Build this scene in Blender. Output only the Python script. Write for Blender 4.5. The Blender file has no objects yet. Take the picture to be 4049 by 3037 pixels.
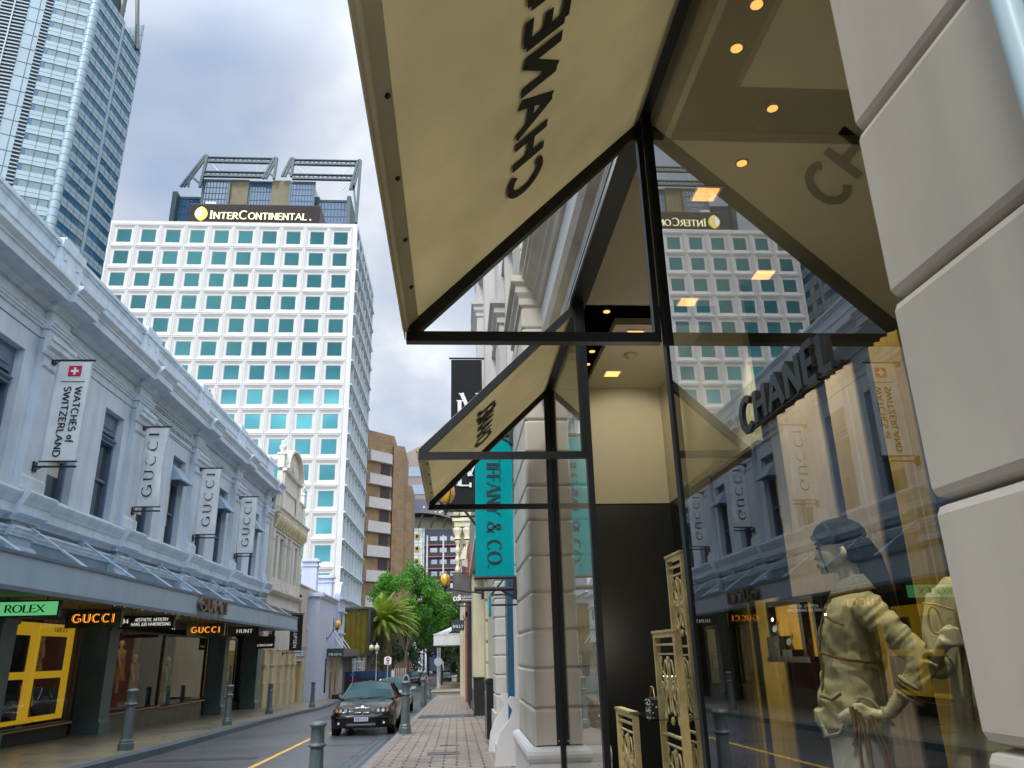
import bpy, math, random
from mathutils import Vector, Matrix, noise
random.seed(7)
S = bpy.context.scene
COL = S.collection
R = math.radians

# ------------------------------------------------------------------ camera
cd = bpy.data.cameras.new("camera"); cam = bpy.data.objects.new("camera", cd); COL.objects.link(cam)
cd.sensor_width = 36.0; cd.lens = 26.854; cd.clip_start = 0.02; cd.clip_end = 4000
_y = Vector((-119.0, -585.5, -1650.0)).normalized()
_z = Vector((-116.0, 0.0, -1650.0)); _z.y = -(_z.x*_y.x + _z.z*_y.z)/_y.y; _z.normalize()
_x = _y.cross(_z)
cam.matrix_world = Matrix.Translation((0, 0, 1.35)) @ Matrix((_x, _y, _z)).to_4x4()
S.camera = cam

# ------------------------------------------------------------------ world: overcast sky with broken cloud
SUN_EL, SUN_AZ = 46.0, 205.0          # azimuth clockwise from +Y (the street's direction)
w = bpy.data.worlds.new("World"); S.world = w; w.use_nodes = True
nt = w.node_tree; nt.nodes.clear(); NN = nt.nodes.new; LK = nt.links.new
out = NN('ShaderNodeOutputWorld'); bg = NN('ShaderNodeBackground'); bg.inputs['Strength'].default_value = 0.1
LK(bg.outputs[0], out.inputs[0])
sky = NN('ShaderNodeTexSky'); sky.sky_type = 'NISHITA'; sky.sun_disc = False
sky.sun_elevation = R(SUN_EL); sky.sun_rotation = R(SUN_AZ); sky.air_density = 1.0; sky.dust_density = 2.0; sky.ozone_density = 2.0
tc = NN('ShaderNodeTexCoord'); sep = NN('ShaderNodeSeparateXYZ'); LK(tc.outputs['Generated'], sep.inputs[0])
def mth(op, a, b=None, c=None):
    m = NN('ShaderNodeMath'); m.operation = op
    for i, v in enumerate((a, b, c)):
        if v is None: continue
        if isinstance(v, (int, float)): m.inputs[i].default_value = v
        else: LK(v, m.inputs[i])
    return m.outputs[0]
def ramp(fac, stops):
    r = NN('ShaderNodeValToRGB'); LK(fac, r.inputs[0]); e = r.color_ramp.elements
    while len(e) < len(stops): e.new(0.5)
    for k, (p, c) in enumerate(stops): e[k].position = p; e[k].color = (*c, 1)
    return r.outputs[0]
den = mth('ADD', mth('MAXIMUM', sep.outputs[2], 0.0), 0.35)
cx = mth('DIVIDE', sep.outputs[0], den); cy = mth('DIVIDE', sep.outputs[1], den)
comb = NN('ShaderNodeCombineXYZ'); LK(cx, comb.inputs[0]); LK(cy, comb.inputs[1])
mp = NN('ShaderNodeMapping'); LK(comb.outputs[0], mp.inputs[0]); mp.inputs['Location'].default_value = (5.3, 0.9, 0.4)
n1 = NN('ShaderNodeTexNoise'); n1.inputs['Scale'].default_value = 1.7; n1.inputs['Detail'].default_value = 5; n1.inputs['Roughness'].default_value = 0.48
n1.inputs['Distortion'].default_value = 0.3
LK(mp.outputs[0], n1.inputs[0])
n2 = NN('ShaderNodeTexNoise'); n2.inputs['Scale'].default_value = 4.2; n2.inputs['Detail'].default_value = 4; n2.inputs['Roughness'].default_value = 0.5
LK(mp.outputs[0], n2.inputs[0])
mixn = mth('ADD', mth('MULTIPLY', n1.outputs[0], 0.75), mth('MULTIPLY', n2.outputs[0], 0.25))
ccol = ramp(mixn, [(0.38, (4.0, 4.9, 6.6)), (0.46, (5.0, 5.7, 7.0)), (0.525, (6.5, 7.0, 7.9)), (0.58, (8.8, 9.3, 9.8)), (0.65, (12.4, 12.6, 12.6))])
cov = ramp(mixn, [(0.30, (0.72,)*3), (0.45, (0.93,)*3)])
mx = NN('ShaderNodeMixRGB'); LK(cov, mx.inputs[0]); LK(sky.outputs[0], mx.inputs[1]); LK(ccol, mx.inputs[2])
# cloud is brighter round the hidden sun, behind the camera
sd = Vector((math.sin(R(SUN_AZ))*math.cos(R(SUN_EL)), math.cos(R(SUN_AZ))*math.cos(R(SUN_EL)), math.sin(R(SUN_EL))))
dp = NN('ShaderNodeVectorMath'); dp.operation = 'DOT_PRODUCT'; LK(tc.outputs['Generated'], dp.inputs[0]); dp.inputs[1].default_value = sd
glow = mth('MULTIPLY_ADD', mth('POWER', mth('MAXIMUM', dp.outputs['Value'], 0.0), 2.0), 1.3, 1.0)
mg = NN('ShaderNodeVectorMath'); mg.operation = 'SCALE'; LK(mx.outputs[0], mg.inputs[0]); LK(glow, mg.inputs['Scale'])
# an overcast sky is brighter towards the zenith than near the horizon
zr = NN('ShaderNodeMapRange'); zr.interpolation_type = 'SMOOTHSTEP'; LK(sep.outputs[2], zr.inputs[0]); zr.inputs['From Min'].default_value = 0.62; zr.inputs['From Max'].default_value = 0.9; zr.inputs['To Min'].default_value = 1.0; zr.inputs['To Max'].default_value = 2.3
mz = NN('ShaderNodeVectorMath'); mz.operation = 'SCALE'; LK(mg.outputs[0], mz.inputs[0]); LK(zr.outputs[0], mz.inputs['Scale'])
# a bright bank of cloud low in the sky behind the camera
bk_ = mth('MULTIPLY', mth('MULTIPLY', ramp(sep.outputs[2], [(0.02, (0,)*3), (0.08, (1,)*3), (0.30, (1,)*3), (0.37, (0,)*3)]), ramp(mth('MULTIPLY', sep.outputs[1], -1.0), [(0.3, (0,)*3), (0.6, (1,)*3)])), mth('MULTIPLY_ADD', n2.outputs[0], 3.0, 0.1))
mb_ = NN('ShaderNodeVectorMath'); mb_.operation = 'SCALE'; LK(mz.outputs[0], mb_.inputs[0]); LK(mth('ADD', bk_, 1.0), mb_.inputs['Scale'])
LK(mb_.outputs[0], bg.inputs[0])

# ------------------------------------------------------------------ sun behind thin cloud
sl = bpy.data.lights.new("sun", 'SUN'); sl.energy = 1.5; sl.angle = R(12); sl.color = (1.0, 0.95, 0.88)
sun = bpy.data.objects.new("sun", sl); COL.objects.link(sun)
sun.rotation_euler = sd.to_track_quat('Z', 'Y').to_euler()
S.view_settings.view_transform = 'Standard'; S.view_settings.look = 'None'; S.view_settings.exposure = 0.2; S.view_settings.gamma = 1.0
S.cycles.max_bounces = 8; S.cycles.transparent_max_bounces = 16; S.cycles.glossy_bounces = 5; S.cycles.diffuse_bounces = 3
S.cycles.caustics_reflective = False; S.cycles.caustics_refractive = False; S.cycles.sample_clamp_indirect = 6

# ------------------------------------------------------------------ materials
def nodes_of(m):
    t = m.node_tree; return t, t.nodes.new, t.links.new
def mat(name, col, rough=0.6, var=0.12, vs=1.5, bump=0.0, bs=25.0, metal=0.0, streak=0.0, spec=0.5, coat=0.0):
    """painted or natural surface: base colour with uneven tone, rain streaks and fine relief"""
    m = bpy.data.materials.new(name); m.use_nodes = True; t, N, L = nodes_of(m)
    b = t.nodes['Principled BSDF']; b.inputs['Roughness'].default_value = rough; b.inputs['Metallic'].default_value = metal
    b.inputs['Specular IOR Level'].default_value = spec
    b.inputs['Coat Weight'].default_value = coat; b.inputs['Coat Roughness'].default_value = 0.04
    tcn = N('ShaderNodeTexCoord'); col = tuple(col)
    n = N('ShaderNodeTexNoise'); n.inputs['Scale'].default_value = vs; n.inputs['Detail'].default_value = 6; n.inputs['Roughness'].default_value = 0.62
    L(tcn.outputs['Object'], n.inputs[0])
    r = N('ShaderNodeMapRange'); r.inputs['From Min'].default_value = 0.3; r.inputs['From Max'].default_value = 0.7
    r.inputs['To Min'].default_value = 1-var; r.inputs['To Max'].default_value = 1+var; L(n.outputs[0], r.inputs[0])
    f = r.outputs[0]
    if streak:
        mp_ = N('ShaderNodeMapping'); mp_.inputs['Scale'].default_value = (1.6, 1.6, 0.12); L(tcn.outputs['Object'], mp_.inputs[0])
        n_ = N('ShaderNodeTexNoise'); n_.inputs['Scale'].default_value = 2.0; n_.inputs['Detail'].default_value = 5; L(mp_.outputs[0], n_.inputs[0])
        r_ = N('ShaderNodeMapRange'); r_.inputs['From Min'].default_value = 0.4; r_.inputs['From Max'].default_value = 0.75
        r_.inputs['To Min'].default_value = 1.0; r_.inputs['To Max'].default_value = 1-streak; L(n_.outputs[0], r_.inputs[0])
        q = N('ShaderNodeMath'); q.operation = 'MULTIPLY'; L(f, q.inputs[0]); L(r_.outputs[0], q.inputs[1]); f = q.outputs[0]
    v = N('ShaderNodeVectorMath'); v.operation = 'SCALE'; v.inputs[0].default_value = col; L(f, v.inputs['Scale']); L(v.outputs[0], b.inputs['Base Color'])
    if bump:
        nb = N('ShaderNodeTexNoise'); nb.inputs['Scale'].default_value = bs; nb.inputs['Detail'].default_value = 4; L(tcn.outputs['Object'], nb.inputs[0])
        bp = N('ShaderNodeBump'); bp.inputs['Strength'].default_value = bump; bp.inputs['Distance'].default_value = 0.02; L(nb.outputs[0], bp.inputs['Height']); L(bp.outputs[0], b.inputs['Normal'])
    return m
def brick(name, c1, c2, mortar, bw, rh, ms=0.01, rough=0.8, axes='YZ', bump=0.5, offset=0.5, bias=0.0, wet=0.0):
    """units laid in courses; axes tells which object axes carry the courses"""
    m = mat(name, c1, rough); t, N, L = nodes_of(m); b = t.nodes['Principled BSDF']
    tcn = N('ShaderNodeTexCoord'); sp = N('ShaderNodeSeparateXYZ'); cb = N('ShaderNodeCombineXYZ'); L(tcn.outputs['Object'], sp.inputs[0])
    L(sp.outputs['XYZ'.index(axes[0])], cb.inputs[0]); L(sp.outputs['XYZ'.index(axes[1])], cb.inputs[1])
    k = N('ShaderNodeTexBrick'); L(cb.outputs[0], k.inputs[0]); k.inputs['Scale'].default_value = 1.0
    k.inputs['Brick Width'].default_value = bw; k.inputs['Row Height'].default_value = rh; k.inputs['Mortar Size'].default_value = ms
    k.inputs['Mortar Smooth'].default_value = 0.3; k.inputs['Bias'].default_value = bias; k.offset = offset
    k.inputs['Color1'].default_value = (*c1, 1); k.inputs['Color2'].default_value = (*c2, 1); k.inputs['Mortar'].default_value = (*mortar, 1)
    n = N('ShaderNodeTexNoise'); n.inputs['Scale'].default_value = 0.8; n.inputs['Detail'].default_value = 8; n.inputs['Roughness'].default_value = 0.7; L(tcn.outputs['Object'], n.inputs[0])
    r = N('ShaderNodeMapRange'); r.inputs['From Min'].default_value = 0.3; r.inputs['From Max'].default_value = 0.7; r.inputs['To Min'].default_value = 0.72; r.inputs['To Max'].default_value = 1.22; L(n.outputs[0], r.inputs[0])
    v = N('ShaderNodeVectorMath'); v.operation = 'SCALE'; L(k.outputs['Color'], v.inputs[0]); L(r.outputs[0], v.inputs['Scale']); L(v.outputs[0], b.inputs['Base Color'])
    inv = N('ShaderNodeMath'); inv.operation = 'SUBTRACT'; inv.inputs[0].default_value = 1; L(k.outputs['Fac'], inv.inputs[1])
    bp = N('ShaderNodeBump'); bp.inputs['Strength'].default_value = bump; bp.inputs['Distance'].default_value = 0.01; L(inv.outputs[0], bp.inputs['Height']); L(bp.outputs[0], b.inputs['Normal'])
    if wet:
        rr = N('ShaderNodeMapRange'); rr.inputs['From Min'].default_value = 0.35; rr.inputs['From Max'].default_value = 0.65; rr.inputs['To Min'].default_value = rough-wet; rr.inputs['To Max'].default_value = rough; L(n.outputs[0], rr.inputs[0]); L(rr.outputs[0], b.inputs['Roughness'])
    return m
def emit(name, col, s=1.0):
    m = bpy.data.materials.new(name); m.use_nodes = True; t, N, L = nodes_of(m); b = t.nodes['Principled BSDF']
    b.inputs['Base Color'].default_value = (*col, 1); b.inputs['Emission Color'].default_value = (*col, 1); b.inputs['Emission Strength'].default_value = s
    return m
def glass(name, tint=(0.8, 0.85, 0.83), ior=1.9, rough=0.0, gloss=(1, 1, 1)):
    """clear pane: lets through a tinted view and mirrors more the flatter one looks along it"""
    m = bpy.data.materials.new(name); m.use_nodes = True; t, N, L = nodes_of(m); t.nodes.clear()
    o = N('ShaderNodeOutputMaterial'); mx_ = N('ShaderNodeMixShader'); tr = N('ShaderNodeBsdfTransparent'); g = N('ShaderNodeBsdfGlossy'); fr = N('ShaderNodeFresnel')
    fr.inputs[0].default_value = ior; tr.inputs[0].default_value = (*tint, 1); g.inputs[0].default_value = (*gloss, 1); g.inputs['Roughness'].default_value = rough
    geo = N('ShaderNodeNewGeometry')
    im = N('ShaderNodeMath'); im.operation = 'SUBTRACT'; im.inputs[0].default_value = 1.0; L(geo.outputs['Backfacing'], im.inputs[1])
    mu = N('ShaderNodeMath'); mu.operation = 'MULTIPLY'; L(fr.outputs[0], mu.inputs[0]); L(im.outputs[0], mu.inputs[1])
    L(mu.outputs[0], mx_.inputs[0]); L(tr.outputs[0], mx_.inputs[1]); L(g.outputs[0], mx_.inputs[2]); L(mx_.outputs[0], o.inputs[0])
    return m
def window(name, col, rough=0.03, spec=1.0, ior=1.8):
    """pane with a dark room behind it"""
    m = bpy.data.materials.new(name); m.use_nodes = True; t, N, L = nodes_of(m); b = t.nodes['Principled BSDF']
    b.inputs['Base Color'].default_value = (*col, 1); b.inputs['Roughness'].default_value = rough; b.inputs['IOR'].default_value = ior; b.inputs['Specular IOR Level'].default_value = spec
    tcn = N('ShaderNodeTexCoord'); n = N('ShaderNodeTexNoise'); n.inputs['Scale'].default_value = 0.7; L(tcn.outputs['Object'], n.inputs[0])
    bp = N('ShaderNodeBump'); bp.inputs['Strength'].default_value = 0.05; bp.inputs['Distance'].default_value = 0.05; L(n.outputs[0], bp.inputs['Height']); L(bp.outputs[0], b.inputs['Normal'])
    return m
def cloth(name, col, trans=0.35, rough=0.8, weave=900):
    m = bpy.data.materials.new(name); m.use_nodes = True; t, N, L = nodes_of(m); b = t.nodes['Principled BSDF']; b.inputs['Roughness'].default_value = rough; b.inputs['Specular IOR Level'].default_value = 0.15
    o = t.nodes['Material Output']; tl = N('ShaderNodeBsdfTranslucent'); mx_ = N('ShaderNodeMixShader'); mx_.inputs[0].default_value = trans
    tcn = N('ShaderNodeTexCoord'); n = N('ShaderNodeTexNoise'); n.inputs['Scale'].default_value = 1.2; n.inputs['Detail'].default_value = 7; n.inputs['Roughness'].default_value = 0.6; L(tcn.outputs['Object'], n.inputs[0])
    r = N('ShaderNodeMapRange'); r.inputs['From Min'].default_value = 0.3; r.inputs['From Max'].default_value = 0.7; r.inputs['To Min'].default_value = 0.86; r.inputs['To Max'].default_value = 1.1; L(n.outputs[0], r.inputs[0])
    v = N('ShaderNodeVectorMath'); v.operation = 'SCALE'; v.inputs[0].default_value = tuple(col); L(r.outputs[0], v.inputs['Scale'])
    L(v.outputs[0], b.inputs['Base Color']); L(v.outputs[0], tl.inputs[0])
    nb = N('ShaderNodeTexNoise'); nb.inputs['Scale'].default_value = weave; L(tcn.outputs['Object'], nb.inputs[0])
    bp = N('ShaderNodeBump'); bp.inputs['Strength'].default_value = 0.15; bp.inputs['Distance'].default_value = 0.002; L(nb.outputs[0], bp.inputs['Height']); L(bp.outputs[0], b.inputs['Normal'])
    L(b.outputs[0], mx_.inputs[1]); L(tl.outputs[0], mx_.inputs[2]); L(mx_.outputs[0], o.inputs[0])
    return m

# ------------------------------------------------------------------ mesh helpers
OFF = {}
def gz(y):
    if y < 70: return -0.0243*y
    return -1.701-.0105*(y-70)
class MB:
    """collects faces; build() links them as ONE mesh object"""
    def __init__(s): s.v = []; s.f = []; s.sm = []
    def add(s, vs, fs, smooth=False):
        o = len(s.v); s.v += [Vector(p) for p in vs]; s.f += [tuple(i+o for i in f) for f in fs]; s.sm += [smooth]*len(fs); return s
    def box(s, x0, x1, y0, y1, z0, z1):
        if x0 > x1: x0, x1 = x1, x0
        if y0 > y1: y0, y1 = y1, y0
        if z0 > z1: z0, z1 = z1, z0
        return s.add([(x0,y0,z0),(x1,y0,z0),(x1,y1,z0),(x0,y1,z0),(x0,y0,z1),(x1,y0,z1),(x1,y1,z1),(x0,y1,z1)],
                     [(0,3,2,1),(4,5,6,7),(0,1,5,4),(1,2,6,5),(2,3,7,6),(3,0,4,7)])
    def obox(s, c, ax, ay, az, lx, ly, lz):
        c = Vector(c); ax = Vector(ax).normalized()*lx/2; ay = Vector(ay).normalized()*ly/2; az = Vector(az).normalized()*lz/2
        return s.add([c-ax-ay-az, c+ax-ay-az, c+ax+ay-az, c-ax+ay-az, c-ax-ay+az, c+ax-ay+az, c+ax+ay+az, c-ax+ay+az],
                     [(0,3,2,1),(4,5,6,7),(0,1,5,4),(1,2,6,5),(2,3,7,6),(3,0,4,7)])
    def quad(s, a, b, c, d): return s.add([a,b,c,d], [(0,1,2,3)])
    def extr(s, poly, vec):
        """closed prism: polygon (3D points) swept by vec"""
        n = len(poly); vec = Vector(vec); P = [Vector(p) for p in poly]
        return s.add(P+[p+vec for p in P], [tuple(range(n))[::-1], tuple(range(n, 2*n))]+[(i,(i+1)%n,(i+1)%n+n,i+n) for i in range(n)])
    def run(s, prof, y0, y1, axis='Y', at=0.0):
        """moulding: profile of (out, z) swept along the facade"""
        if axis == 'Y': return s.extr([(at+o, y0, z) for o, z in prof], (0, y1-y0, 0))
        return s.extr([(y0, at+o, z) for o, z in prof], (y1-y0, 0, 0))
    def bar(s, a, b, w, h=None):
        """straight member of rectangular section"""
        h = h or w; a = Vector(a); b = Vector(b); d = (b-a).normalized(); up = Vector((0,0,1)) if abs(d.z) < 0.95 else Vector((0,1,0))
        sx = d.cross(up).normalized(); sz = sx.cross(d)
        return s.obox((a+b)/2, d, sx, sz, (b-a).length, w, h)
    def tube(s, pts, r, n=8, cap=True, smooth=True):
        pts = [Vector(p) for p in pts]; rr = r if isinstance(r, (list, tuple)) else [r]*len(pts); vs = []; prev = None
        for i, p in enumerate(pts):
            d = (pts[min(i+1, len(pts)-1)]-pts[max(i-1, 0)]).normalized()
            if prev is None: prev = d.orthogonal().normalized()
            a = (prev - d*prev.dot(d))
            a = a.normalized() if a.length > 1e-5 else d.orthogonal().normalized()
            b = d.cross(a); prev = a
            vs += [p+(a*math.cos(2*math.pi*k/n)+b*math.sin(2*math.pi*k/n))*rr[i] for k in range(n)]
        fs = [(i*n+k, i*n+(k+1)%n, (i+1)*n+(k+1)%n, (i+1)*n+k) for i in range(len(pts)-1) for k in range(n)]
        s.add(vs, fs, smooth)
        if cap:
            m = len(pts)-1; s.add([vs[k] for k in range(n)], [tuple(range(n))[::-1]]); s.add([vs[m*n+k] for k in range(n)], [tuple(range(n))])
        return s
    def lathe(s, prof, c=(0,0,0), n=20, smooth=True, flat=False):
        """profile of (radius, z) turned about the vertical through c"""
        c = Vector(c); vs = [c+Vector((r*math.cos(2*math.pi*k/n), r*math.sin(2*math.pi*k/n), z)) for r, z in prof for k in range(n)]
        fs = [(i*n+k, i*n+(k+1)%n, (i+1)*n+(k+1)%n, (i+1)*n+k) for i in range(len(prof)-1) for k in range(n)]
        s.add(vs, fs, smooth)
        if prof[0][0] > 1e-4: s.add(vs[:n], [tuple(range(n))[::-1]])
        if prof[-1][0] > 1e-4: s.add(vs[-n:], [tuple(range(n))])
        return s
    def ball(s, c, rx, ry=None, rz=None, n=12, m=8):
        ry = ry or rx; rz = rz or rx; c = Vector(c)
        vs = [c+Vector((rx*math.sin(math.pi*j/m)*math.cos(2*math.pi*k/n), ry*math.sin(math.pi*j/m)*math.sin(2*math.pi*k/n), -rz*math.cos(math.pi*j/m))) for j in range(m+1) for k in range(n)]
        return s.add(vs, [(j*n+k, j*n+(k+1)%n, (j+1)*n+(k+1)%n, (j+1)*n+k) for j in range(m) for k in range(n)], True)
    def disc(s, c, nrm, r, th=0.004, n=20):
        c = Vector(c); nrm = Vector(nrm).normalized(); a = nrm.orthogonal().normalized(); b = nrm.cross(a)
        return s.extr([c+(a*math.cos(2*math.pi*k/n)+b*math.sin(2*math.pi*k/n))*r for k in range(n)], nrm*th)
    def build(s, name, m, parent=None, loc=None):
        if parent is not None: o_ = OFF.get(parent.name, Vector())
        elif loc is not None: o_ = Vector(loc)
        else: o_ = Vector()
        me = bpy.data.meshes.new(name); me.from_pydata([tuple(p-o_) for p in s.v], [], s.f)
        me.materials.append(m); me.polygons.foreach_set('use_smooth', s.sm); me.update()
        o = bpy.data.objects.new(name, me); COL.objects.link(o)
        if parent is not None: o.parent = parent; OFF[o.name] = o_
        else: o.location = o_; OFF[o.name] = o_
        return o
def mesh_fix(o):
    import bmesh
    b = bmesh.new(); b.from_mesh(o.data); bmesh.ops.recalc_face_normals(b, faces=b.faces); b.to_mesh(o.data); b.free(); return o
def thing(name, label, cat, loc=(0,0,0), group=None, kind=None):
    o = bpy.data.objects.new(name, None); COL.objects.link(o); o.location = loc; o.empty_display_size = 0.2
    o['label'] = label; o['category'] = cat; OFF[o.name] = Vector(loc)
    if group: o['group'] = group
    if kind: o['kind'] = kind
    return o
def tag(o, label=None, cat=None, group=None, kind=None):
    for k, v in (('label', label), ('category', cat), ('group', group), ('kind', kind)):
        if v: o[k] = v
    return o
def dup(root, loc, rotz=0.0, label=None, scale=None):
    kids = {}
    for o in bpy.data.objects:
        if o.parent: kids.setdefault(o.parent.name, []).append(o)
    def cp(o, par):
        c = o.copy(); COL.objects.link(c); c.parent = par
        for k in kids.get(o.name, []): cp(k, c)
        return c
    r = cp(root, None); r.location = loc; r.rotation_euler = (0, 0, rotz); r['label'] = label or root['label']
    if scale: r.scale = (scale,)*3
    return r

# ------------------------------------------------------------------ lettering: broad-pen stroke alphabet
def _a(cx, cy, rx, ry, a0, a1, n=14):
    return [(cx+rx*math.cos(R(a0+(a1-a0)*i/n)), cy+ry*math.sin(R(a0+(a1-a0)*i/n))) for i in range(n+1)]
GL = {
 'A': (.86, [[(0,0),(.43,1)], [(.43,1),(.86,0)], [(.18,.36),(.68,.36)]]),
 'B': (.62, [[(.08,0),(.08,1)], [(.08,1),(.3,1)]+_a(.3,.76,.24,.24,90,-90)+[(.08,.52)], [(.08,.52),(.32,.52)]+_a(.32,.26,.28,.26,90,-90)+[(.08,0)]]),
 'C': (.82, [_a(.44,.5,.42,.5,48,312,24)]),
 'D': (.8, [[(.08,0),(.08,1)], [(.08,1),(.32,1)]+_a(.32,.5,.44,.5,90,-90,20)+[(.08,0)]]),
 'E': (.58, [[(.08,0),(.08,1)], [(.08,1),(.56,1)], [(.08,.52),(.48,.52)], [(.08,0),(.58,0)]]),
 'F': (.54, [[(.08,0),(.08,1)], [(.08,1),(.54,1)], [(.08,.52),(.46,.52)]]),
 'G': (.88, [_a(.44,.5,.42,.5,48,345,24), [(.85,.44),(.85,.1)], [(.55,.44),(.9,.44)]]),
 'H': (.78, [[(.08,0),(.08,1)], [(.7,0),(.7,1)], [(.08,.52),(.7,.52)]]),
 'I': (.2, [[(.1,0),(.1,1)]]),
 'J': (.5, [[(.4,1),(.4,.25)]+_a(.2,.22,.2,.22,0,-150,8)]),
 'K': (.74, [[(.08,0),(.08,1)], [(.08,.4),(.68,1)], [(.28,.6),(.74,0)]]),
 'L': (.54, [[(.08,0),(.08,1)], [(.08,0),(.54,0)]]),
 'M': (.96, [[(.08,0),(.12,1)], [(.12,1),(.48,.1)], [(.48,.1),(.84,1)], [(.84,1),(.88,0)]]),
 'N': (.82, [[(.08,0),(.08,1)], [(.08,1),(.74,0)], [(.74,0),(.74,1)]]),
 'O': (.92, [_a(.46,.5,.44,.5,0,360,32)]),
 'P': (.6, [[(.08,0),(.08,1)], [(.08,1),(.3,1)]+_a(.3,.73,.28,.27,90,-90)+[(.08,.46)]]),
 'R': (.68, [[(.08,0),(.08,1)], [(.08,1),(.3,1)]+_a(.3,.74,.26,.26,90,-90)+[(.08,.48)], [(.3,.48),(.68,0)]]),
 'S': (.56, [_a(.28,.75,.24,.25,30,250,12)+_a(.28,.26,.27,.26,80,-150,14)]),
 'T': (.72, [[(.36,0),(.36,1)], [(0,1),(.72,1)]]),
 'U': (.78, [[(.08,1),(.08,.32)]+_a(.39,.32,.31,.32,180,360,14)+[(.7,1)]]),
 'V': (.82, [[(0,1),(.41,0)], [(.41,0),(.82,1)]]),
 'W': (1.16, [[(0,1),(.29,0)], [(.29,0),(.58,.95)], [(.58,.95),(.87,0)], [(.87,0),(1.16,1)]]),
 'X': (.78, [[(0,1),(.78,0)], [(0,0),(.78,1)]]),
 'Y': (.78, [[(0,1),(.39,.5),(.39,0)], [(.39,.5),(.78,1)]]),
 'Z': (.66, [[(0,1),(.66,1)], [(.66,1),(0,0)], [(0,0),(.66,0)]]),
 '&': (.86, [[(.82,.0),(.2,.76)]+_a(.36,.82,.18,.18,200,-10,10)+[(.46,.62),(.2,.46)]+_a(.32,.24,.3,.24,130,290,10)+[(.62,.16),(.8,.46)]]),
 '.': (.16, [[(.08,0),(.08,.09)]]), '-': (.4, [[(.05,.45),(.35,.45)]]), ' ': (.34, []),
 'o': (.5, [_a(.25,.28,.24,.28,0,360,20)]), 'f': (.36, [[(.16,-.2),(.16,.8)]+_a(.3,.8,.14,.16,180,60,6), [(0,.52),(.34,.52)]]),
 'c': (.5, [_a(.3,.3,.28,.3,60,300,14)]), 'd': (.56, [_a(.26,.28,.24,.28,0,360,18), [(.52,0),(.52,1)]]), 'i': (.2, [[(.1,0),(.1,.6)], [(.1,.75),(.1,.88)]]),
 '0': (.6, [_a(.3,.5,.28,.5,0,360,24)]), '1': (.36, [[(.05,.78),(.24,1),(.24,0)]]), '3': (.56, [_a(.26,.76,.24,.24,150,-80,12)+_a(.26,.27,.28,.27,80,-150,12)]),
 '4': (.62, [[(.48,0),(.48,1),(0,.28),(.62,.28)]]), '7': (.56, [[(0,1),(.56,1),(.2,0)]]),
 '8': (.56, [_a(.28,.76,.22,.24,0,360,18), _a(.28,.27,.27,.27,0,360,18)]),
}
def text_len(s, gap=.16):
    return sum(GL[c][0]+gap for c in s)-gap
def text(mb, s, o, ux, uy, h, thick=.15, thin=.06, serif=True, depth=.006, gap=.16, caps=None, fit=None):
    """letters standing on the line from o along ux, up along uy, height h; caps: scale of all but first letters"""
    o = Vector(o); ux = Vector(ux).normalized(); uy = Vector(uy).normalized(); nn = ux.cross(uy); x = 0.0; q = 0
    sx = 1.0
    if fit: sx = fit/(text_len(s, gap)*h)
    def strip(P, k, k2=1.0):
        nonlocal q
        n = len(P)
        if n < 2: return
        closed = (Vector(P[0])-Vector(P[-1])).length < 1e-4
        L_, R_ = [], []
        for i in range(n):
            a = Vector(P[i-1 if i else (n-2 if closed else 0)]); b = Vector(P[i+1 if i < n-1 else (1 if closed else n-1)]); d = (b-a)
            if d.length < 1e-6: d = Vector((0,1))
            d.normalize(); nx = Vector((-d.y, d.x))
            wv = thin+(thick-thin)*min(1, abs(d.y)**1.5*1.05)
            if len(P) == 2 and abs(d.x) > .25 and abs(d.y) > .25 and d.x*d.y > 0: wv = thin+(thick-thin)*.15
            wv *= k2
            p = Vector(P[i]); L_.append(p+nx*wv/2); R_.append(p-nx*wv/2)
        e0 = 0.00012*(q % 6); q += 1
        vs = []
        for side in (0.0, depth+e0):
            for A in (L_, R_):
                for p in A: vs.append(o+ux*((x+p.x*k)*h*sx)+uy*(p.y*k*h)+nn*(side-(e0 if side == 0 else 0)))
        fs = []
        for i in range(n-1):
            fs += [(i, i+1, n+i+1, n+i), (2*n+i, 3*n+i, 3*n+i+1, 2*n+i+1), (i, 2*n+i, 2*n+i+1, i+1), (n+i, n+i+1, 3*n+i+1, 3*n+i)]
        if not closed: fs += [(0, n, 3*n, 2*n), (n-1, 3*n-1, 4*n-1, 2*n-1)]
        mb.add(vs, fs)
    first = True
    for c in s:
        g = GL[c]; k = 1.0 if (caps is None or first or c == 'C#') else caps
        if caps is not None and c in '_': pass
        for P in g[1]:
            strip(P, k)
            if serif and c not in '.&-' and not c.islower():
                ends = [(P[0], P[1]), (P[-1], P[-2])]
                for e, f in ends:
                    dx, dy = e[0]-f[0], e[1]-f[1]
                    if abs(dy) > abs(dx)*.7 and (e[1] < .02 or e[1] > .98):
                        strip([(e[0]-.13, e[1]+(.02 if e[1] < .5 else -.02)), (e[0]+.13, e[1]+(.02 if e[1] < .5 else -.02))], k, .8)
                    elif abs(dx) > abs(dy) and len(P) == 2 and c in 'EFLTZ' and e[0] > f[0]-(0 if c != 'T' else 9):
                        strip([(e[0], e[1]-.08), (e[0], e[1]+.08 if .02 < e[1] < .98 else e[1]-(.1 if e[1] > .5 else -.12))], k, .55)
        x += (g[0]+gap)*k; first = False
        if c == ' ': first = True
    return (x-gap)*h*sx
X_, Y_, Z_ = Vector((1,0,0)), Vector((0,1,0)), Vector((0,0,1))

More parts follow.
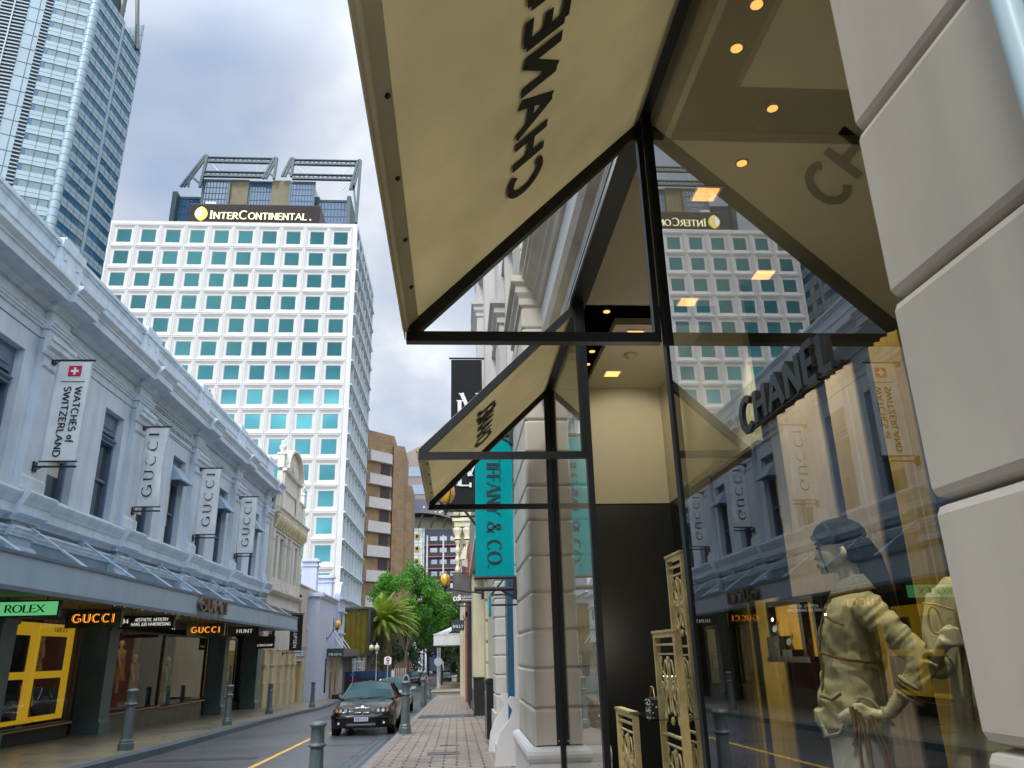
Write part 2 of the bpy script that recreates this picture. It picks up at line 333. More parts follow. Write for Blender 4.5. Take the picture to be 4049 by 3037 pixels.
# ================================================================== SETTING: ground, road, footpaths
M = {}
M['asphalt'] = mat('wet_asphalt', (.07,.073,.085), .3, .4, .5, .5, 60, spec=.7)
M['earth'] = mat('ground_paving', (.12,.115,.11), .8, .2, .3, .2, 20)
M['paver'] = brick('footpath_pavers', (.34,.28,.235), (.23,.19,.16), (.03,.024,.02), .44, .24, .02, .5, 'XY', .7, wet=.2)
M['setts'] = brick('blue_stone_setts', (.06,.085,.11), (.095,.12,.145), (.02,.025,.03), .24, .16, .014, .4, 'YX', .8, wet=.15)
M['lpath'] = brick('left_footpath_slabs', (.23,.2,.135), (.175,.16,.115), (.1,.09,.07), .6, .6, .008, .42, 'XY', .3, wet=.15)
M['kerb'] = mat('blue_kerb_stone', (.075,.115,.145), .4, .35, 3, .4, 18)
M['kerbr'] = mat('pale_kerb_stone', (.21,.185,.165), .55, .2, 3, .2, 18)
M['yellow'] = mat('road_paint', (.62,.36,.05), .5, .3, 4)

YB = [-60, 0, 8, 14, 20, 26, 32, 38, 44, 50, 56, 62, 65, 70, 73, 80, 95, 115, 140, 200, 259]
def interp(tab, y):
    if y <= tab[0][0]: return tab[0][1]
    for (a, p), (b, q) in zip(tab, tab[1:]):
        if y <= b: return p+(q-p)*(y-a)/(b-a)
    return tab[-1][1]
def strip(name, L_, R_, y0, y1, zo, m, kind='structure', th=0.0):
    ys = sorted({y0, y1, *[y for y in YB if y0 < y < y1]}); vs = []
    mb = MB()
    for y in ys: vs += [(interp(L_, y), y, gz(y)+zo), (interp(R_, y), y, gz(y)+zo)]
    n = len(ys)
    if th:
        vs += [(v[0], v[1], v[2]-th) for v in vs[:2*n]]
        fs = [(2*i, 2*i+1, 2*i+3, 2*i+2) for i in range(n-1)]
        fs += [(2*i, 2*i+2, 2*n+2*i+2, 2*n+2*i) for i in range(n-1)] + [(2*i+1, 2*n+2*i+1, 2*n+2*i+3, 2*i+3) for i in range(n-1)]
        fs += [(0, 2*n, 2*n+1, 1), (2*n-2, 2*n-1, 4*n-1, 4*n-2)]
    else: fs = [(2*i, 2*i+1, 2*i+3, 2*i+2) for i in range(n-1)]
    mb.add(vs, fs); o = mb.build(name, m); o['kind'] = kind; return o
c_ = lambda v: [(0, v)]
g = MB()
gy = [-400, 0, 70, 260, 2500]
gg = lambda y: gz(min(y, 260))-.135
for a, b in zip(gy, gy[1:]): g.quad((-900, a, gg(a)), (900, a, gg(a)), (900, b, gg(b)), (-900, b, gg(b)))
tag(g.build('ground', M['earth']), kind='structure')
KL = [(-60,-6.6), (18,-6.6), (28,-7.0), (36,-7.35), (44,-7.15), (52,-7.6), (58,-8.2), (64,-8.5), (80,-8.6)]
KLi = [(y, x-.34) for y, x in KL]; KLo = [(y, x+.002) for y, x in KL]
LW = [(0, -11.6)]
GI = c_(-2.13); KR = c_(-1.55); KRi = [(-60,-1.38)]
strip('road', KLo, GI, -60, 65, -.127, M['asphalt'])
strip('road', c_(-8.5), c_(60), 65.002, 74, -.126, M['asphalt'])
strip('road', [(70,-8.6),(80,-8.6),(200,-9)], [(70,-2.6),(200,-1)], 74.002, 259, -.127, M['asphalt'])
strip('gutter', GI, KR, -60, 65, -.120, M['setts'])
strip('kerb_left', KLi, KL, -60, 74, .004, M['kerb'], th=.14)
strip('kerb_right', KR, KRi, -60, 65, .004, M['kerbr'], th=.14)
strip('footpath_left', LW, KLi, -60, 74, 0, M['lpath'], th=.13)
strip('footpath_right', KRi, c_(2.4), -60, 65, 0, M['paver'], th=.13)
strip('footpath_crossing_band', KRi, c_(.66), 29.2, 31.6, .005, M['setts'])
M['path2'] = brick('far_footpath_slabs', (.3,.24,.17), (.24,.2,.15), (.1,.09,.07), .6, .6, .01, .6, 'XY', .2)
strip('footpath_far_right', [(74,-2.5),(200,-1)], c_(2.4), 75, 200, 0, M['path2'], th=.13)
strip('footpath_far_left', c_(-13), [(74,-8.4),(200,-8.8)], 75, 200, 0, M['path2'], th=.13)
strip('road_marking', [(14,-3.78),(23,-3.98)], [(14,-3.67),(23,-3.87)], 4.0, 23, -.122, M['yellow'])
strip('road_marking', [(14,-3.55),(60,-4.3)], [(14,-3.46),(60,-4.21)], 24.5, 27, -.122, M['yellow'])
strip('road_marking', c_(-2.9), c_(-2.8), 78, 96, -.122, M['yellow'])
M['patch'] = mat('dark_tar_patch', (.035,.037,.042), .35, .3, 2, .5, 70)
for y0, y1, x0, x1 in ((9.5, 12.6, -5.6, -4.5), (17.5, 18.1, -6.4, -4.1), (33, 37.5, -5.6, -4.7), (20.2, 20.5, -3.4, -2.2)):
    strip('road_patch', c_(x0), c_(x1), y0, y1, -.1225, M['patch'])
# service covers let into the footpath
M['cover'] = mat('service_cover', (.1,.1,.1), .45, .3, 8, .3, 60, metal=.3)
for x, y, a, b, l in ((-.55, 15.6, .6, .5, 'dark rectangular service cover in the footpath pavers nearest the camera'), (-.35, 17.5, .4, .22, 'small pale metal service lid in the footpath behind the dark cover')):
    k = MB()
    for (x0, x1, y0, y1) in ((x, x+a, y, y+.03), (x, x+a, y+b-.03, y+b), (x, x+.03, y+.03, y+b-.03), (x+a-.03, x+a, y+.03, y+b-.03), (x+.04, x+a-.04, y+.04, y+b-.04)):
        z0 = gz((y0+y1)/2)+.002; k.box(x0, x1, y0, y1, z0, z0+.006)
    tag(k.build('service_cover', M['cover'], None, (x, y, gz(y))), l, 'manhole cover')

# ================================================================== LEFT: grey-blue rendered building with a street canopy
M['lwall'] = mat('pale_blue_render', (.56,.65,.73), .55, .09, .8, .12, 40, streak=.2)
M['lwall2'] = mat('canopy_metal_paint', (.33,.44,.54), .5, .05, .4, .05, 30, streak=.1)
M['ldark'] = mat('slate_blue_joinery', (.10,.15,.22), .45, .15, 3)
M['lwin'] = window('sash_glass', (.03,.05,.06))
M['blind'] = mat('window_blind', (.5,.47,.38), .8)
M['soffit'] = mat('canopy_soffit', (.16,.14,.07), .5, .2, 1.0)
M['black'] = mat('black_metal', (.012,.012,.014), .4, .2, 4)
M['pill'] = mat('shop_pillar_green', (.10,.165,.18), .45, .2, 1.5, .1, 40)
XF = -11.0
Y0, Y1 = 7.4, 45.4
PW = .5                      # half width of a pilaster
PP = [7.4+.55, 13.75, 19.95, 26.05, 32.2, 38.35, 44.75]
bld = thing('heritage_building', 'long pale grey-blue rendered building with pilasters and heavy cornice above a street canopy', 'building', (XF, 26, gz(26)))
# wall with window openings, built as strips between openings
WZ0, WZ1 = 5.6, 8.97
wins = []
for p in PP[:-1]:
    for a in (1.0, 3.75): wins.append((p+a, p+a+1.4))
wm = MB(); ys = [Y0]+[v for q in wins for v in q]+[Y1]
wm.box(XF-.5, XF, Y0, Y1, WZ1, 9.02); wm.box(XF-.5, XF, Y0, Y1, 5.3, WZ0)
for i in range(0, len(ys), 2): wm.box(XF-.5, XF, ys[i], ys[i+1], WZ0, WZ1)
wm.box(XF-.5, XF, Y0, Y1, 9.02, 12.2); wm.box(XF-.5, XF, Y0, Y1, 2.9, 5.3)
wm.box(XF-8, XF-.502, Y0, Y1, 2.9, 12.1); wm.box(XF-8, XF-2.45, Y0, Y1, -3, 2.89)
wm.box(XF-.42, XF-.4, Y0, Y1, 9.58, 9.6)
wm.build('wall', M['lwall'], bld)
# parapet with sunk panels, coping and piers
pm = MB()
pm.box(XF-.45, XF+.1, Y0, Y1, 12.2, 12.28); pm.box(XF-.45, XF+.16, Y0, Y1, 12.28, 12.38); pm.box(XF-.45, XF+.08, Y0, Y1, 12.38, 12.44)
pm.box(XF, XF+.1, Y0, Y1, 10.9, 11.15); pm.box(XF, XF+.05, Y0, Y1, 11.86, 12.2)
for p in PP:
    pm.box(XF, XF+.17, p-.62, p+.62, 11.15, 12.2); pm.box(XF-.45, XF+.22, p-.66, p+.66, 12.2, 12.45); pm.box(XF-.4, XF+.12, p-.38, p+.38, 12.45, 12.62)
    pm.box(XF+.171, XF+.19, p-.5, p-.16, 11.45, 11.85)
    for q in (p-.42, p+.28): pm.box(XF+.172, XF+.2, q, q+.14, 11.9, 12.1)
pm.build('parapet', M['lwall'], bld)
# main cornice
CORN = [(0,10.3),(.1,10.3),(.1,10.36),(.2,10.42),(.2,10.48),(.3,10.5),(.66,10.5),(.66,10.72),(.7,10.74),(.7,10.78),(.74,10.82),(.82,10.9),(.82,10.97),(0,11.0)]
ARCH = [(0,9.78),(.05,9.78),(.05,9.84),(.09,9.86),(.09,9.91),(.13,9.94),(.13,9.98),(0,10.0)]
STRG = [(0,4.72),(.06,4.72),(.08,4.82),(.24,4.86),(.27,4.86),(.27,5.08),(.3,5.1),(.33,5.16),(.4,5.26),(.44,5.34),(.44,5.38),(.38,5.42),(0,5.5)]
MIDB = [(0,4.36),(.05,4.36),(.05,4.42),(.1,4.44),(.1,4.51),(.15,4.53),(.15,4.59),(0,4.61)]
def broken(prof, e, w, extra=.02, y0=Y0, y1=Y1, pp=PP, X=XF):
    """moulding that breaks forward over each pilaster"""
    mb = MB(); cuts = [y0]
    for p in pp: cuts += [max(y0, p-w), min(y1, p+w)]
    cuts.append(y1)
    for i in range(0, len(cuts)-1, 2):
        if cuts[i+1]-cuts[i] > .02: mb.run(prof, cuts[i]+.0, cuts[i+1], at=X)
    for p in pp: mb.run([(o+(e if k not in (0, len(prof)-1) else 0), z) for k, (o, z) in enumerate(prof)], max(y0, p-w)-.0015, min(y1, p+w)+.0015, at=X)
    return mb
broken(CORN, .15, .68).build('cornice', M['lwall'], bld)
broken(ARCH, .2, .6).build('architrave', M['lwall'], bld)
broken(STRG, .17, .68).build('string_course', M['lwall'], bld)
broken(MIDB, .18, .55).build('frieze_moulding', M['lwall'], bld)
M['lpan'] = mat('slate_blue_frieze_panel', (.17,.24,.33), .55, .1, .8, .08, 40, streak=.15)
for a_, b_ in zip(PP, PP[1:]):
    k = MB(); k.box(XF, XF+.03, a_+.62, b_-.62, 4.66, 4.74); k.box(XF, XF+.008, a_+.6, b_-.6, 3.7, 4.34); k.box(XF, XF+.008, a_+.6, b_-.6, 4.62, 4.66); k.build('frieze_panel', M['lpan'], bld)
# small bulbs along the soffit edge
M['bulb'] = emit('soffit_bulb', (1.0,.5,.12), 2.0)
for i in range(14):
    k = MB(); k.ball((-8.95, 21.5+i*.62, 2.80), .028, n=8, m=5); k.build('soffit_bulb', M['bulb'], bld)
# a thin scored line under the architrave
broken([(0,9.5),(.012,9.5),(.012,9.53),(0,9.54)], .2, .5).build('score_line', M['ldark'], bld)
for p in PP:
    a, b = p-PW, p+PW; k = MB(); k2 = MB()
    k.box(XF, XF+.2, a, b, 5.5, 10.3)
    k.build('pilaster', M['lwall'], bld)
    k2.run([(.2,9.05),(.25,9.05),(.28,9.12),(.28,9.2),(.38,9.26),(.38,9.4),(.42,9.42),(.42,9.52),(.2,9.56)], a-.16, b+.16, at=XF)
    k2.run([(.2,8.72),(.23,8.72),(.26,8.76),(.26,8.8),(.2,8.84)], a-.05, b+.05, at=XF)
    k2.run([(.2,5.5),(.26,5.5),(.26,5.8),(.24,5.84),(.2,5.88)], a-.05, b+.05, at=XF)
    k2.build('pilaster_cap', M['lwall'], bld)
    # stub below the string course
    q = MB(); q.box(XF, XF+.18, a-.02, b+.02, 3.98, 4.72); q.run([(.18,3.98),(.3,3.98),(.3,4.05),(.22,4.14),(.18,4.16)], a-.12, b+.12, at=XF)
    q.build('lower_pilaster', M['lwall2'], bld)
# sash windows
for i, (a, b) in enumerate(wins):
    m_ = (a+b)/2; x = XF-.32
    fr = MB()
    fr.box(x-.05, x+.1, a, a+.1, WZ0, WZ1); fr.box(x-.05, x+.1, b-.1, b, WZ0, WZ1)
    fr.box(x-.05, x+.1, a+.1, b-.1, WZ1-.65, WZ1); fr.box(x+.1, x+.13, a+.25, b-.25, WZ1-.5, WZ1-.15)
    fr.run([(0,WZ1-.98),(.2,WZ1-.98),(.2,WZ1-.94),(.16,WZ1-.9),(.24,WZ1-.84),(.24,WZ1-.8),(0,WZ1-.78)], a+.1, b-.1, at=x-.02)
    fr.box(x-.04, x+.06, a+.1, b-.1, WZ0+1.18, WZ0+1.26); fr.box(x-.04, x+.06, a+.1, b-.1, WZ0, WZ0+.1)
    f = fr.build('window_frame', M['ldark'], bld)
    gl = MB(); gl.box(x-.045, x-.03, a+.1, b-.1, WZ0+.1, WZ1-.66); gl.build('pane', M['lwin'], f)
    if i % 3 != 2:
        bl = MB(); bl.box(x-.029, x-.022, a+.14, b-.14-(.25 if i % 2 else 0), WZ0+.75, WZ1-1.0); bl.build('blind', M['blind'], f)
    if a > 28 and i % 2 == 1:   # little fabric hood over some windows
        hd = MB(); zt = WZ1-.35
        hd.extr([(XF-.05,a+.08,zt),(XF+.42,a+.08,zt-.62),(XF+.38,a+.08,zt-.66),(XF-.1,a+.08,zt-.04)], (0,b-a-.16,0))
        hd.extr([(XF-.05,a+.06,zt),(XF+.42,a+.06,zt-.62),(XF-.05,a+.06,zt-.62)], (0,.018,0)); hd.extr([(XF-.05,b-.08,zt),(XF+.42,b-.08,zt-.62),(XF-.05,b-.08,zt-.62)], (0,.018,0))
        hd.build('window_hood', M['lwall2'], bld)
# raised name panel
tp = MB(); pa, pb = 26.75, 31.5
tp.box(XF, XF+.05, pa, pb, 9.6, 9.7); tp.box(XF, XF+.05, pa, pb, 10.2, 10.3); tp.box(XF, XF+.05, pa, pa+.1, 9.7, 10.2); tp.box(XF, XF+.05, pb-.1, pb, 9.7, 10.2)
tp.build('name_panel', M['lwall'], bld)
lt = MB(); text(lt, 'AKROYD BUILDINGS', (XF+.002, pa+.25, 9.8), Y_, Z_, .3, .2, .09, True, .07, fit=pb-pa-.5)
M['llet'] = mat('grey_raised_letters', (.27,.33,.4), .55, .1)
lt.build('name_lettering', M['llet'], bld)
# canopy: fascia beam, roof and soffit
XC = -8.7; CZ0, CZ1 = 2.84, 3.44; CE = 44.4
cn = MB(); cn.box(XC-.06, XC, Y0, CE, CZ0, CZ1); cn.box(XF-.0, XC-.06, CE-.06, CE, CZ0, CZ1)
can = cn.build('canopy', M['lwall2'], bld)
e = MB(); e.box(XC-.07, XC+.03, Y0, CE+.03, CZ1, CZ1+.07); e.box(XC-.065, XC+.025, Y0, CE+.025, CZ0-.09, CZ0); e.build('canopy_trim', M['ldark'], can)
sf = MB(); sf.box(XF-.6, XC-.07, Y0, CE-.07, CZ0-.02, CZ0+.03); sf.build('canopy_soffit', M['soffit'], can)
rf = MB(); rf.extr([(XF, Y0, 3.9), (XC-.06, Y0, 3.4), (XC-.06, Y0, 3.36), (XF, Y0, 3.86)], (0, CE-Y0-.06, 0)); rf.build('canopy_roof', M['lwall2'], can)
for i in range(13):
    y = 7.9+3.07*i
    st = MB(); A = Vector((XF+.22, y, 4.66)); B = Vector((XC-.3, y+.0, 3.47)); A.y = y; d = (B-A)
    st.tube([A, A+d*.1], .035); st.tube([A+d*.1, A+d*.47], .028); st.tube([A+d*.52, B], .034); st.obox(A+d*.495, d, (0,1,0), (0,0,1), d.length*.06, .06, .05)
    st.box(XF, XF+.2, y-.07, y+.07, 4.58, 4.74)
    st.build('tie_rod', M['lwall2'], bld)
# fascia letters facing the street
M['brl'] = mat('oxidised_copper_letters', (.16,.1,.07), .35, .35, 9, metal=.6)
fl = MB(); text(fl, 'GUCCI', (XC+.04, 27.3, 2.97), Y_, Z_, .42, .24, .1, True, .1, gap=.22, fit=3.1)
fl.build('fascia_lettering', M['brl'], bld)
# ground floor: pillars, doorways and shop windows
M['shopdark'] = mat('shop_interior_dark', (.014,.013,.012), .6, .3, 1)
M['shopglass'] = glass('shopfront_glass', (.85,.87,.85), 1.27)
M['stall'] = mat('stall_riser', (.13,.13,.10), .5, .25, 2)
for (a, b) in ((7.6,8.4),(13.4,14.1),(19.6,20.25),(25.55,26.25),(38.1,38.7),(44.3,45.05)):
    k = MB(); z = gz(a)-.1; k.box(XF-.4, XF+.35, a, b, z+.45, 2.82)
    k.run([(.35,z),(.42,z),(.42,z+.42),(.38,z+.47),(.35,z+.5)], a-.05, b+.05, at=XF); k.box(XF-.4, XF+.35, a-.03, b+.03, z, z+.45)
    k.run([(.35,2.3),(.4,2.32),(.4,2.42),(.35,2.46)], a-.03, b+.03, at=XF)
    k.build('shop_pillar', M['pill'], bld)
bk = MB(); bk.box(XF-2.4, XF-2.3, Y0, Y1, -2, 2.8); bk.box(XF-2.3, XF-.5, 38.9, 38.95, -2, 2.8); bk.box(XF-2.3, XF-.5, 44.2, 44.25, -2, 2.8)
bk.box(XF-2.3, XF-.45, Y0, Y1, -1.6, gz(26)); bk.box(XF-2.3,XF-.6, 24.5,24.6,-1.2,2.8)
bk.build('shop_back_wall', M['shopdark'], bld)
def shopwin(a, b, zt, zs, x, riser):
    f = MB(); f.box(x-.05, x+.05, a, a+.06, zs, zt); f.box(x-.05, x+.05, b-.06, b, zs, zt); f.box(x-.05, x+.05, a, b, zt, zt+.07); f.box(x-.05, x+.09, a-.02, b+.02, zs-.05, zs)
    fo = f.build('shop_window', M['black'], bld)
    p = MB(); p.box(x-.006, x+.006, a+.06, b-.06, zs, zt); p.build('pane', M['shopglass'], fo)
    r = MB(); r.box(x-.3, x+.02, a-.02, b+.02, gz(b)-.3, zs-.052); r.build('stall_riser', riser, fo)
    return fo
M['brasst'] = mat('brass_trim', (.5,.32,.1), .3, .1, metal=.8)
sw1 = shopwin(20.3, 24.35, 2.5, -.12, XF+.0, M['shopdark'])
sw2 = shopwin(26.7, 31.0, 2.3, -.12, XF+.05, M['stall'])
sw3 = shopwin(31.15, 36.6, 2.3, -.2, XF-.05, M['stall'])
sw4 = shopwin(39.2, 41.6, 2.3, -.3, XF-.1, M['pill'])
sw0 = shopwin(14.3, 19.4, 2.5, -.1, XF+.0, M['shopdark'])
sill = MB(); sill.box(XF+.06, XF+.16, 26.6, 31.1, -.17, -.14); sill.box(XF-.04, XF+.08, 31.1, 36.7, -.25, -.22); sill.box(XF+.01, XF+.12, 20.2, 24.4, -.2, -.17)
for (y0, x) in ((26.7, XF+.1), (31.05, XF+.1), (36.5, XF)): sill.box(x, x+.03, y0, y0+.04, -.1, 2.3)
sill.build('brass_trim', M['brasst'], bld)
top = MB(); top.box(XF-.1, XF, Y0, Y1, 2.57, 2.82); top.build('shop_head', M['black'], bld)

# yellow display boards behind the first shop window: panels with four dark openings
M['yel'] = mat('yellow_lacquer', (.75,.5,.03), .45, .05, 1)
M['yelb'] = emit('glow_yellow_board', (.66,.38,.01), .55)  # emission only makes the boards look brighter; they are no lamps
pics = []
for a, b, nm in ((20.42, 22.2, 'yellow display board with two openings at the left of the first shop window'), (22.24, 24.2, 'yellow display board with two openings beside the dark doorway')):
    y0, y1 = a+.1, b-.28
    mb = MB(); x0, x1 = XF-.16, XF-.1
    zz = [-.05, .05 if a < 21 else .08, 1.02, 1.2, 2.1, 2.42]
    mb.box(x0, x1, a, b, zz[0], zz[1]); mb.box(x0, x1, a, b, zz[2], zz[3]); mb.box(x0, x1, a, b, zz[4], zz[5])
    for (z0, z1) in ((zz[1], zz[2]), (zz[3], zz[4])): mb.box(x0, x1, a, y0, z0, z1); mb.box(x0, x1, y1, b, z0, z1)
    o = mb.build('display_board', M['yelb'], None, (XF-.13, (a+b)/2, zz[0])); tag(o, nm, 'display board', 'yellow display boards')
gw = MB(); text(gw, 'GUCCI', (XF-.095, 23.0, 2.22), Y_, Z_, .11, .2, .08, True, .003, fit=.7)
gw.build('board_lettering', M['black'], bld)

# ------------------------------------------------------------------ banners hung square to the facade
def brackets(mb, xw, y, z, x_out, up=True):
    s = 1 if x_out > xw else -1
    mb.box(xw, xw+s*.05, y-.08, y+.08, z-.13, z+.13); mb.tube([(xw, y, z), (x_out, y, z)], .028)
    mb.tube([(xw+s*.05, y, z-.1), (xw+s*.22, y, z)], .015)
def wavy(mb, x0, x1, y, z0, z1, amp=.03, nx=14, nz=20, seed=0, pull=0.0):
    vs = []; th = .006
    for s in (0, 1):
        for j in range(nz+1):
            for i in range(nx+1):
                u, v = i/nx, j/nz
                d = amp*math.sin(math.pi*v)*math.sin(u*5+seed+v*3)+amp*.5*math.sin(u*11+seed*2)*v*(1-v)*2
                xx = x0+(x1-x0)*u - pull*math.sin(math.pi*v)**2*(x1-x0)*(1 if u > .5 else 0)*(u-.5)
                vs.append((xx, y+d+s*th, z0+(z1-z0)*v))
    n = (nx+1)*(nz+1); fs = []
    for s in (0, 1):
        for j in range(nz):
            for i in range(nx):
                a = s*n+j*(nx+1)+i; q = (a, a+1, a+nx+2, a+nx+1); fs.append(q if s == 0 else q[::-1])
    for j in range(nz):
        for i in (0, nx): a = j*(nx+1)+i; fs.append((a, a+nx+1, n+a+nx+1, n+a))
    mb.add(vs, fs, True)
M['banner'] = cloth('white_banner_cloth', (.84,.88,.9), .35)
M['ink'] = mat('black_ink', (.012,.02,.03), .6, .05)
M['red'] = mat('red_ink', (.55,.01,.03), .5, .05)
M['whitei'] = mat('white_ink', (.8,.82,.84), .5, .03); M['whiteglow'] = emit('white_letters_glow', (.8,.8,.76), .55)  # letter emission brightens the white print on the shaded canopy signs
def banner(label, y, x0, x1, z0, z1, m=None, amp=.0, seed=0, pull=0, xw=XF+.2, group='banners along the grey-blue building', bot=True):
    t = thing('banner', label, 'banner', ((x0+x1)/2, y, z0), group)
    f = MB(); wavy(f, x0, x1, y, z0, z1, amp, seed=seed, pull=pull); f.build('banner_fabric', m or M['banner'], t)
    s = 1 if x1 > xw else -1
    b = MB(); brackets(b, xw, y, z1+.04, x1+s*.06 if s > 0 else x0-.06); b.tube([(x0-.02, y, z0), (x1+.02, y, z0)], .022)
    if bot: brackets(b, xw, y, z0-.14, x1+.02 if s > 0 else x0-.02)
    b.build('bracket', M['black'], t); return t
def vtext(t, s, xc, y, zs, h, fit, up=True, m=None, **k):
    """lettering that runs up (or down) a banner that faces the camera"""
    mb = MB()
    if up: text(mb, s, (xc+h/2, y-.012, zs), Z_, -X_, h, fit=fit, depth=.003, **k)
    else: text(mb, s, (xc-h/2, y-.012, zs), -Z_, X_, h, fit=fit, depth=.003, **k)
    mb.build('lettering', m or M['ink'], t)
    mb2 = MB()   # the print shows on the back as well
    if up: text(mb2, s, (xc+h/2, y+.012, zs), Z_, -X_, h, fit=fit, depth=.003, **k)
    else: text(mb2, s, (xc-h/2, y+.012, zs), -Z_, X_, h, fit=fit, depth=.003, **k)
    mb2.build('lettering', m or M['ink'], t)
t = banner('white banner with a red square and white cross, nearest on the grey-blue building', 19.9, -10.68, -9.77, 6.28, 9.02, xw=XF+.2)
vtext(t, 'WATCHES of', -10.02, 19.9, 8.3, .17, 1.52, up=False, thick=.2, thin=.17, serif=False)
vtext(t, 'SWITZERLAND', -10.3, 19.9, 8.3, .17, 1.9, up=False, thick=.2, thin=.17, serif=False)
k = MB(); k.box(-10.36, -10.03, 19.885, 19.895, 8.6, 8.9); k.build('red_square', M['red'], t)
k = MB(); k.box(-10.225, -10.165, 19.878, 19.884, 8.65, 8.85); k.box(-10.295, -10.095, 19.876, 19.8835, 8.72, 8.78); k.build('white_cross', M['whitei'], t)
k = MB(); k.box(-10.5, -9.9, 19.886, 19.896, 8.44, 8.46); k.build('rule_line', M['ink'], t)
for y, sd_, am, pu, lab in ((26.2, 1, .07, .25, 'white banner with black serif letters and a creased edge, beside the raised name panel'), (32.4, 2, .012, 0, 'flat white serif-lettered banner between the creased banner and the farthest one'), (38.6, 4, .012, 0, 'white serif-lettered banner nearest the cream arched building')):
    t = banner(lab, y, -10.72, -9.92, 6.26, 9.0, amp=am, seed=sd_, pull=pu)
    vtext(t, 'GUCCI', -10.34 if pu == 0 else -10.4, y-(.02 if am < .05 else .05), 6.6, .32, 2.2, up=True, thick=.12, thin=.03, gap=.42)
M['bblack'] = cloth('black_banner_cloth', (.025,.028,.03), .1)
M['pinkr'] = mat('pale_pink', (.7,.6,.58), .6)
t = banner('black banner with white vertical letters just beyond the end of the canopy', 50, -10.2, -9.45, 1.85, 3.95, m=M['bblack'], amp=.05, seed=3, xw=-10.6, group='banners on the cream building')
vtext(t, 'OLUFSEN', -9.85, 49.93, 3.2, .17, 1.2, up=False, m=M['whitei'], thick=.16, thin=.14, serif=False)
t = banner('small black banner mostly tucked behind the canopy end', 46.6, -11.0, -10.35, 2.3, 3.4, m=M['bblack'], amp=.02, seed=5, xw=-10.6, group='banners on the cream building', bot=False)
vtext(t, 'OLUFSEN', -10.6, 46.57, 2.75, .15, .9, up=True, m=M['whitei'], thick=.16, thin=.14, serif=False)

# ------------------------------------------------------------------ signs hanging under the canopy
M['greenlit'] = emit('lit_green_sign', (.12,.5,.2), .75)
M['goldlit'] = emit('neon_orange', (1.0,.33,.03), 2.2)
M['marble'] = mat('dark_green_marble', (.07,.06,.025), .25, .7, 5)
M['signblk'] = mat('black_sign_face', (.02,.02,.022), .35, .1)
def hsign(label, y, x0, x1, z0, z1, face, group='signs hanging under the canopy', rim=True, top=2.84):
    t = thing('hanging_sign', label, 'sign', ((x0+x1)/2, y, z0), group)
    b = MB(); b.box(x0, x1, y-.07, y+.07, z0, z1); b.build('sign_panel', face, t)
    r = MB()
    if rim:
        r.box(x0-.03, x1+.03, y-.08, y+.08, z1, z1+.03); r.box(x0-.03, x1+.03, y-.08, y+.08, z0-.03, z0); r.box(x0-.03, x0, y-.08, y+.08, z0, z1); r.box(x1, x1+.03, y-.08, y+.08, z0, z1)
    for q in (.2, .8): r.tube([((x0+(x1-x0)*q), y, z1+.0), ((x0+(x1-x0)*q), y, top+.02)], .012)
    r.build('hanger', M['black'], t)
    return t
def stext(t, s, y, x0, x1, z, h, m, name='lettering', both=True, **k):
    mb = MB(); text(mb, s, (x0, y-.072, z), X_, Z_, h, fit=x1-x0, **k); mb.build(name, m, t)
    if both:
        mb = MB(); text(mb, s, (x1, y+.072, z), -X_, Z_, h, fit=x1-x0, **k); mb.build(name, m, t)
t = hsign('lit green box sign with dark letters, leftmost under the canopy', 18.8, -10.5, -9.05, 2.42, 2.72, M['greenlit'])
stext(t, 'ROLEX', 18.8, -10.2, -9.35, 2.49, .16, M['ink'], thick=.2, thin=.08, gap=.16)
for y, x0, x1, l in ((22.0, -10.35, -8.93, 'marbled sign with glowing orange letters next to the lit green sign'), (31.8, -10.4, -8.98, 'marbled sign with glowing orange letters below the copper fascia letters')):
    t = hsign(l, y, x0, x1, 2.26, 2.74, M['marble'], rim=False)
    stext(t, 'GUCCI', y, x0+.18, x1-.18, 2.4, .2, M['goldlit'], thick=.2, thin=.1, gap=.3)
    b_ = MB(); text(b_, 'GUCCI', (x0+.18, y-.082, 2.4), X_, Z_, .2, fit=x1-x0-.36, thick=.11, thin=.05, gap=.3); b_.build('letter_face', M['ink'], t)
t = hsign('long black sign with two lines of white capitals and the number 34', 26.0, -10.58, -8.95, 2.4, 2.72, M['signblk'])
stext(t, 'AESTHETIC ARTISTRY', 26.0, -10.12, -9.1, 2.585, .09, M['whiteglow'], thick=.2, thin=.17, serif=False)
stext(t, 'HANS JUD HAIRDRESSING', 26.0, -10.22, -9.02, 2.45, .09, M['whiteglow'], thick=.2, thin=.17, serif=False)
stext(t, '34', 26.0, -10.52, -10.32, 2.53, .13, M['whiteglow'], thick=.2, thin=.15, serif=False)
t = hsign('narrow black sign with widely spaced white serif letters under the canopy', 37.0, -10.25, -8.94, 2.44, 2.75, M['signblk'])
stext(t, 'HUNT', 37.0, -9.9, -9.2, 2.52, .15, M['whiteglow'], thick=.16, thin=.05)
t = hsign('square black sign with small white letters low down, at the canopy end', 41.5, -10.1, -9.19, 1.88, 2.48, M['signblk'], rim=False)
stext(t, 'LONGCHAMP', 41.5, -10.02, -9.27, 2.0, .095, M['whiteglow'], thick=.16, thin=.12, serif=False)
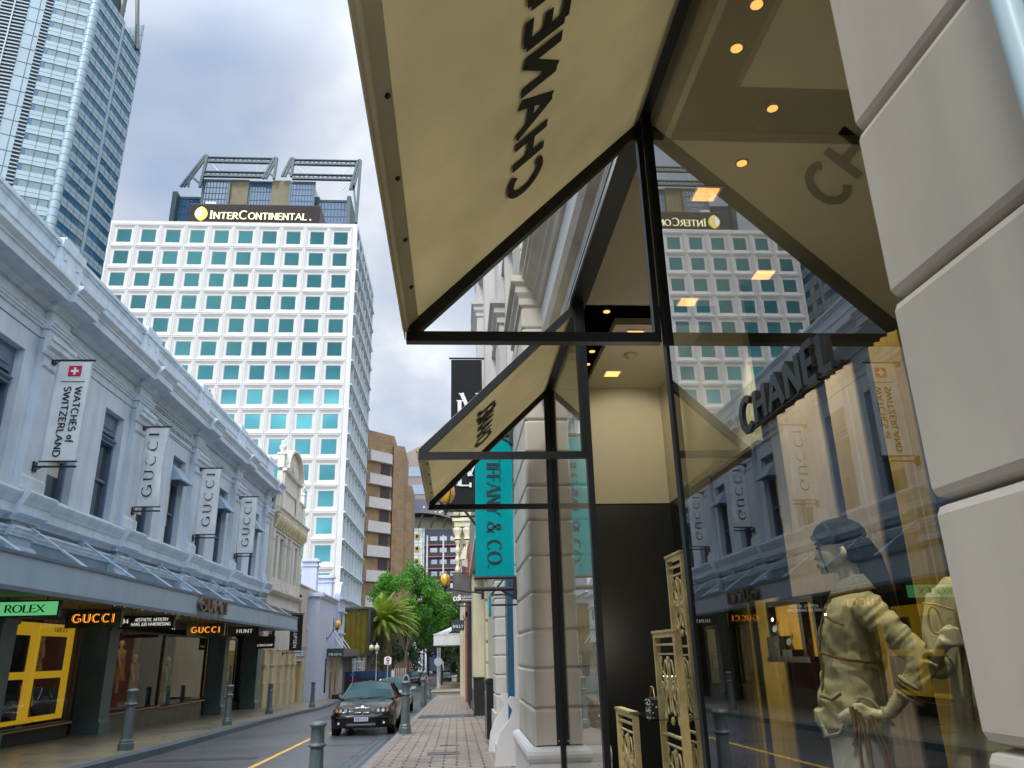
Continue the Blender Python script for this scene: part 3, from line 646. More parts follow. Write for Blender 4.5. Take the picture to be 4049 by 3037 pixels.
# poster inside the yellow barber shop
M['cream'] = mat('cream_plaster', (.62,.55,.28), .6, .06)
k = MB(); k.box(XF-1.2, XF-1.1, 39.0, 41.8, -1, 2.5); k.box(XF-1.1, XF-.2, 41.7, 41.78, -1, 2.5); k.build('barber_wall', M['cream'], bld)
t = thing('poster', 'white barber poster with red letters in the yellow shop window under the canopy', 'poster', (XF-.6, 41.6, .4))
k = MB(); k.box(XF-.75, XF-.3, 41.6, 41.64, .35, 1.15); k.build('poster_frame', M['black'], t)
k = MB(); k.box(XF-.72, XF-.33, 41.585, 41.598, .38, 1.12); k.build('poster_sheet', M['whitei'], t)
k = MB(); text(k, 'BER', (XF-.7, 41.583, .85), X_, Z_, .17, .22, .18, False, .003, fit=.34); k.build('lettering', M['red'], t)

# ================================================================== LEFT, farther: cream building with arched gable
M['cream2'] = mat('cream_stone_paint', (.62,.6,.52), .6, .1, .8, .15, 30, streak=.15)
M['creamg'] = mat('warm_cream_render', (.55,.48,.3), .65, .12, .8, .12, 30, streak=.15)
M['stucco'] = mat('beige_render', (.5,.45,.4), .65, .1, .8, .12, 30, streak=.12)
M['dkwin'] = window('dark_window', (.025,.035,.04))
XB = -10.7; A, B = 45.42, 54.3
cb = thing('arched_gable_building', 'cream painted narrow building with an arched gable, urns and scrolled brackets', 'building', (XB, 50, gz(50)))
cw = [(46.5,47.1),(47.76,48.7),(49.4,50.2),(50.82,51.6),(52.3,53.1)]
k = MB(); k.box(XB-.5, XB, A, B, 8.3, 9.6); k.box(XB-.5, XB, A, B, 5.1, 5.9); k.box(XB-.5, XB, A, B, 1.9, 5.1); k.box(XB-7, XB-.5, A, B, -3, 9.6)
ys = [A]+[v for q in cw for v in q]+[B]
for i in range(0, len(ys), 2): k.box(XB-.5, XB, ys[i], ys[i+1], 5.9, 8.3)
k.box(XB-.4, XB-.05, A, B, 9.75, 11.3)
k.box(XB-.3, XB+.05, 46.9, 52.1, 11.3, 12.3)
k.build('wall', M['cream2'], cb)
for a, b in cw:
    f = MB(); f.box(XB-.3, XB-.25, a, b, 5.9, 8.3); f.build('window', M['dkwin'], cb)
k = MB()
k.run([(0,9.5),(.3,9.55),(.34,9.7),(.45,9.78),(.45,9.86),(0,9.95)], A, B+.25, at=XB); k.run([(0,8.5),(.12,8.52),(.12,8.6),(0,8.64)], A, B+.1, at=XB)
k.run([(0,4.9),(.2,4.95),(.3,5.1),(.3,5.2),(0,5.3)], A, B+.2, at=XB); k.run([(0,4.2),(.15,4.25),(.15,4.35),(0,4.4)], A, B+.1, at=XB)
for y in (45.7, 48.2+.8, 50.45, 53.8): k.box(XB, XB+.12, y-.22, y+.22, 5.3, 8.5); k.box(XB, XB+.17, y-.27, y+.27, 8.0, 8.1)
k.run([(0,11.25),(.15,11.3),(.15,11.4),(0,11.45)], A, 47, at=XB); k.run([(0,11.25),(.15,11.3),(.15,11.4),(0,11.45)], 52, B, at=XB)
k.run([(0,12.25),(.25,12.3),(.3,12.45),(0,12.5)], 46.8, 52.2, at=XB)
for y in (47.2, 51.8): k.box(XB, XB+.15, y-.25, y+.25, 9.95, 12.25)
for y in (45.6, 46.4, 52.8, 53.9): k.box(XB-.3, XB+.1, y-.18, y+.18, 9.95, 11.25)
k.build('mouldings', M['cream2'], cb)
k = MB(); arc = [(49.5+2.3*math.cos(R(a)), 12.45+1.55*math.sin(R(a))) for a in range(0, 181, 12)]
k.extr([(XB-.2, y, z) for y, z in arc], (.28, 0, 0))
for (y, z), (y2, z2) in zip(arc, arc[1:]): k.bar((XB+.12, y, z+.05), (XB+.12, y2, z2+.05), .5, .16)
k.disc((XB+.08, 49.5, 13.1), (1,0,0), .38, .08); k.build('arched_gable', M['cream2'], cb)
for y in (47.0, 53.9):
    k = MB(); h0 = 12.5 if y < 50 else 11.3
    k.box(XB-.3, XB+.1, y-.25, y+.25, h0, h0+.8); k.box(XB-.35, XB+.15, y-.3, y+.3, h0+.8, h0+.92); k.lathe([(.2,0),(.12,.15),(.22,.3),(.24,.45),(.1,.55),(.14,.7),(.1,.8),(0,.84)], (XB-.1, y, h0+.92), 10); k.build('urn', M['cream2'], cb)
for i in range(14):
    y = A+.35+i*.63; k = MB(); k.tube([(XB+.05, y, 9.5), (XB+.34, y, 9.35), (XB+.26, y, 9.05), (XB+.1, y, 8.75), (XB+.18, y, 8.66)], [.1,.16,.13,.09,.1], 6)
    k.build('bracket', M['creamg'], cb)
k = MB()
k.box(XB-.3, XB-.05, A, B, -2, 1.9)
for y in (45.9, 48.0, 50.2, 52.3, 54.0): k.box(XB-.05, XB+.12, y-.3, y+.3, -2, 1.9); k.box(XB-.05, XB+.18, y-.36, y+.36, -2, .1); k.box(XB-.05, XB+.18, y-.36, y+.36, 1.0, 1.12)
k.build('ground_floor', M['creamg'], cb)
# beige building with the roller door
A, B = 54.32, 62
b2 = thing('beige_building', 'plain two storey beige building with narrow windows and a roller door', 'building', (XB, 58, gz(58)))
cw = [(54.75,55.6),(57.95,58.85)]; ys = [A]+[v for q in cw for v in q]+[B]
k = MB(); k.box(XB-.4, XB, A, B, 5.5, 6.1); k.box(XB-.4, XB, A, B, 2.15, 3.35); k.box(XB-6, XB-.4, A, B, -3, 6.0)
for i in range(0, len(ys), 2): k.box(XB-.4, XB, ys[i], ys[i+1], 3.35, 5.5)
k.build('wall', M['stucco'], b2)
k = MB(); k.box(XB-.4, XB+.02, A, 54.7, -2.2, 2.1); k.box(XB-.4, XB+.02, 57.0, B, -2.2, 2.1); k.box(XB-.4, XB+.02, 54.7, 57.0, 1.2, 2.1); k.build('lower_wall', M['creamg'], b2)
k = MB(); k.box(XB-.4, XB+.06, A, B, 2.1, 2.16); k.box(XB-.4, XB+.1, A, B, 6.1, 6.2)
for a, b in cw: k.box(XB, XB+.06, a-.08, b+.08, 3.25, 3.34); k.box(XB, XB+.06, a-.08, b+.08, 5.5, 5.6)
k.build('trim', M['stucco'], b2)
for a, b in cw: f = MB(); f.box(XB-.25, XB-.2, a, b, 3.35, 5.5); f.build('window', M['dkwin'], b2)
M['roller'] = mat('roller_door_slats', (.42,.28,.08), .5, .1, 2)
k = MB()
for i in range(28): z = -1.75+i*.105; k.run([(-.2,z),(-.15,z+.02),(-.15,z+.085),(-.2,z+.1)], 54.72, 56.98, at=XB)
k.build('roller_door', M['roller'], b2)
k = MB(); k.box(XB+.02, XB+.06, 54.45, 57.4, 1.45, 2.0); s_ = k.build('lease_board', M['ldark'], b2)
k = MB(); text(k, 'FOR LEASE', (XB+.062, 54.6, 1.56), Y_, Z_, .34, .22, .16, False, .004, fit=2.6); k.build('lettering', M['whitei'], s_)
# pale blue building: flat wall, chimneys, scrolled end
XP = -9.9
b3 = thing('pale_blue_building', 'pale lilac-blue flat fronted building with two tall chimneys and a scrolled parapet end', 'building', (XP, 64, gz(64)))
M['pblue'] = mat('lilac_blue_render', (.5,.55,.68), .6, .07, .7, .1, 30, streak=.12)
k = MB(); k.box(XP-6, XP, 58.3, 64.2, -2.5, 5.7); k.box(XP-6, XP, 64.2, 70, 1.6, 5.7); k.box(XP-6, XP-1.5, 64.2, 70, -2.5, 1.6); k.box(XP-6, XP, 69.4, 70, -2.5, 1.6)
k.build('wall', M['pblue'], b3)
k = MB(); k.run([(0,5.5),(.1,5.5),(.2,5.68),(.3,5.72),(.3,5.8),(0,5.86)], 58.1, 66, at=XP); k.box(XP-6.2, XP+.3, 58.05, 58.3, 5.6, 5.86)
k.run([(0,5.9),(.3,5.95),(.3,6.1),(0,6.2)], 66.3, 70.1, at=XP+.2); k.run([(0,4.9),(.2,4.95),(.2,5.05),(0,5.1)], 66.3, 70.1, at=XP+.2)
k.run([(0,3.2),(.15,3.22),(.15,3.3),(0,3.34)], 66.3, 70.1, at=XP+.2); k.build('cornice', M['pblue'], b3)
k = MB(); k.box(XP, XP+.2, 66.2, 70, 1.6, 6.0)
k.extr([(XP-.2, 66.2, 5.8), (XP-.2, 66.3, 6.4), (XP-.2, 66.7, 7.1), (XP-.2, 67.4, 7.4), (XP-.2, 69, 7.2), (XP-.2, 69.5, 6.8), (XP-.2, 70, 5.8)], (.45,0,0)); k.build('scrolled_end', M['pblue'], b3)
for (x, y, h) in ((-11.2, 60.9, 8.35), (-10.6, 64.6, 7.45)):
    k = MB(); k.box(x-.55, x+.55, y-.4, y+.4, 5.0, h); k.box(x-.65, x+.65, y-.5, y+.5, h-.35, h-.25); k.box(x-.72, x+.72, y-.57, y+.57, h, h+.12); k.box(x-.6, x+.6, y-.45, y+.45, h+.12, h+.25); k.build('chimney', M['pblue'], b3)
k = MB(); k.box(XP-.05, XP+.01, 64.9, 65.5, 3.2, 4.4); k.box(XP+.2, XP+.21, 67.7, 68.4, 3.9, 4.8); k.box(XP+.0, XP+.012, 62.0, 62.7, -1.1, .9); k.box(XP+.0, XP+.015, 62.0, 62.8, .9, 1.35); k.build('window', M['dkwin'], b3)
M['warmlit'] = emit('lit_shop_interior', (.55,.33,.08), .7)
k = MB(); k.box(XP-1.4, XP-1.35, 64.4, 69.3, -1.7, 1.55); k.build('lit_back_wall', M['warmlit'], b3)
f = MB()
for y in (64.3, 65.9, 66.7, 68.4, 69.2): f.box(XP-.1, XP+.02, y, y+.16, -1.8, 1.5)
f.box(XP-.1, XP+.02, 64.3, 69.4, 1.2, 1.6); fo = f.build('shop_frame', M['cream2'], b3)
k = MB(); k.box(XP-.06, XP-.05, 64.46, 69.2, -1.8, 1.2); k.build('pane', M['shopglass'], fo)
# canopy sign box with PRADA end and grey side
t = thing('canopy_sign', 'dark teal canopy end with white letters and a grey panelled side beside the lilac-blue wall', 'sign', (-9.2, 62.6, 1.4))
M['teal'] = mat('dark_teal_panel', (.015,.045,.05), .4, .1); M['zinc'] = mat('grey_zinc_panel', (.12,.125,.125), .4, .15, 2, metal=.5)
k = MB(); k.box(-9.88, -8.64, 62.55, 62.7, 1.45, 2.04); k.build('end_panel', M['teal'], t)
k = MB(); k.box(-8.64, -8.58, 62.55, 72.3, 1.45, 2.04); k.box(-9.85, -8.64, 62.7, 72.3, 1.5, 1.6); k.build('side_panel', M['zinc'], t)
k = MB(); text(k, 'PRADA', (-9.72, 62.53, 1.53), X_, Z_, .17, .2, .07, True, .01, fit=.92); k.build('lettering', M['whitei'], t)
k = MB(); k.box(-8.57, -8.55, 69.6, 71.0, 1.55, 1.95); k.build('gold_emblem', M['brasst'], t)
k = MB()
for y in (64, 66, 68.2): k.tube([(XP, y, 3.4), (-8.9, y, 2.05)], .035)
k.build('tie_rod', M['whitei'], t)

# ================================================================== yellow curtained glass box
gb = thing('glass_box_building', 'raised glass box with yellow vertical curtains above the street, next to the palm', 'building', (-9, 78, -1.7))
M['curt'] = mat('mustard_curtain', (.50,.38,.015), .7, .25, .8)
M['frame'] = mat('dark_bronze_frame', (.02,.02,.018), .4, .2)
k = MB(); n = 46
vs = [(-10.9+2.5*i/n, 75.3+.1*math.sin(i*2.1)+.04*math.sin(i*.7), z) for z in (1.7, 5.6) for i in range(n+1)]
k.add(vs, [(i, i+1, n+2+i, n+1+i) for i in range(n)])
vs = [(-8.35+.3*i/n*1.0, 75.3+8.3*i/n+.1*math.sin(i*2.3), z) for z in (1.7, 5.6) for i in range(n+1)]
k.add(vs, [(i, i+1, n+2+i, n+1+i) for i in range(n)]); k.build('curtain', M['curt'], gb)
k = MB(); k.box(-12, -8.25, 75.0, 75.06, 5.62, 5.78); k.box(-12, -8.25, 75.0, 75.06, 1.5, 1.68); k.box(-8.3, -8.1, 75.06, 84, 5.62, 5.78); k.box(-8.3, -8.1, 75.06, 84, 1.5, 1.68)
k.box(-12, -8.3, 75.06, 84, 5.7, 5.76); k.box(-12, -8.3, 75.06, 84, 1.5, 1.56)
for i in range(6): k.box(-10.9+i*.53, -10.87+i*.53, 75.0, 75.05, 1.68, 5.62)
for i in range(16): k.box(-8.2, -8.02, 75.1+i*.57, 75.16+i*.57, 1.68, 5.62)
k.build('frame', M['frame'], gb)
M['curtglass'] = glass('tinted_box_glass', (.75,.78,.6), 1.5)
k = MB(); k.box(-12, -8.26, 75.02, 75.04, 1.68, 5.62); k.box(-8.22, -8.2, 75.1, 84, 1.68, 5.62); k.build('pane', M['curtglass'], gb)
k = MB(); k.box(-12, -10.5, 76, 84, -1.7, 1.5); k.box(-8.9, -8.5, 75.5, 76, -1.7, 1.5); k.box(-8.7, -8.4, 79.5, 80, -1.7, 1.5); k.build('column', mat('concrete_column', (.2,.2,.19), .7), gb)
# scaffold frame and tarpaulin hoarding below it
t = thing('scaffold', 'galvanised scaffold frame below the glass box', 'scaffold', (-8.5, 73, -1.7))
M['galv'] = mat('galvanised_steel', (.5,.52,.54), .4, .15, 6, metal=.7)
k = MB()
for x in (-9.2, -8.75, -8.3): k.tube([(x, 72.9, -1.7), (x, 72.9, 1.35)], .03); k.tube([(x, 74.2, -1.7), (x, 74.2, 1.35)], .03)
k.build('upright', M['galv'], t); k = MB()
for z in (-.5, 0, .5, 1.0): k.tube([(-9.3, 72.9, z), (-8.2, 72.9, z)], .025); k.tube([(-8.3, 72.9, z), (-8.3, 74.2, z)], .025)
k.tube([(-8.75, 72.9, .0), (-8.3, 72.9, 1.0)], .02); k.build('rail', M['galv'], t)
t = thing('hoarding', 'blue tarpaulin draped along a dark site fence under the scaffold', 'hoarding', (-8.3, 72, -1.7))
M['tarp'] = cloth('blue_tarpaulin', (.03,.07,.16), .1, .4); k = MB()
n = 40; vs = []
for z in (0, 1, 2, 3):
    for i in range(n+1): vs.append((-9.7+4.0*i/n, 71.6+.06*math.sin(i*1.3+z)+.04*math.sin(i*3.1), .22-(z*.17+(.08*abs(math.sin(i*.35)) if z == 3 else 0))))
k.add(vs, [(j*(n+1)+i, j*(n+1)+i+1, (j+1)*(n+1)+i+1, (j+1)*(n+1)+i) for j in range(3) for i in range(n)], True); k.build('tarpaulin', M['tarp'], t)
k = MB(); k.box(-9.7, -5.7, 71.7, 71.75, -1.7, .1); k.build('fence_panel', M['black'], t)
k = MB(); text(k, 'GALLERY', (-9.6, 71.69, -.55), X_, Z_, .16, .2, .1, True, .004, fit=1.1); k.build('lettering', M['red'], t)

# ================================================================== white gridded hotel
M['hotel'] = mat('white_precast', (.55,.545,.52), .55, .04, .5, .03, 12, streak=.02)
M['hotels'] = mat('pale_precast_side', (.58,.65,.68), .55, .05, .5, .1, 12)
M['hglass'] = mat('teal_mirror_glass', (.03,.108,.122), .04, .06, .3, metal=.92)
HX0, HX1, HY, HT = -49.9, -14.67, 100.0, 61.85
ho = thing('hotel_tower', 'white gridded hotel block with rows of square teal windows below the roof sign', 'building', (-32, 108, -1.7))
def cell(mb, o, u, n_, pw, ph, prof, g=.06):
    """one precast unit: rings of (half width, half height, depth) from the joint to the window edge; u along the wall, n_ inwards"""
    v = Z_; rings = []
    for hw, hh, d in prof: rings.append([o+u*sx*hw+v*sy*hh+n_*d for sx, sy in ((-1,-1),(1,-1),(1,1),(-1,1))])
    vs = [p for r in rings for p in r]; fs = []
    for i in range(len(rings)-1):
        for k_ in range(4): fs.append((i*4+k_, i*4+(k_+1)%4, (i+1)*4+(k_+1)%4, (i+1)*4+k_))
    mb.add(vs, fs)
PWd, PHd = 3.43, 3.51
pr_ = [(PWd/2, PHd/2, .07), (PWd/2-.04, PHd/2-.04, .07), (PWd/2-.05, PHd/2-.05, 0), (PWd/2-.15, PHd/2-.15, 0), (PWd/2-.2, PHd/2-.2, .06), (1.24, 1.26, .24), (1.06, 1.08, .26), (1.04, 1.06, .26), (.97, .99, .35)]
k = MB(); ctr = []
for r in range(18):
    for c in range(10): o = Vector((-47.95+PWd*c, HY, 59.55-PHd*r)); ctr.append(o); cell(k, o, X_, Y_, PWd, PHd, pr_)
xl, xr = -47.95-PWd/2, -47.95+PWd*9.5
zt = 59.55+PHd/2; zb = 59.55-PHd*17.5
k.quad((HX0, HY, -3), (xl, HY, -3), (xl, HY, zt), (HX0, HY, zt)); k.quad((xr, HY, -3), (HX1, HY, -3), (HX1, HY, zt), (xr, HY, zt)); k.quad((HX0, HY, zt), (HX1, HY, zt), (HX1, HY, HT), (HX0, HY, HT))
k.quad((HX0, HY, HT), (HX1, HY, HT), (HX1, HY+.4, HT), (HX0, HY+.4, HT)); k.quad((HX0, HY, -3), (HX0, HY, HT), (HX0, HY+23, HT), (HX0, HY+23, -3)); k.quad((HX0, HY+23, -3), (HX1, HY+23, -3), (HX1, HY+23, HT), (HX0, HY+23, HT))
k.quad((HX0, HY+.4, HT-.4), (HX1, HY+.4, HT-.4), (HX1, HY+23, HT-.4), (HX0, HY+23, HT-.4)); k.quad((HX0, HY+.4, HT-.4), (HX1, HY+.4, HT-.4), (HX1, HY+.4, HT), (HX0, HY+.4, HT))
k.build('front_wall', M['hotel'], ho)
def pane_mesh(hw, hh, rr=.12):
    pts = []
    for cx_, cz_, a0 in ((hw-rr, hh-rr, 0), (-hw+rr, hh-rr, 90), (-hw+rr, -hh+rr, 180), (hw-rr, -hh+rr, 270)):
        for q in range(5): a = R(a0+22.5*q); pts.append((cx_+rr*math.cos(a), cz_+rr*math.sin(a)))
    return pts
pm_ = pane_mesh(.97, .99); base_me = None; order = sorted(ctr, key=lambda o: (o.z < 24, -o.z, -o.x))
rest = MB()
random.seed(3)
for i, o in enumerate(order):
    if i < 100:
        if base_me is None:
            q = MB(); q.add([(x, 0, z) for x, z in pm_], [tuple(range(len(pm_)))]); w0 = q.build('window', M['hglass'], None, (0,0,0)); base_me = w0; ob = w0
        else: ob = base_me.copy(); COL.objects.link(ob)
        ob.parent = ho; ob.location = o+Vector((0, .34, 0))-ho.location
        ob.rotation_euler = (random.uniform(-.006, .006), 0, random.uniform(-.012, .012))
    else: rest.add([(o.x+x, HY+.34, o.z+z) for x, z in pm_], [tuple(range(len(pm_)))])
ro = rest.build('lower_window', M['hglass'], ho); ro['kind'] = 'stuff'
# side wall: deep narrow bays
k = MB(); cc = []
sp = [(1.64, PHd/2, 0), (1.52, 1.52, 0), (1.5, 1.5, .9), (1.1, 1.1, 1.0)]
for r in range(18):
    for c in range(7): o = Vector((HX1, HY+1.64+3.285*c, 59.55-PHd*r)); cell(k, o, Y_, -X_, 3.28, PHd, sp); cc.append(o)
k.quad((HX1, HY, zt), (HX1, HY+23, zt), (HX1, HY+23, HT), (HX1, HY, HT)); k.quad((HX1, HY, -3), (HX1, HY+23, -3), (HX1, HY+23, zb), (HX1, HY, zb))
for r in range(18): z = 59.55-PHd*(r+.5); k.box(HX1, HX1+.25, HY, HY+23, z-.08, z+.08)
k.build('side_wall', M['hotels'], ho)
q = MB()
for o in cc: q.quad((o.x-1.01, o.y-1.1, o.z-1.1), (o.x-1.01, o.y+1.1, o.z-1.1), (o.x-1.01, o.y+1.1, o.z+1.1), (o.x-1.01, o.y-1.1, o.z+1.1))
q.build('side_window', M['hglass'], ho)['kind'] = 'stuff'
q = MB(); q.box(HX0+1, HX1-1.2, HY+.8, HY+22, -2, HT-.6); q.build('core', M['black'], ho)
# roof sign
rs = thing('roof_sign', 'dark ribbed roof sign with pale gold letters and a gold leaf-shaped emblem', 'sign', (-29.9, 103, HT))
M['rib'] = mat('dark_brown_cladding', (.035,.022,.02), .5, .15, 1)
k = MB(); k.box(-39.65, -20.5, 101.1, 108, HT-.3, 65.6)
for i in range(34): k.run([(0, 62.3+i*.095), (-.05, 62.32+i*.095), (-.05, 62.35+i*.095), (0, 62.37+i*.095)], -39.65, -20.5, axis='X', at=101.1)
k.build('cladding', M['rib'], rs)
M['goldl'] = emit('gold_sign_letters', (.72,.6,.1), .75)
M['paleg'] = emit('pale_gold_letters', (.85,.8,.45), .8)
k = MB(); x = -36.4
x += text(k, 'I', (x, 100.95, 62.95), X_, Z_, 1.3, .16, .06, True, .12)+.22
x += text(k, 'NTER', (x, 100.95, 62.95), X_, Z_, 1.05, .19, .07, True, .12, fit=3.5)+.25
x += text(k, 'C', (x, 100.95, 62.95), X_, Z_, 1.36, .16, .06, True, .12)+.2
x += text(k, 'ONTINENTAL', (x, 100.95, 62.95), X_, Z_, 1.05, .19, .07, True, .12, fit=8.4)
k.disc((-21.85, 100.95, 63.05), (0,1,0), .12, .1); k.build('sign_lettering', M['paleg'], rs)
def lens(mb, cx_, cz_, hw, hh, y0, y1):
    P = []
    for s in (1, -1):
        for i in range(13): a = -1+2*i/12; P.append((cx_+s*hw*(1-a*a)**.75 if True else 0, y0, cz_+s*hh*a))
    P2 = [P[0]]
    for p in P[1:]:
        if (Vector(p)-Vector(P2[-1])).length > 1e-3: P2.append(p)
    if (Vector(P2[0])-Vector(P2[-1])).length < 1e-3: P2.pop()
    mb.extr(P2, (0, y1-y0, 0))
k = MB(); lens(k, -37.75, 63.75, .9, 1.18, 100.8, 101.04); e_ = k.build('emblem', M['goldl'], rs)
M['paleem'] = emit('pale_emblem_half', (.75,.75,.6), .7)
k = MB(); lens(k, -38.1, 63.75, .42, .86, 100.74, 100.8); k.build('emblem_half', M['paleem'], e_)
k = MB(); text(k, 'I', (-37.85, 100.73, 63.25), X_, Z_, 1.0, .24, .08, True, .05); k.build('emblem_letter', M['whitei'], e_)
k = MB(); k.extr([(-37.9, 102, 65.6), (-37.7, 102, 66.55), (-36.3, 102, 66.55), (-35.8, 102, 65.6)], (0,3,0)); tag(k.build('plant_housing', M['hotel'], None, (-37, 103, 65.6)), 'small white plant housing on top of the dark roof sign block', 'plant housing')

# ================================================================== blue glass tower with steel masts, behind the hotel
gt = thing('glass_tower', 'blue glass office tower with ribbed tan panels and steel mast frames behind the hotel', 'building', (-50, 175, -1.7))
GY = 170.0
gX = lambda x: GY*(-.4215+.000153*(x-140)); gZ = lambda y: 1.35+GY*(.605+.000185*(770-y))
M['bglass'] = window('blue_curtain_glass', (.02,.11,.24), .08, 1.0, 1.6); M['steelg'] = mat('grey_green_steel', (.05,.085,.10), .5, .15, .5)
M['tanrib'] = mat('tan_ribbed_cladding', (.32,.29,.18), .6, .08, .5)
def gblock(x0, x1, yt, d0, d1, rows, cols):
    k = MB(); a, b = gX(x0), gX(x1); z1 = gZ(yt); k.box(a, b, GY+d0, GY+d1, 30, z1); k.build('glass_block', M['bglass'], gt)
    f = MB(); y = GY+d0-.12
    for i in range(rows+1): z = gZ(780)+(z1-gZ(780))*i/rows; f.box(a, b, y, y+.13, z-.08, z+.08)
    for i in range(cols+1): x = a+(b-a)*i/cols; w_ = .07 if 0 < i < cols else .3; f.box(x-w_, x+w_, y-.03, y+.12, gZ(780), z1)
    f.box(a-.3, b+.3, y-.1, y+.3, z1, z1+.6); f.build('mullion_grid', M['steelg'], gt)
gblock(180, 440, 505, 3, 20, 4, 8); gblock(440, 683, 400, 0, 22, 7, 8); gblock(862, 1085, 388, 1, 22, 5, 8); gblock(1265, 1497, 405, 0, 22, 7, 8); gblock(1520, 1812, 512, 3, 20, 4, 9)
k = MB()
for a, b in ((688, 860), (1088, 1262)):
    k.box(gX(a), gX(b), GY+.6, GY+20, 30, gZ(362))
    for i in range(36): z = gZ(600)+(gZ(362)-gZ(600))*i/36; k.box(gX(a), gX(b), GY+.45, GY+.601, z, z+.1)
k.build('tan_cladding', M['tanrib'], gt)
k = MB(); k.box(gX(140), gX(185), GY+1, GY+18, 30, gZ(475)); k.box(gX(1812), gX(1850), GY+1, GY+18, 30, gZ(490)); k.box(gX(1497), gX(1522), GY+4, GY+20, 30, gZ(440)); k.build('steel_pier', M['steelg'], gt)
def mast(xa, ya, xt, yt, xb, yb, depth=0):
    k = MB(); y = GY-1+depth
    A, T, Bm = Vector((gX(xa), y, gZ(ya))), Vector((gX(xt), y, gZ(yt))), Vector((gX(xb), y, gZ(yb)))
    T2 = T+Vector((.7,0,0)); k.bar(A, T, .55, .5); k.bar(A+Vector((.8,0,0)), T2, .5, .45); k.bar(T2, Bm, .6, .7); k.bar(T, T2, .6, .6)
    mid = A.lerp(T, .38); k.bar(mid, Bm.lerp(T, .1), .45); k.bar(mid, Vector((mid.x, y, gZ(ya))), .4)
    for i in range(18): p = A.lerp(T, (i+.5)/18); k.box(p.x, p.x+.8, y-.2, y+.2, p.z-.06, p.z+.1)
    k.build('steel_mast', M['steelg'], gt)
mast(240, 475, 428, 178, 420, 475); mast(1005, 385, 1095, 186, 1110, 385); mast(1185, 360, 1258, 186, 1275, 360); mast(1850, 475, 1912, 192, 1925, 780)
def truss(x0, x1, y, nm):
    k = MB(); a, b = gX(x0), gX(x1); z = gZ(y); yy = GY-.9
    k.box(a, b, yy-.4, yy+.4, z+.55, z+.8); k.box(a, b, yy-.4, yy+.4, z-.8, z-.3); n = int((b-a)/1.1)
    for i in range(n): x = a+(b-a)*i/n; x2 = a+(b-a)*(i+1)/n; k.bar((x, yy, z-.4 if i % 2 else z+.6), (x2, yy, z+.6 if i % 2 else z-.4), .22)
    k.build(nm, M['steelg'], gt)
truss(465, 1080, 212, 'truss_beam'); truss(1285, 1905, 218, 'truss_beam'); truss(440, 1040, 348, 'truss_beam'); truss(1285, 1875, 358, 'truss_beam')
k = MB(); T3 = lambda x, y: Vector((gX(x), GY-.9, gZ(y)))
for a, b in (((480, 230), (600, 340)), ((615, 230), (615, 345)), ((940, 230), (940, 345)), ((1045, 235), (950, 335)), ((1300, 235), (1420, 345)), ((1430, 235), (1430, 350)), ((1755, 235), (1755, 490)), ((1870, 235), (1760, 340)), ((1850, 400), (1750, 490))): k.tube([T3(*a), T3(*b)], .1, 5)
k.build('tie_wire', M['galv'], gt)
k = MB()
for i in range(12): k.box(gX(455+i*19), gX(465+i*19), GY+3, GY+4, gZ(398), gZ(372))
k.build('roof_plant', M['zinc'], gt)

# ================================================================== tall pale office tower, upper left
sk = thing('office_tower', 'tall pale blue-grey office tower with long window bands and a round corner, upper left', 'building', (-85, 140, -1.7))
M['span'] = mat('pale_tower_panel', (.29,.39,.43), .4, .07, .12, spec=.6); M['swin'] = window('tower_band_glass', (.03,.12,.2), .06, 1.0, 1.5)
M['swin2'] = mat('tower_grey_glass', (.13,.2,.22), .25, .12, .1, spec=1.0); M['joint'] = mat('panel_joint', (.06,.11,.12), .6)
FH = 3.56
F = [((-100, 128.6), (-94.9, 130.6), 'p'), ((-94.9, 130.6), (-90.2, 131.9), 'r'), ((-90.2, 131.9), (-87.6, 133.0), 'p'), ((-87.6, 133.0), (-86.3, 133.6), 'r'), ((-86.3, 133.6), (-79.9, 136.0), 'w'),
     ((-78.8, 136.6), (-77.8, 145.2), 'w2'), ((-77.8, 145.2), (-77.5, 146.2), 'n'), ((-77.5, 146.2), (-77.0, 154.0), 'w2'), ((-77.0, 154.0), (-100, 160), 'p')]
sp_, dk_, jt, rb_, gy_ = MB(), MB(), MB(), MB(), MB()
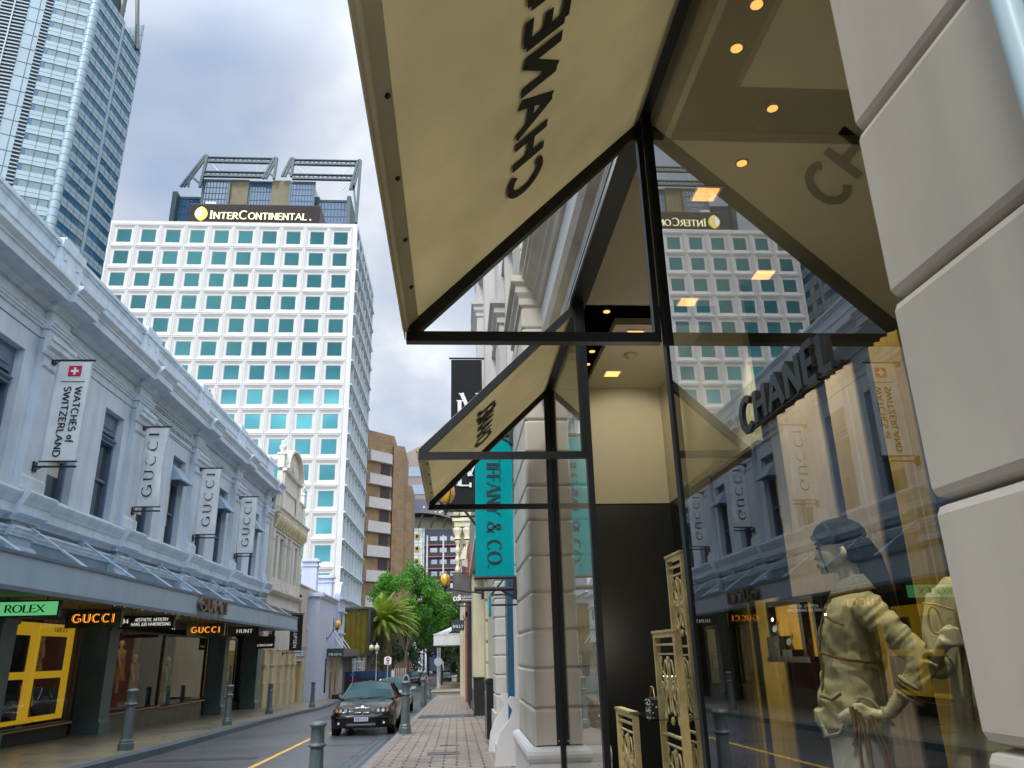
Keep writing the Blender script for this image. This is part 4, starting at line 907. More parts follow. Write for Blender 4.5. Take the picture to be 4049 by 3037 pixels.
for (a, b, ty) in F:
    a = Vector((*a, 0)); b = Vector((*b, 0)); d = (b-a); L_ = d.length; d.normalize(); n_ = Vector((d.y, -d.x, 0))
    top = 150 if ty in 'prw' else (143 if a.y < 146 else 141.3)
    if ty == 'p' or ty == 'n': sp_.quad(a+Z_*-2, b+Z_*-2, b+Z_*top, a+Z_*top)
    if ty == 'p':
        z = 40
        while z < top: jt.obox((a+b)/2+Z_*z+n_*.03, d, n_, Z_, L_, .08, .12); z += FH
        for q in range(1, int(L_/1.9)+1): jt.obox(a+d*q*1.9+Z_*95+n_*.03, d, n_, Z_, .1, .08, 110)
    if ty == 'r':
        rb_.quad(a+Z_*-2, b+Z_*-2, b+Z_*top, a+Z_*top); z = 45
        while z < top: sp_.obox((a+b)/2+Z_*z+n_*.15, d, n_, Z_, L_, .25, .28); z += .9
        if L_ > 3: sp_.obox((a+b)/2+Z_*95+n_*.3, d, n_, Z_, .25, .3, 110)
    if ty in ('w', 'w2'):
        z = 45-FH; tgt = gy_ if ty == 'w' else dk_
        while z < top:
            h = min(FH, top-z); sp_.obox((a+b)/2+Z_*(z+min(1.9, h)/2), d, n_, Z_, L_, .4, min(1.9, h))
            if h > 1.9: tgt.obox((a+b)/2+Z_*(z+1.9+(h-1.9)/2)-n_*.1, d, n_, Z_, L_, .3, h-1.9)
            jt.obox((a+b)/2+Z_*(z+.95)+n_*.2, d, n_, Z_, L_, .05, .07)
            if ty == 'w':
                for e in (a+d*.35, b-d*.3): dk_.obox(e+Z_*(z+1.9+.83)+n_*.08, d, n_, Z_, .62, .1, 1.5)
            z += FH
        m_ = int(L_/1.75)
        for q in range(0, m_+1): jt.obox(a+d*L_*q/m_+Z_*92+n_*.205, d, n_, Z_, .09, .05, (top-92)*2)
sp_.lathe([(.95, -2), (.95, 150)], (-79.3, 136.2, 0), 16); 
z = 45
while z < 150: jt.lathe([(.98, z), (.98, z+.1)], (-79.3, 136.2, 0), 16); z += FH/2
sp_.quad((-100,128.6,150), (-79.9,136,150), (-79.9,150,150), (-100,160,150)); sp_.quad((-79.9,136,143), (-77,154,141.3), (-90,154,141.3), (-90,136,143))
sp_.build('cladding', M['span'], sk); tag(dk_.build('dark_window_band', M['swin'], sk), kind='stuff'); tag(gy_.build('grey_window_band', M['swin2'], sk), kind='stuff'); tag(jt.build('panel_joints', M['joint'], sk), kind='stuff'); rb_.build('louvre_strip', M['black'], sk)
k = MB(); k.box(-77.5, -77.2, 148, 154, 66, 79); k.build('lower_panel', mat('tan_panel', (.5,.45,.25), .6), sk)
k = MB(); y = 147
k.tube([(-.5385*y-.2, y, 1.35+.97*y), (-.5385*y, y, 175)], .75, 10); k.tube([(-.5051*152, 152, 1.35+.915*152), (-.5350*152, 152, 175)], .5, 8); k.tube([(-.5440*150, 150, 1.35+.97*150), (-.538*150, 150, 175)], .35, 8)
k.build('roof_mast', M['zinc'], sk)

# ================================================================== brown brick flats with white balcony bands
br = thing('brick_apartments', 'brown brick apartment block with white balcony bands, right of the white hotel', 'building', (-12, 128, -1.7))
M['bbrick'] = brick('brown_brick', (.34,.21,.10), (.27,.165,.08), (.2,.15,.1), .5, .14, .02, .8, 'XZ', .3)
M['conc'] = mat('pale_balcony_concrete', (.52,.49,.46), .7, .1, .4)
k = MB()
def foot(pts, z0, z1, mb): mb.extr([(x, y, z0) for x, y in pts], (0, 0, z1-z0))
foot([(-17, 124.6), (-14.9, 126), (-10.9, 130.2), (-10.9, 140), (-17, 140)], -2, 37.7, k)
foot([(-10.88, 129.5), (-9.1, 130.5), (-9.1, 142), (-10.88, 142)], -2, 35.9, k); foot([(-9.08, 134), (-8.0, 135.3), (-8.0, 146), (-9.08, 146)], -2, 30, k)
k.build('brick_wall', M['bbrick'], br)
dn = Vector((.716, -.698, 0)); du = Vector((.698, .716, 0)); a0 = Vector((-14.95, 125.95, 0)); 
for i in range(8):
    z = 34.1-i*3.93; k = MB()
    P = [a0+dn*.02, a0+dn*.9, a0+du*4.6+dn*.9, a0+du*5.6+dn*.02]
    k.extr([p+Z_*(z-1.75) for p in P], (0,0,1.75)); k.build('balcony_band', M['conc'], br)
    q = MB(); q.obox(a0+du*4.0+dn*.06+Z_*(z-2.75), du, dn, Z_, 1.9, .08, 1.7); q.build('balcony_recess', M['rib'], br)
# pinkish balcony block and white tiled block down the street
fb = thing('balcony_apartments', 'distant dark apartment block with pink balcony rails and curved roof above the trees', 'building', (-5, 192, -1.7))
GY2 = 190
M['tile'] = brick('white_tile_cladding', (.62,.66,.66), (.55,.6,.6), (.05,.07,.08), 1.1, 1.45, .05, .5, 'XZ', .1, offset=0)
M['navy'] = mat('navy_tile', (.03,.045,.09), .4, .1); M['pink'] = mat('pink_rail', (.3,.1,.14), .5)
k = MB(); k.box(-11.1, -7.9, GY2-.4, GY2+12, -2, 30.9); k.build('tiled_wall', M['tile'], fb)
k = MB(); k.box(-7.9, 6, GY2, GY2+12, -2, 30.6); k.build('dark_wall', M['navy'], fb)
M['mustard'] = mat('mustard_frame', (.5,.36,.08), .5)
for i in range(8):
    z = 28.9-i*2.95; f = MB(); f.box(-10.3, -9.1, GY2-.6, GY2-.4, z-.65, z+.65); fo = f.build('window_frame', M['mustard'], fb); q = MB(); q.box(-10.05, -9.35, GY2-.62, GY2-.6, z-.4, z+.4); q.build('pane', M['dkwin'], fo)
for i in range(9):
    z = 26.8-i*2.8
    k = MB(); k.box(-7.9, 6, GY2-1.4, GY2, z-.25, z); k.build('balcony_slab', M['pink'], fb)
    k = MB(); k.box(-7.0, 6, GY2-1.35, GY2-1.3, z, z+.9); k.build('balcony_rail', M['black'], fb)
    k = MB()
    for x in (-6.5, -4.2, -1.6, .6, 3): k.box(x, x+1.7, GY2-.06, GY2, z+.1, z+2.1)
    k.build('window', M['dkwin'], fb)
k = MB()
for x in (-7.2, -3.3, 0): k.box(x-.2, x+.2, GY2-1.5, GY2-1.1, -2, 29)
k.build('balcony_pier', M['conc'], fb)
k = MB(); arc = [(-12.5+i, 34.6-.022*(i-3)**2) for i in range(0, 17)]
for (x, z), (x2, z2) in zip(arc, arc[1:]): k.quad((x, GY2-3, z), (x2, GY2-3, z2), (x2, GY2+10, z2), (x, GY2+10, z)); k.bar((x, GY2-3, z-.15), (x2, GY2-3, z2-.15), .3, .5)
for x in (-9.5, -6.5, -3.5): k.bar((x, GY2-1.5, 30.8), (x+1.2, GY2-2.8, 33.8), .3)
k.build('curved_roof', M['zinc'], fb); k = MB(); k.box(-11, 2, GY2+1, GY2+9, 30.6, 33.8); k.build('attic', M['tanrib'], fb)
pb = thing('banded_tower', 'distant pink and blue banded tower above the brick apartments', 'building', (-12, 235, -1.7))
k = MB(); k.box(-18, 4, 235, 250, -2, 60.5)
k.extr([(-18, 235, 60.5), (-7, 235, 66), (4, 235, 60.5)], (0, 15, 0)); k.build('wall', mat('pink_beige_wall', (.42,.32,.27), .6), pb)
k = MB()
for i in range(6): k.box(-17.9, 3.9, 234.8, 235, 54-i*5.6, 57-i*5.6)
k.build('window_band', M['bglass'], pb)
k = MB(); k.box(-13, -4.8, 215, 225, -2, 43); k.build('purple_block', mat('purple_wall', (.17,.16,.24), .6), pb)
k = MB()
for i in range(4):
    for j in range(3): x = -9.5+i*1.3+(j % 2)*.6; z = 40.5-j*1.5; k.box(x, x+.5, 214.9, 215, z, z+.5)
k.build('lit_opening', emit('peach_light', (.7,.4,.2), .8), pb)

# ================================================================== RIGHT: boutique in the cream stone building
M['rwall'] = mat('cream_stone_paint_right', (.55,.52,.44), .55, .1, 1.4, .012, 420, streak=.22)
M['rwall2'] = mat('white_fascia_render', (.6,.6,.6), .5, .05, 1.0, .06, 50, streak=.1)
M['steel'] = mat('black_painted_steel', (.008,.01,.01), .4, .25, 6, .06, 120, spec=.3)
M['alu'] = mat('aluminium_track', (.45,.52,.56), .3, .1, 5, metal=.9)
M['fascia_in'] = mat('interior_beige', (.42,.385,.26), .6, .08, .6)
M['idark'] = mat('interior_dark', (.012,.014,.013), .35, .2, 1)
bt = thing('boutique_building', 'cream stone building holding the glass boutique front, right foreground', 'building', (1, 4, 0))
def rust(mb, x0, x1, y0, y1, zs, c=.022, gd=.03, gh=.022):
    """courses of smooth blocks with V joints; zs: joint heights"""
    def ring(ins, z):
        a, b, e, f = x0+ins, x1, y0+ins, y1-ins
        return [(a+c, e, z), (b, e, z), (b, f, z), (a+c, f, z), (a, f-c, z), (a, e+c, z)]
    rings = []
    for lo, hi in zip(zs, zs[1:]): rings += [ring(gd, lo), ring(.004, lo+gh), ring(0, lo+gh+.012), ring(0, hi-gh-.012), ring(.004, hi-gh), ring(gd, hi)]
    vs = [p for r in rings for p in r]; n = 6
    mb.add(vs, [(i*n+k, i*n+(k+1)%n, (i+1)*n+(k+1)%n, (i+1)*n+k) for i in range(len(rings)-1) for k in range(n)]+[tuple(range(n))[::-1], tuple(range(len(vs)-n, len(vs)))])
JZ = [.83+.373*k for k in range(-1, 12)]
k = MB(); rust(k, .772, 1.5, -1.2, 1.19, [1.205+.36*i for i in range(-3, 12)], .009, .026, .009); k.build('near_pilaster', M['rwall'], bt)
k = MB(); rust(k, .755, 1.5, 8.16, 10.1, JZ+[5.22], .02, .028, .02)
k.build('far_pilaster', M['rwall'], bt)
k = MB()
def torus_ring(mb, x0, x1, y0, y1, prof):
    rings = [[(x0-o, y0-o, z), (x1, y0-o, z), (x1, y1+o, z), (x0-o, y1+o, z)] for o, z in prof]
    vs = [p for r in rings for p in r]; n = 4
    mb.add(vs, [(i*n+q, i*n+(q+1)%n, (i+1)*n+(q+1)%n, (i+1)*n+q) for i in range(len(rings)-1) for q in range(n)]+[tuple(range(n))[::-1], tuple(range(len(vs)-n, len(vs)))])
torus_ring(k, .755, 1.5, 8.16, 10.1, [(.05,-.4),(.05,.34),(.065,.36),(.078,.39),(.08,.42),(.07,.45),(.05,.47),(.0,.485),(0,.5)]); k.build('plinth', M['rwall2'], bt)
k = MB(); torus_ring(k, .755, 1.5, 8.16, 9.55, [(0,5.2),(.03,5.22),(.03,5.3),(.07,5.36),(.07,5.44),(.12,5.48),(.12,5.56),(.02,5.6),(0,5.62)]); k.build('pilaster_cap', M['rwall'], bt)
# downpipe on the near pilaster
M['pipe'] = mat('pale_blue_pipe', (.42,.58,.64), .35, .05)
k = MB(); k.tube([(.751, .765, -.1), (.751, .765, 5.3)], .0185, 12)
for z in (.6, 2.1, 3.9): k.box(.751, .775, .74, .79, z, z+.03)
tag(k.build('downpipe', M['pipe'], None, (.751, .765, 0)), 'pale blue downpipe on the near cream stone pilaster, top right', 'pipe')
# wall above the shop head: fascia, mouldings, upper storey
k = MB(); k.box(.99, 2, -1.2, 9.6, 4.62, 5.22); k.build('fascia', M['rwall2'], bt)
k = MB(); k.run([(0,4.22),(-.04,4.22),(-.04,4.3),(-.1,4.34),(-.13,4.42),(-.1,4.5),(-.05,4.54),(-.05,4.6),(0,4.63)], -1.2, 8.16, at=.985)
k.run([(0,5.2),(-.03,5.22),(-.05,5.28),(-.09,5.32),(-.09,5.36),(-.14,5.42),(-.19,5.46),(-.19,5.5),(-.22,5.52),(-.22,5.58),(-.26,5.62),(-.26,5.68),(0,5.74)], -1.2, 8.16, at=.985)
k.box(.965, 1.0, -1.2, 8.16, 4.14, 4.22); k.run([(0,6.3),(-.1,6.35),(-.1,6.5),(-.16,6.55),(-.16,6.65),(0,6.7)], -1.2, 8.16, at=.985); k.build('mouldings', M['rwall'], bt)
k = MB(); k.box(1.0, 2, -1.2, 9.6, 5.74, 13); rust(k, .76, 1.5, 8.2, 9.3, [5.62+.37*i for i in range(20)], .02, .015, .01); k.build('upper_wall', M['rwall'], bt)
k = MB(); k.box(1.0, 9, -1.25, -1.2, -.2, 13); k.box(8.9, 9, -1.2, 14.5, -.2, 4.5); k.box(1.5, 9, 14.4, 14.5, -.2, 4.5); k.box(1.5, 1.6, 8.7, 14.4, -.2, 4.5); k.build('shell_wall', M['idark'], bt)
# steel shopfront frame
k = MB()
k.box(.99, 1.03, 3.3, 3.35, -.1, 4.06); k.box(.985, 1.03, 5.6, 5.67, -.15, 4.06); k.box(.975, 1.03, 7.83, 7.9, -.2, 4.06); k.box(.97, 1.04, 1.2, 1.26, -.1, 4.14)
k.box(.93, 1.06, -1.2, 8.1, 4.04, 4.139)
k.box(.97, 1.04, 1.26, 3.3, -.1, .1); k.box(.97, 1.04, 5.67, 7.83, -.2, .06)
k.build('shopfront_frame', M['steel'], bt)
k = MB(); k.box(.915, .93, 1.2, 8.05, 4.05, 4.065); k.box(.915, .93, 1.2, 8.05, 4.1, 4.115); k.build('track', M['alu'], bt)
M['bglassp'] = glass('boutique_glass', (.9,.92,.88), 2.6)
for (a, b, z0, z1) in ((1.26, 3.3, .1, 4.04), (5.67, 7.83, .06, 4.04)):
    k = MB(); k.box(.998, 1.006, a, b, z0, z1); k.build('pane', M['bglassp'], bt)
# outer post foot in front of the far bay
k = MB(); k.box(.935, 1.048, 7.79, 7.825, .53, 4.03); k.box(.972, .985, 7.775, 7.79, .53, 4.03); k.box(.998, 1.011, 7.775, 7.79, .53, 4.03); k.box(.985, 1.012, 7.795, 7.822, -.2, .53); k.build('post_cover', M['steel'], bt)
k = MB()
for x in (.95, 1.035): k.disc((x, 7.79, .57), (0,-1,0), .008, .008, 8)
k.build('bolt', M['alu'], bt)
# interior: floor, ceiling panels with dark slots, bulkhead, back walls
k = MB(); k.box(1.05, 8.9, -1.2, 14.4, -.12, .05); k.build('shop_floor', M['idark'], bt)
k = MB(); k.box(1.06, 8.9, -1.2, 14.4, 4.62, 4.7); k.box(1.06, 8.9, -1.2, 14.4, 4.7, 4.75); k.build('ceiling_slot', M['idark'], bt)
k = MB()
k.box(1.6, 2.9, -1.2, 3.42, 4.35, 4.42); k.box(1.12, 2.9, 3.91, 6.3, 4.35, 4.42); k.box(1.54, 2.9, 6.74, 8.64, 4.35, 4.42); k.box(1.26, 1.3, -1.2, 3.85, 4.3, 4.42); k.box(2.9, 8.9, 3.5, 14.4, 4.35, 4.42)
k.build('ceiling_panel', M['fascia_in'], bt)
k = MB(); k.box(1.2, 2.5, 8.64, 8.7, 2.95, 4.42); k.box(2.45, 2.5, 5.9, 8.64, 2.95, 4.42); k.build('bulkhead', M['fascia_in'], bt)
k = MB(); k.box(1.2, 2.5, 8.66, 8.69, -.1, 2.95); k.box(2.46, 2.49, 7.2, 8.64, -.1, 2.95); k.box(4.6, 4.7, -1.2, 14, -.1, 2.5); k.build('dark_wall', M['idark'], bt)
M['drape'] = mat('bronze_gold_drape', (.42,.27,.04), .55, .3, 1.5, .3, 8)
M['drape2'] = mat('dusty_beige_drape', (.40,.31,.21), .6, .15, 1.5)
for (y, wdt, zt_, mm) in ((3.55, .42, 3.2, 'drape2'), (4.2, .34, 3.2, 'drape'), (4.78, .4, 3.2, 'drape2'), (5.34, .16, 3.2, 'drape2'), (5.5, .8, 3.2, 'drape2'), (6.6, .5, 1.75, 'drape'), (7.3, .52, 1.75, 'drape'), (2.6, .5, 3.2, 'drape')):
    k = MB(); n = 14
    vs = [(2.72+.02*math.sin(q*1.9), y+wdt*q/n, z) for z in (1.73 if y == 5.5 else .05, zt_) for q in range(n+1)]; vs += [(v[0]+.03, v[1], v[2]) for v in vs]
    m2 = 2*(n+1); fs = [(q, q+1, n+2+q, n+1+q) for q in range(n)]+[(m2+q+1, m2+q, m2+n+1+q, m2+n+2+q) for q in range(n)]+[(0, n+1, m2+n+1, m2), (n, m2+n, m2+2*n+1, 2*n+1)]
    k.add(vs, fs, True); k.build('drape', M[mm], bt)
# downlights: recessed rings with warm lamps; the aimed spots further down are added
M['lampw'] = emit('warm_downlight', (1.0,.40,.10), 2.0); M['ringm'] = mat('downlight_ring', (.05,.05,.05), .4)
DL = [(1.48,2.55,0),(1.48,2.85,0),(1.48,3.14,0),(1.86,3.6,0),(1.86,4.12,1),(1.4,6.45,0),(1.41,7.2,0),(1.43,7.45,0),(1.44,7.83,0),(1.48,1.9,0)]
for i, (x, y, p) in enumerate(DL):
    z = 4.345 if p else 4.605
    if not p: x, y = x*1.083, y*1.083
    d = thing('downlight', 'small round warm downlight in the boutique ceiling', 'downlight', (x, y, z), 'round downlights in the boutique ceiling')
    k = MB(); k.lathe([(.034, z-.0), (.046, z-.0), (.05, z+.015), (.05, z+.03), (.034, z+.03)], (x, y, 0), 16); k.build('ring', M['ringm'], d)
    k = MB(); k.disc((x, y, z-.006), (0,0,1), .033, .005, 14); k.build('lamp', M['lampw'], d)
for i, (x, y) in enumerate([(1.73,4.48),(1.77,8.1),(1.77,6.95),(5.8,13.9),(5.74,12.7),(7.49,13.9),(7.45,12.7),(2.6,5.66),(2.1,6.2)]):
    z = 4.335; q = .075 if i < 3 or i > 6 else .2
    d = thing('square_downlight', 'square warm downlight in the boutique ceiling', 'downlight', (x, y, z), 'square downlights in the boutique ceiling')
    k = MB(); k.box(x-q-.02, x+q+.02, y-q-.02, y+q+.02, z+.005, z+.014); k.build('surround', M['whitei'], d)
    k = MB(); k.box(x-q, x+q, y-q, y+q, z, z+.004); k.build('lamp', M['lampw'], d)
d = thing('smoke_detector', 'round pale smoke detector on the boutique ceiling', 'smoke detector', (1.86, 7.52, 4.35))
k = MB(); k.lathe([(.0, 4.29), (.035, 4.295), (.04, 4.32), (.075, 4.325), (.075, 4.35)], (1.86, 7.52, 0), 18); k.build('detector_body', M['fascia_in'], d)
for i, (x, y, z, tx, ty, tz, e, a) in enumerate(((1.25, 2.3, 4.2, 1.6, 3.1, 1.3, 210, 42), (1.3, 3.6, 4.2, 1.6, 3.15, 1.5, 90, 40), (1.3, 4.3, 4.2, 1.25, 4.7, 1.2, 60, 45), (2.0, 2.2, 4.2, 2.75, 2.2, 1.0, 60, 75), (1.9, 4.6, 4.25, 2.75, 4.4, 1.6, 70, 80), (1.95, 5.5, 4.25, 2.75, 5.5, 2.3, 150, 70), (2.0, 7.3, 4.2, 2.0, 8.6, 3.4, 40, 80), (1.2, 6.6, 4.2, 2.4, 6.2, .8, 30, 50))):
    l = bpy.data.lights.new('added_spot', 'SPOT'); l.energy = e; l.color = (1, .9, .74); l.shadow_soft_size = .05; l.spot_size = R(a); l.spot_blend = .5  # added spots without fittings, brightening mannequin, screens, drapes and bulkhead
    o = bpy.data.objects.new('added_spot', l); COL.objects.link(o); o.location = (x, y, z); o.rotation_euler = (Vector((x, y, z))-Vector((tx, ty, tz))).to_track_quat('Z', 'Y').to_euler()
for x, y, z, e in ((1.7, 6.9, 1.5, 14), (2.1, 3.9, 3.1, 6), (2.0, 7.3, 3.6, 5), (5.5, 11, 3, 18)):
    l = bpy.data.lights.new('room_fill', 'POINT'); l.energy = e; l.color = (1, .9, .74); l.shadow_soft_size = .3; o = bpy.data.objects.new('room_fill', l); COL.objects.link(o); o.location = (x, y, z)  # added point fills with no fitting, lifting the ceiling and drapes
# lit niche with two watches on stands
M['niche'] = emit('lit_mustard_niche', (.50,.27,.03), .55)
t = thing('display_niche', 'glowing mustard display niche with two watches on dark stands, left of the mannequin', 'display case', (2.62, 6, 1.24))
k = MB(); k.box(2.62, 2.64, 5.6, 6.4, 1.28, 1.66); k.build('niche_back', M['niche'], t)
k = MB(); k.box(2.56, 2.62, 5.56, 5.6, 1.24, 1.7); k.box(2.56, 2.62, 5.78, 5.84, 1.28, 1.66); k.box(2.56, 2.62, 6.4, 6.44, 1.24, 1.7); k.box(2.5, 2.62, 5.6, 6.4, 1.24, 1.28); k.box(2.56, 2.62, 5.6, 6.4, 1.66, 1.7); k.build('niche_frame', M['steel'], t)
k = MB(); k.box(2.5, 2.6, 6.12, 6.36, 1.281, 1.43); k.box(2.5, 2.6, 5.9, 6.08, 1.281, 1.33); k.build('display_stand', M['idark'], t)
for y, z, l in ((6.22, 1.43, 'silver wristwatch on the taller dark stand in the mustard niche'), (5.98, 1.33, 'silver wristwatch on the lower dark stand in the mustard niche')):
    q = thing('wristwatch', l, 'watch', (2.54, y, z), 'watches in the mustard niche')
    k = MB(); k.disc((2.53, y, z+.055), (-1,-.4,.2), .026, .012); k.build('watch_case', M['alu'], q); k = MB(); k.tube([(2.55, y, z), (2.535, y, z+.035)], .012); k.tube([(2.54, y, z+.075), (2.555, y, z+.11)], .012); k.build('strap', M['brasst'], q)

# ---------------------------------------------------------------- awnings
M['awn'] = cloth('beige_awning_cloth', (.73,.66,.46), .45)
M['awnhem'] = cloth('awning_hem', (.72,.68,.5), .3)
M['letg'] = mat('charcoal_print', (.02,.022,.012), .7, .05)
def awning(label, y0, y1, xo, zo, zt, txt0, txt1):
    t = thing('awning', label, 'awning', (.98, (y0+y1)/2, zo), 'sloping fabric awnings of the boutique')
    xi = 1.0-.03; sl_ = (zt-zo)/(xi-xo); f = MB(); nx, ny = 16, 18; vs = []
    for s in (0, 1):
        for j in range(ny+1):
            for i in range(nx+1):
                u, v = i/nx, j/ny; sag = -.012*math.sin(math.pi*u)*math.sin(math.pi*v)+.003*math.sin(v*17+u*4)*math.sin(math.pi*u)
                vs.append((xo+(xi-xo)*u, y0+(y1-y0)*v, zo+(zt-zo)*u+sag+s*.003))
    n = (nx+1)*(ny+1); fs = []
    for s in (0, 1):
        for j in range(ny):
            for i in range(nx): a = s*n+j*(nx+1)+i; q = (a, a+1, a+nx+2, a+nx+1); fs.append(q[::-1] if s == 0 else q)
    f.add(vs, fs, True); f.build('awning_fabric', M['awn'], t)
    h = MB(); h.tube([(xo-.004, y0-.01, zo-.004), (xo-.004, y1+.01, zo-.004)], .017, 12); h.extr([(xo-.012, y0, zo-.022), (xo-.004, y0, zo-.022), (xo-.004, y0, zo-.065), (xo-.008, y0, zo-.065)], (0, y1-y0, 0)); h.extr([(xo+.01, y0, zo+.01-.012), (xo+.055, y0, zo+.055*sl_-.012), (xo+.055, y0, zo+.055*sl_-.016), (xo+.01, y0, zo+.01-.017)], (0, y1-y0, 0)); h.build('hem', M['awnhem'], t)
    fr = MB()
    for y, o in (((y0, .03),) if y0 > 2 else ())+((y1, -.03),):
        yy = y+o*0
        fr.box(xo, .985, yy-.025, yy+.025, zo-.08, zo-.03)
        fr.box(.955, .985, yy-.03, yy+.02, zo-.03, zt)
        fr.bar((xo+.02, yy, zo-.03), (.96, yy, zt-.04), .05, .055)
    fr.build('awning_frame', M['steel'], t)
    rv = MB(); ys = [y1-.38-.4*i for i in range(6) if y1-.38-.4*i > y0+.1]
    for y in ys: rv.disc((xo+.04, y, zo+.04*sl_-.016), (sl_, 0, -1), .009, .008, 8)
    rv.build('stud', M['steel'], t)
    # print, showing through on both faces
    base = Vector((xo, 0, zo)); su = Vector((xi-xo, 0, zt-zo)).normalized()
    u0, u1 = txt0
    for off, dep in ((.008, .002), (-.016, .002)):
        mb = MB(); o_ = base+su*u0+Vector((0, txt1[0], 0))+su.cross(Vector((0,-1,0)))*0
        nn = (Vector((0,-1,0))).cross(su)
        text(mb, 'CHANEL', o_+nn*off, (0,-1,0), su, u1-u0, .22, .2, False, dep, gap=.2, fit=txt1[0]-txt1[1]); mb.build('awning_lettering', M['letg'], t)
    return t
L1 = math.hypot(1.21, 1.2)
awning('near beige awning with large backwards black lettering overhead', 1.22, 3.37, -.24, 2.83, 4.03, (.655, .845), (2.985, 1.76))
awning('far beige awning in front of the teal banner', 5.66, 7.8, -.29, 2.83, 4.05, (.655, .845), (7.35, 6.15))

# ---------------------------------------------------------------- solid letters behind the glass
t = thing('letter_sign', 'solid dark block letters standing off the boutique glass', 'sign', (.98, 2.1, 2.046))
M['blk'] = mat('dark_block_letter', (.018,.022,.026), .3, .1)
k = MB(); text(k, 'CHANEL', (.9955, 2.48, 2.046), (0,-1,0), Z_, .107, .24, .21, False, .014, gap=.2, fit=.667); k.build('lettering', M['blk'], t)
k = MB(); k.box(.985, .9955, 1.77, 2.46, 2.038, 2.044)
k.build('mounting_rail', M['steel'], t)

# ---------------------------------------------------------------- gilt scrollwork screens, glass shelves and bag
M['gilt'] = mat('gilt_painted_scrollwork', (.52,.41,.18), .5, .3, 8, .2, 60)
def screen(label, x, yl, yr, zt, zb=.05):
    """openwork panel in the plane x, from yl (far) to yr (near)"""
    t = thing('scroll_screen', label, 'screen', (x, (yl+yr)/2, zb), 'gilt scrollwork screens in the window')
    W = yl-yr; fr = MB(); cy = (yl+yr)/2
    P = lambda u, z: Vector((x, cy+u*W/2*.84, z))
    fr.box(x-.018, x+.018, yl-.025, yl, zb, zt); fr.box(x-.018, x+.018, yr, yr+.025, zb, zt); fr.box(x-.018, x+.018, yr+.025, yl-.025, zt-.025, zt); fr.box(x-.024, x+.024, yr-.005, yl+.005, zt, zt+.014)
    fr.build('screen_frame', M['gilt'], t)
    o = MB(); r = .0055; z = zt-.06; H_ = .46
    def cur(pts, rr=r): o.tube([P(a, b) for a, b in pts], rr, 5, cap=False)
    def spiral(cx_, cz_, r0, s, a0, turns=1.2, n=14): cur([(cx_+s*(r0*(1-i/n*.8)*math.cos(a0+turns*2*math.pi*i/n))/(W/2*.84), cz_+r0*(1-i/n*.8)*math.sin(a0+turns*2*math.pi*i/n)) for i in range(n+1)])
    while z > zb+.1:
        h = min(H_, z-zb)
        o.box(x-.009, x+.009, yr+.025, yl-.025, z-.008, z+.004)
        o.box(x-.007, x+.007, yr+.05, yl-.05, z-.055, z-.047)
        zc = z-.055-h*.36; ry = h*.3
        for s in (-1, 1):
            cur([(s*.3+s*.22*math.cos(a*math.pi/9)+0, zc+ry*math.sin(a*math.pi/9)) for a in range(19)])
            cur([(s*.62+s*.34*math.cos(a*math.pi/8), zc+ry*.55*math.sin(a*math.pi/8)) for a in range(4, 13)])
            spiral(s*.8, z-.085, .028, s, 0); spiral(s*.72, zc-ry-.02, .034, s, 1.6); spiral(s*.3, zc, .035, s, .8); spiral(s*.78, zc+.01, .026, s, 2.6)
            cur([(s*.95, z-.06), (s*.7, z-.14), (s*.92, zc+.05), (s*.6, zc-ry*.8), (s*.9, zc-ry-.1)])
        cur([(.13*math.cos(a*math.pi/8), zc+ry*.9*math.sin(a*math.pi/8)) for a in range(17)])
        o.ball(P(0, zc-ry-.03), .013, .02, .022, 6, 5); o.ball(P(0, z-.08), .012, .018, .02, 6, 5); o.ball(P(.3, zc-.01), .01, .012, .018, 6, 4); o.ball(P(-.3, zc-.01), .01, .012, .018, 6, 4)
        z -= h
    o.build('scrollwork', M['gilt'], t)
    return t
screen('tallest gilt scrollwork screen, nearest the mannequins', 1.33, 4.84, 4.5, 1.89)
screen('middle gilt scrollwork screen carrying the glass shelf with the studded bag', 1.15, 4.6, 4.13, 1.44)
screen('shortest gilt scrollwork screen, by the dark doorway', 1.08, 5.5, 4.97, .985)
M['shelfg'] = glass('shelf_glass', (.7,.8,.78), 1.7)
for lab, a in (('lower glass shelf holding the studded bag', (1.02, 1.3, 4.35, 4.92, .995)), ('upper glass shelf behind the middle gilt screen', (1.15, 1.36, 4.35, 4.62, 1.2))):
    x0, x1, y0, y1, z = a; t = thing('glass_shelf', lab, 'shelf', ((x0+x1)/2, (y0+y1)/2, z)); k = MB(); k.box(x0, x1, y0, y1, z, z+.01); k.build('shelf_plate', M['shelfg'], t)
    k = MB(); k.tube([(x1-.02, y0+.03, z+.01), (x1-.02, y0+.03, 1.38)], .003); k.build('support', M['alu'], t)
t = thing('handbag', 'small black handbag with pearl studs on the glass shelf', 'handbag', (1.13, 4.66, 1.006))
k = MB(); k.extr([(1.09, 4.60, 1.006), (1.09, 4.73, 1.006), (1.095, 4.72, 1.085), (1.10, 4.665, 1.1), (1.095, 4.61, 1.085)], (.07, 0, 0)); k.build('bag_body', M['black'], t)
k = MB()
random.seed(5)
for i in range(26): y, z = 4.61+random.random()*.11, 1.012+random.random()*.075; k.ball((1.088, y, z), .0035, n=6, m=4)
for i in range(8): k.ball((1.1+.06*random.random(), 4.598, 1.015+random.random()*.06), .0035, n=6, m=4)
k.build('pearl_stud', mat('pearl', (.8,.75,.65), .2), t)
k = MB(); k.tube([(1.12, 4.61, 1.09), (1.12, 4.64, 1.15), (1.12, 4.69, 1.15), (1.12, 4.72, 1.09)], .004); k.build('bag_handle', M['brasst'], t)

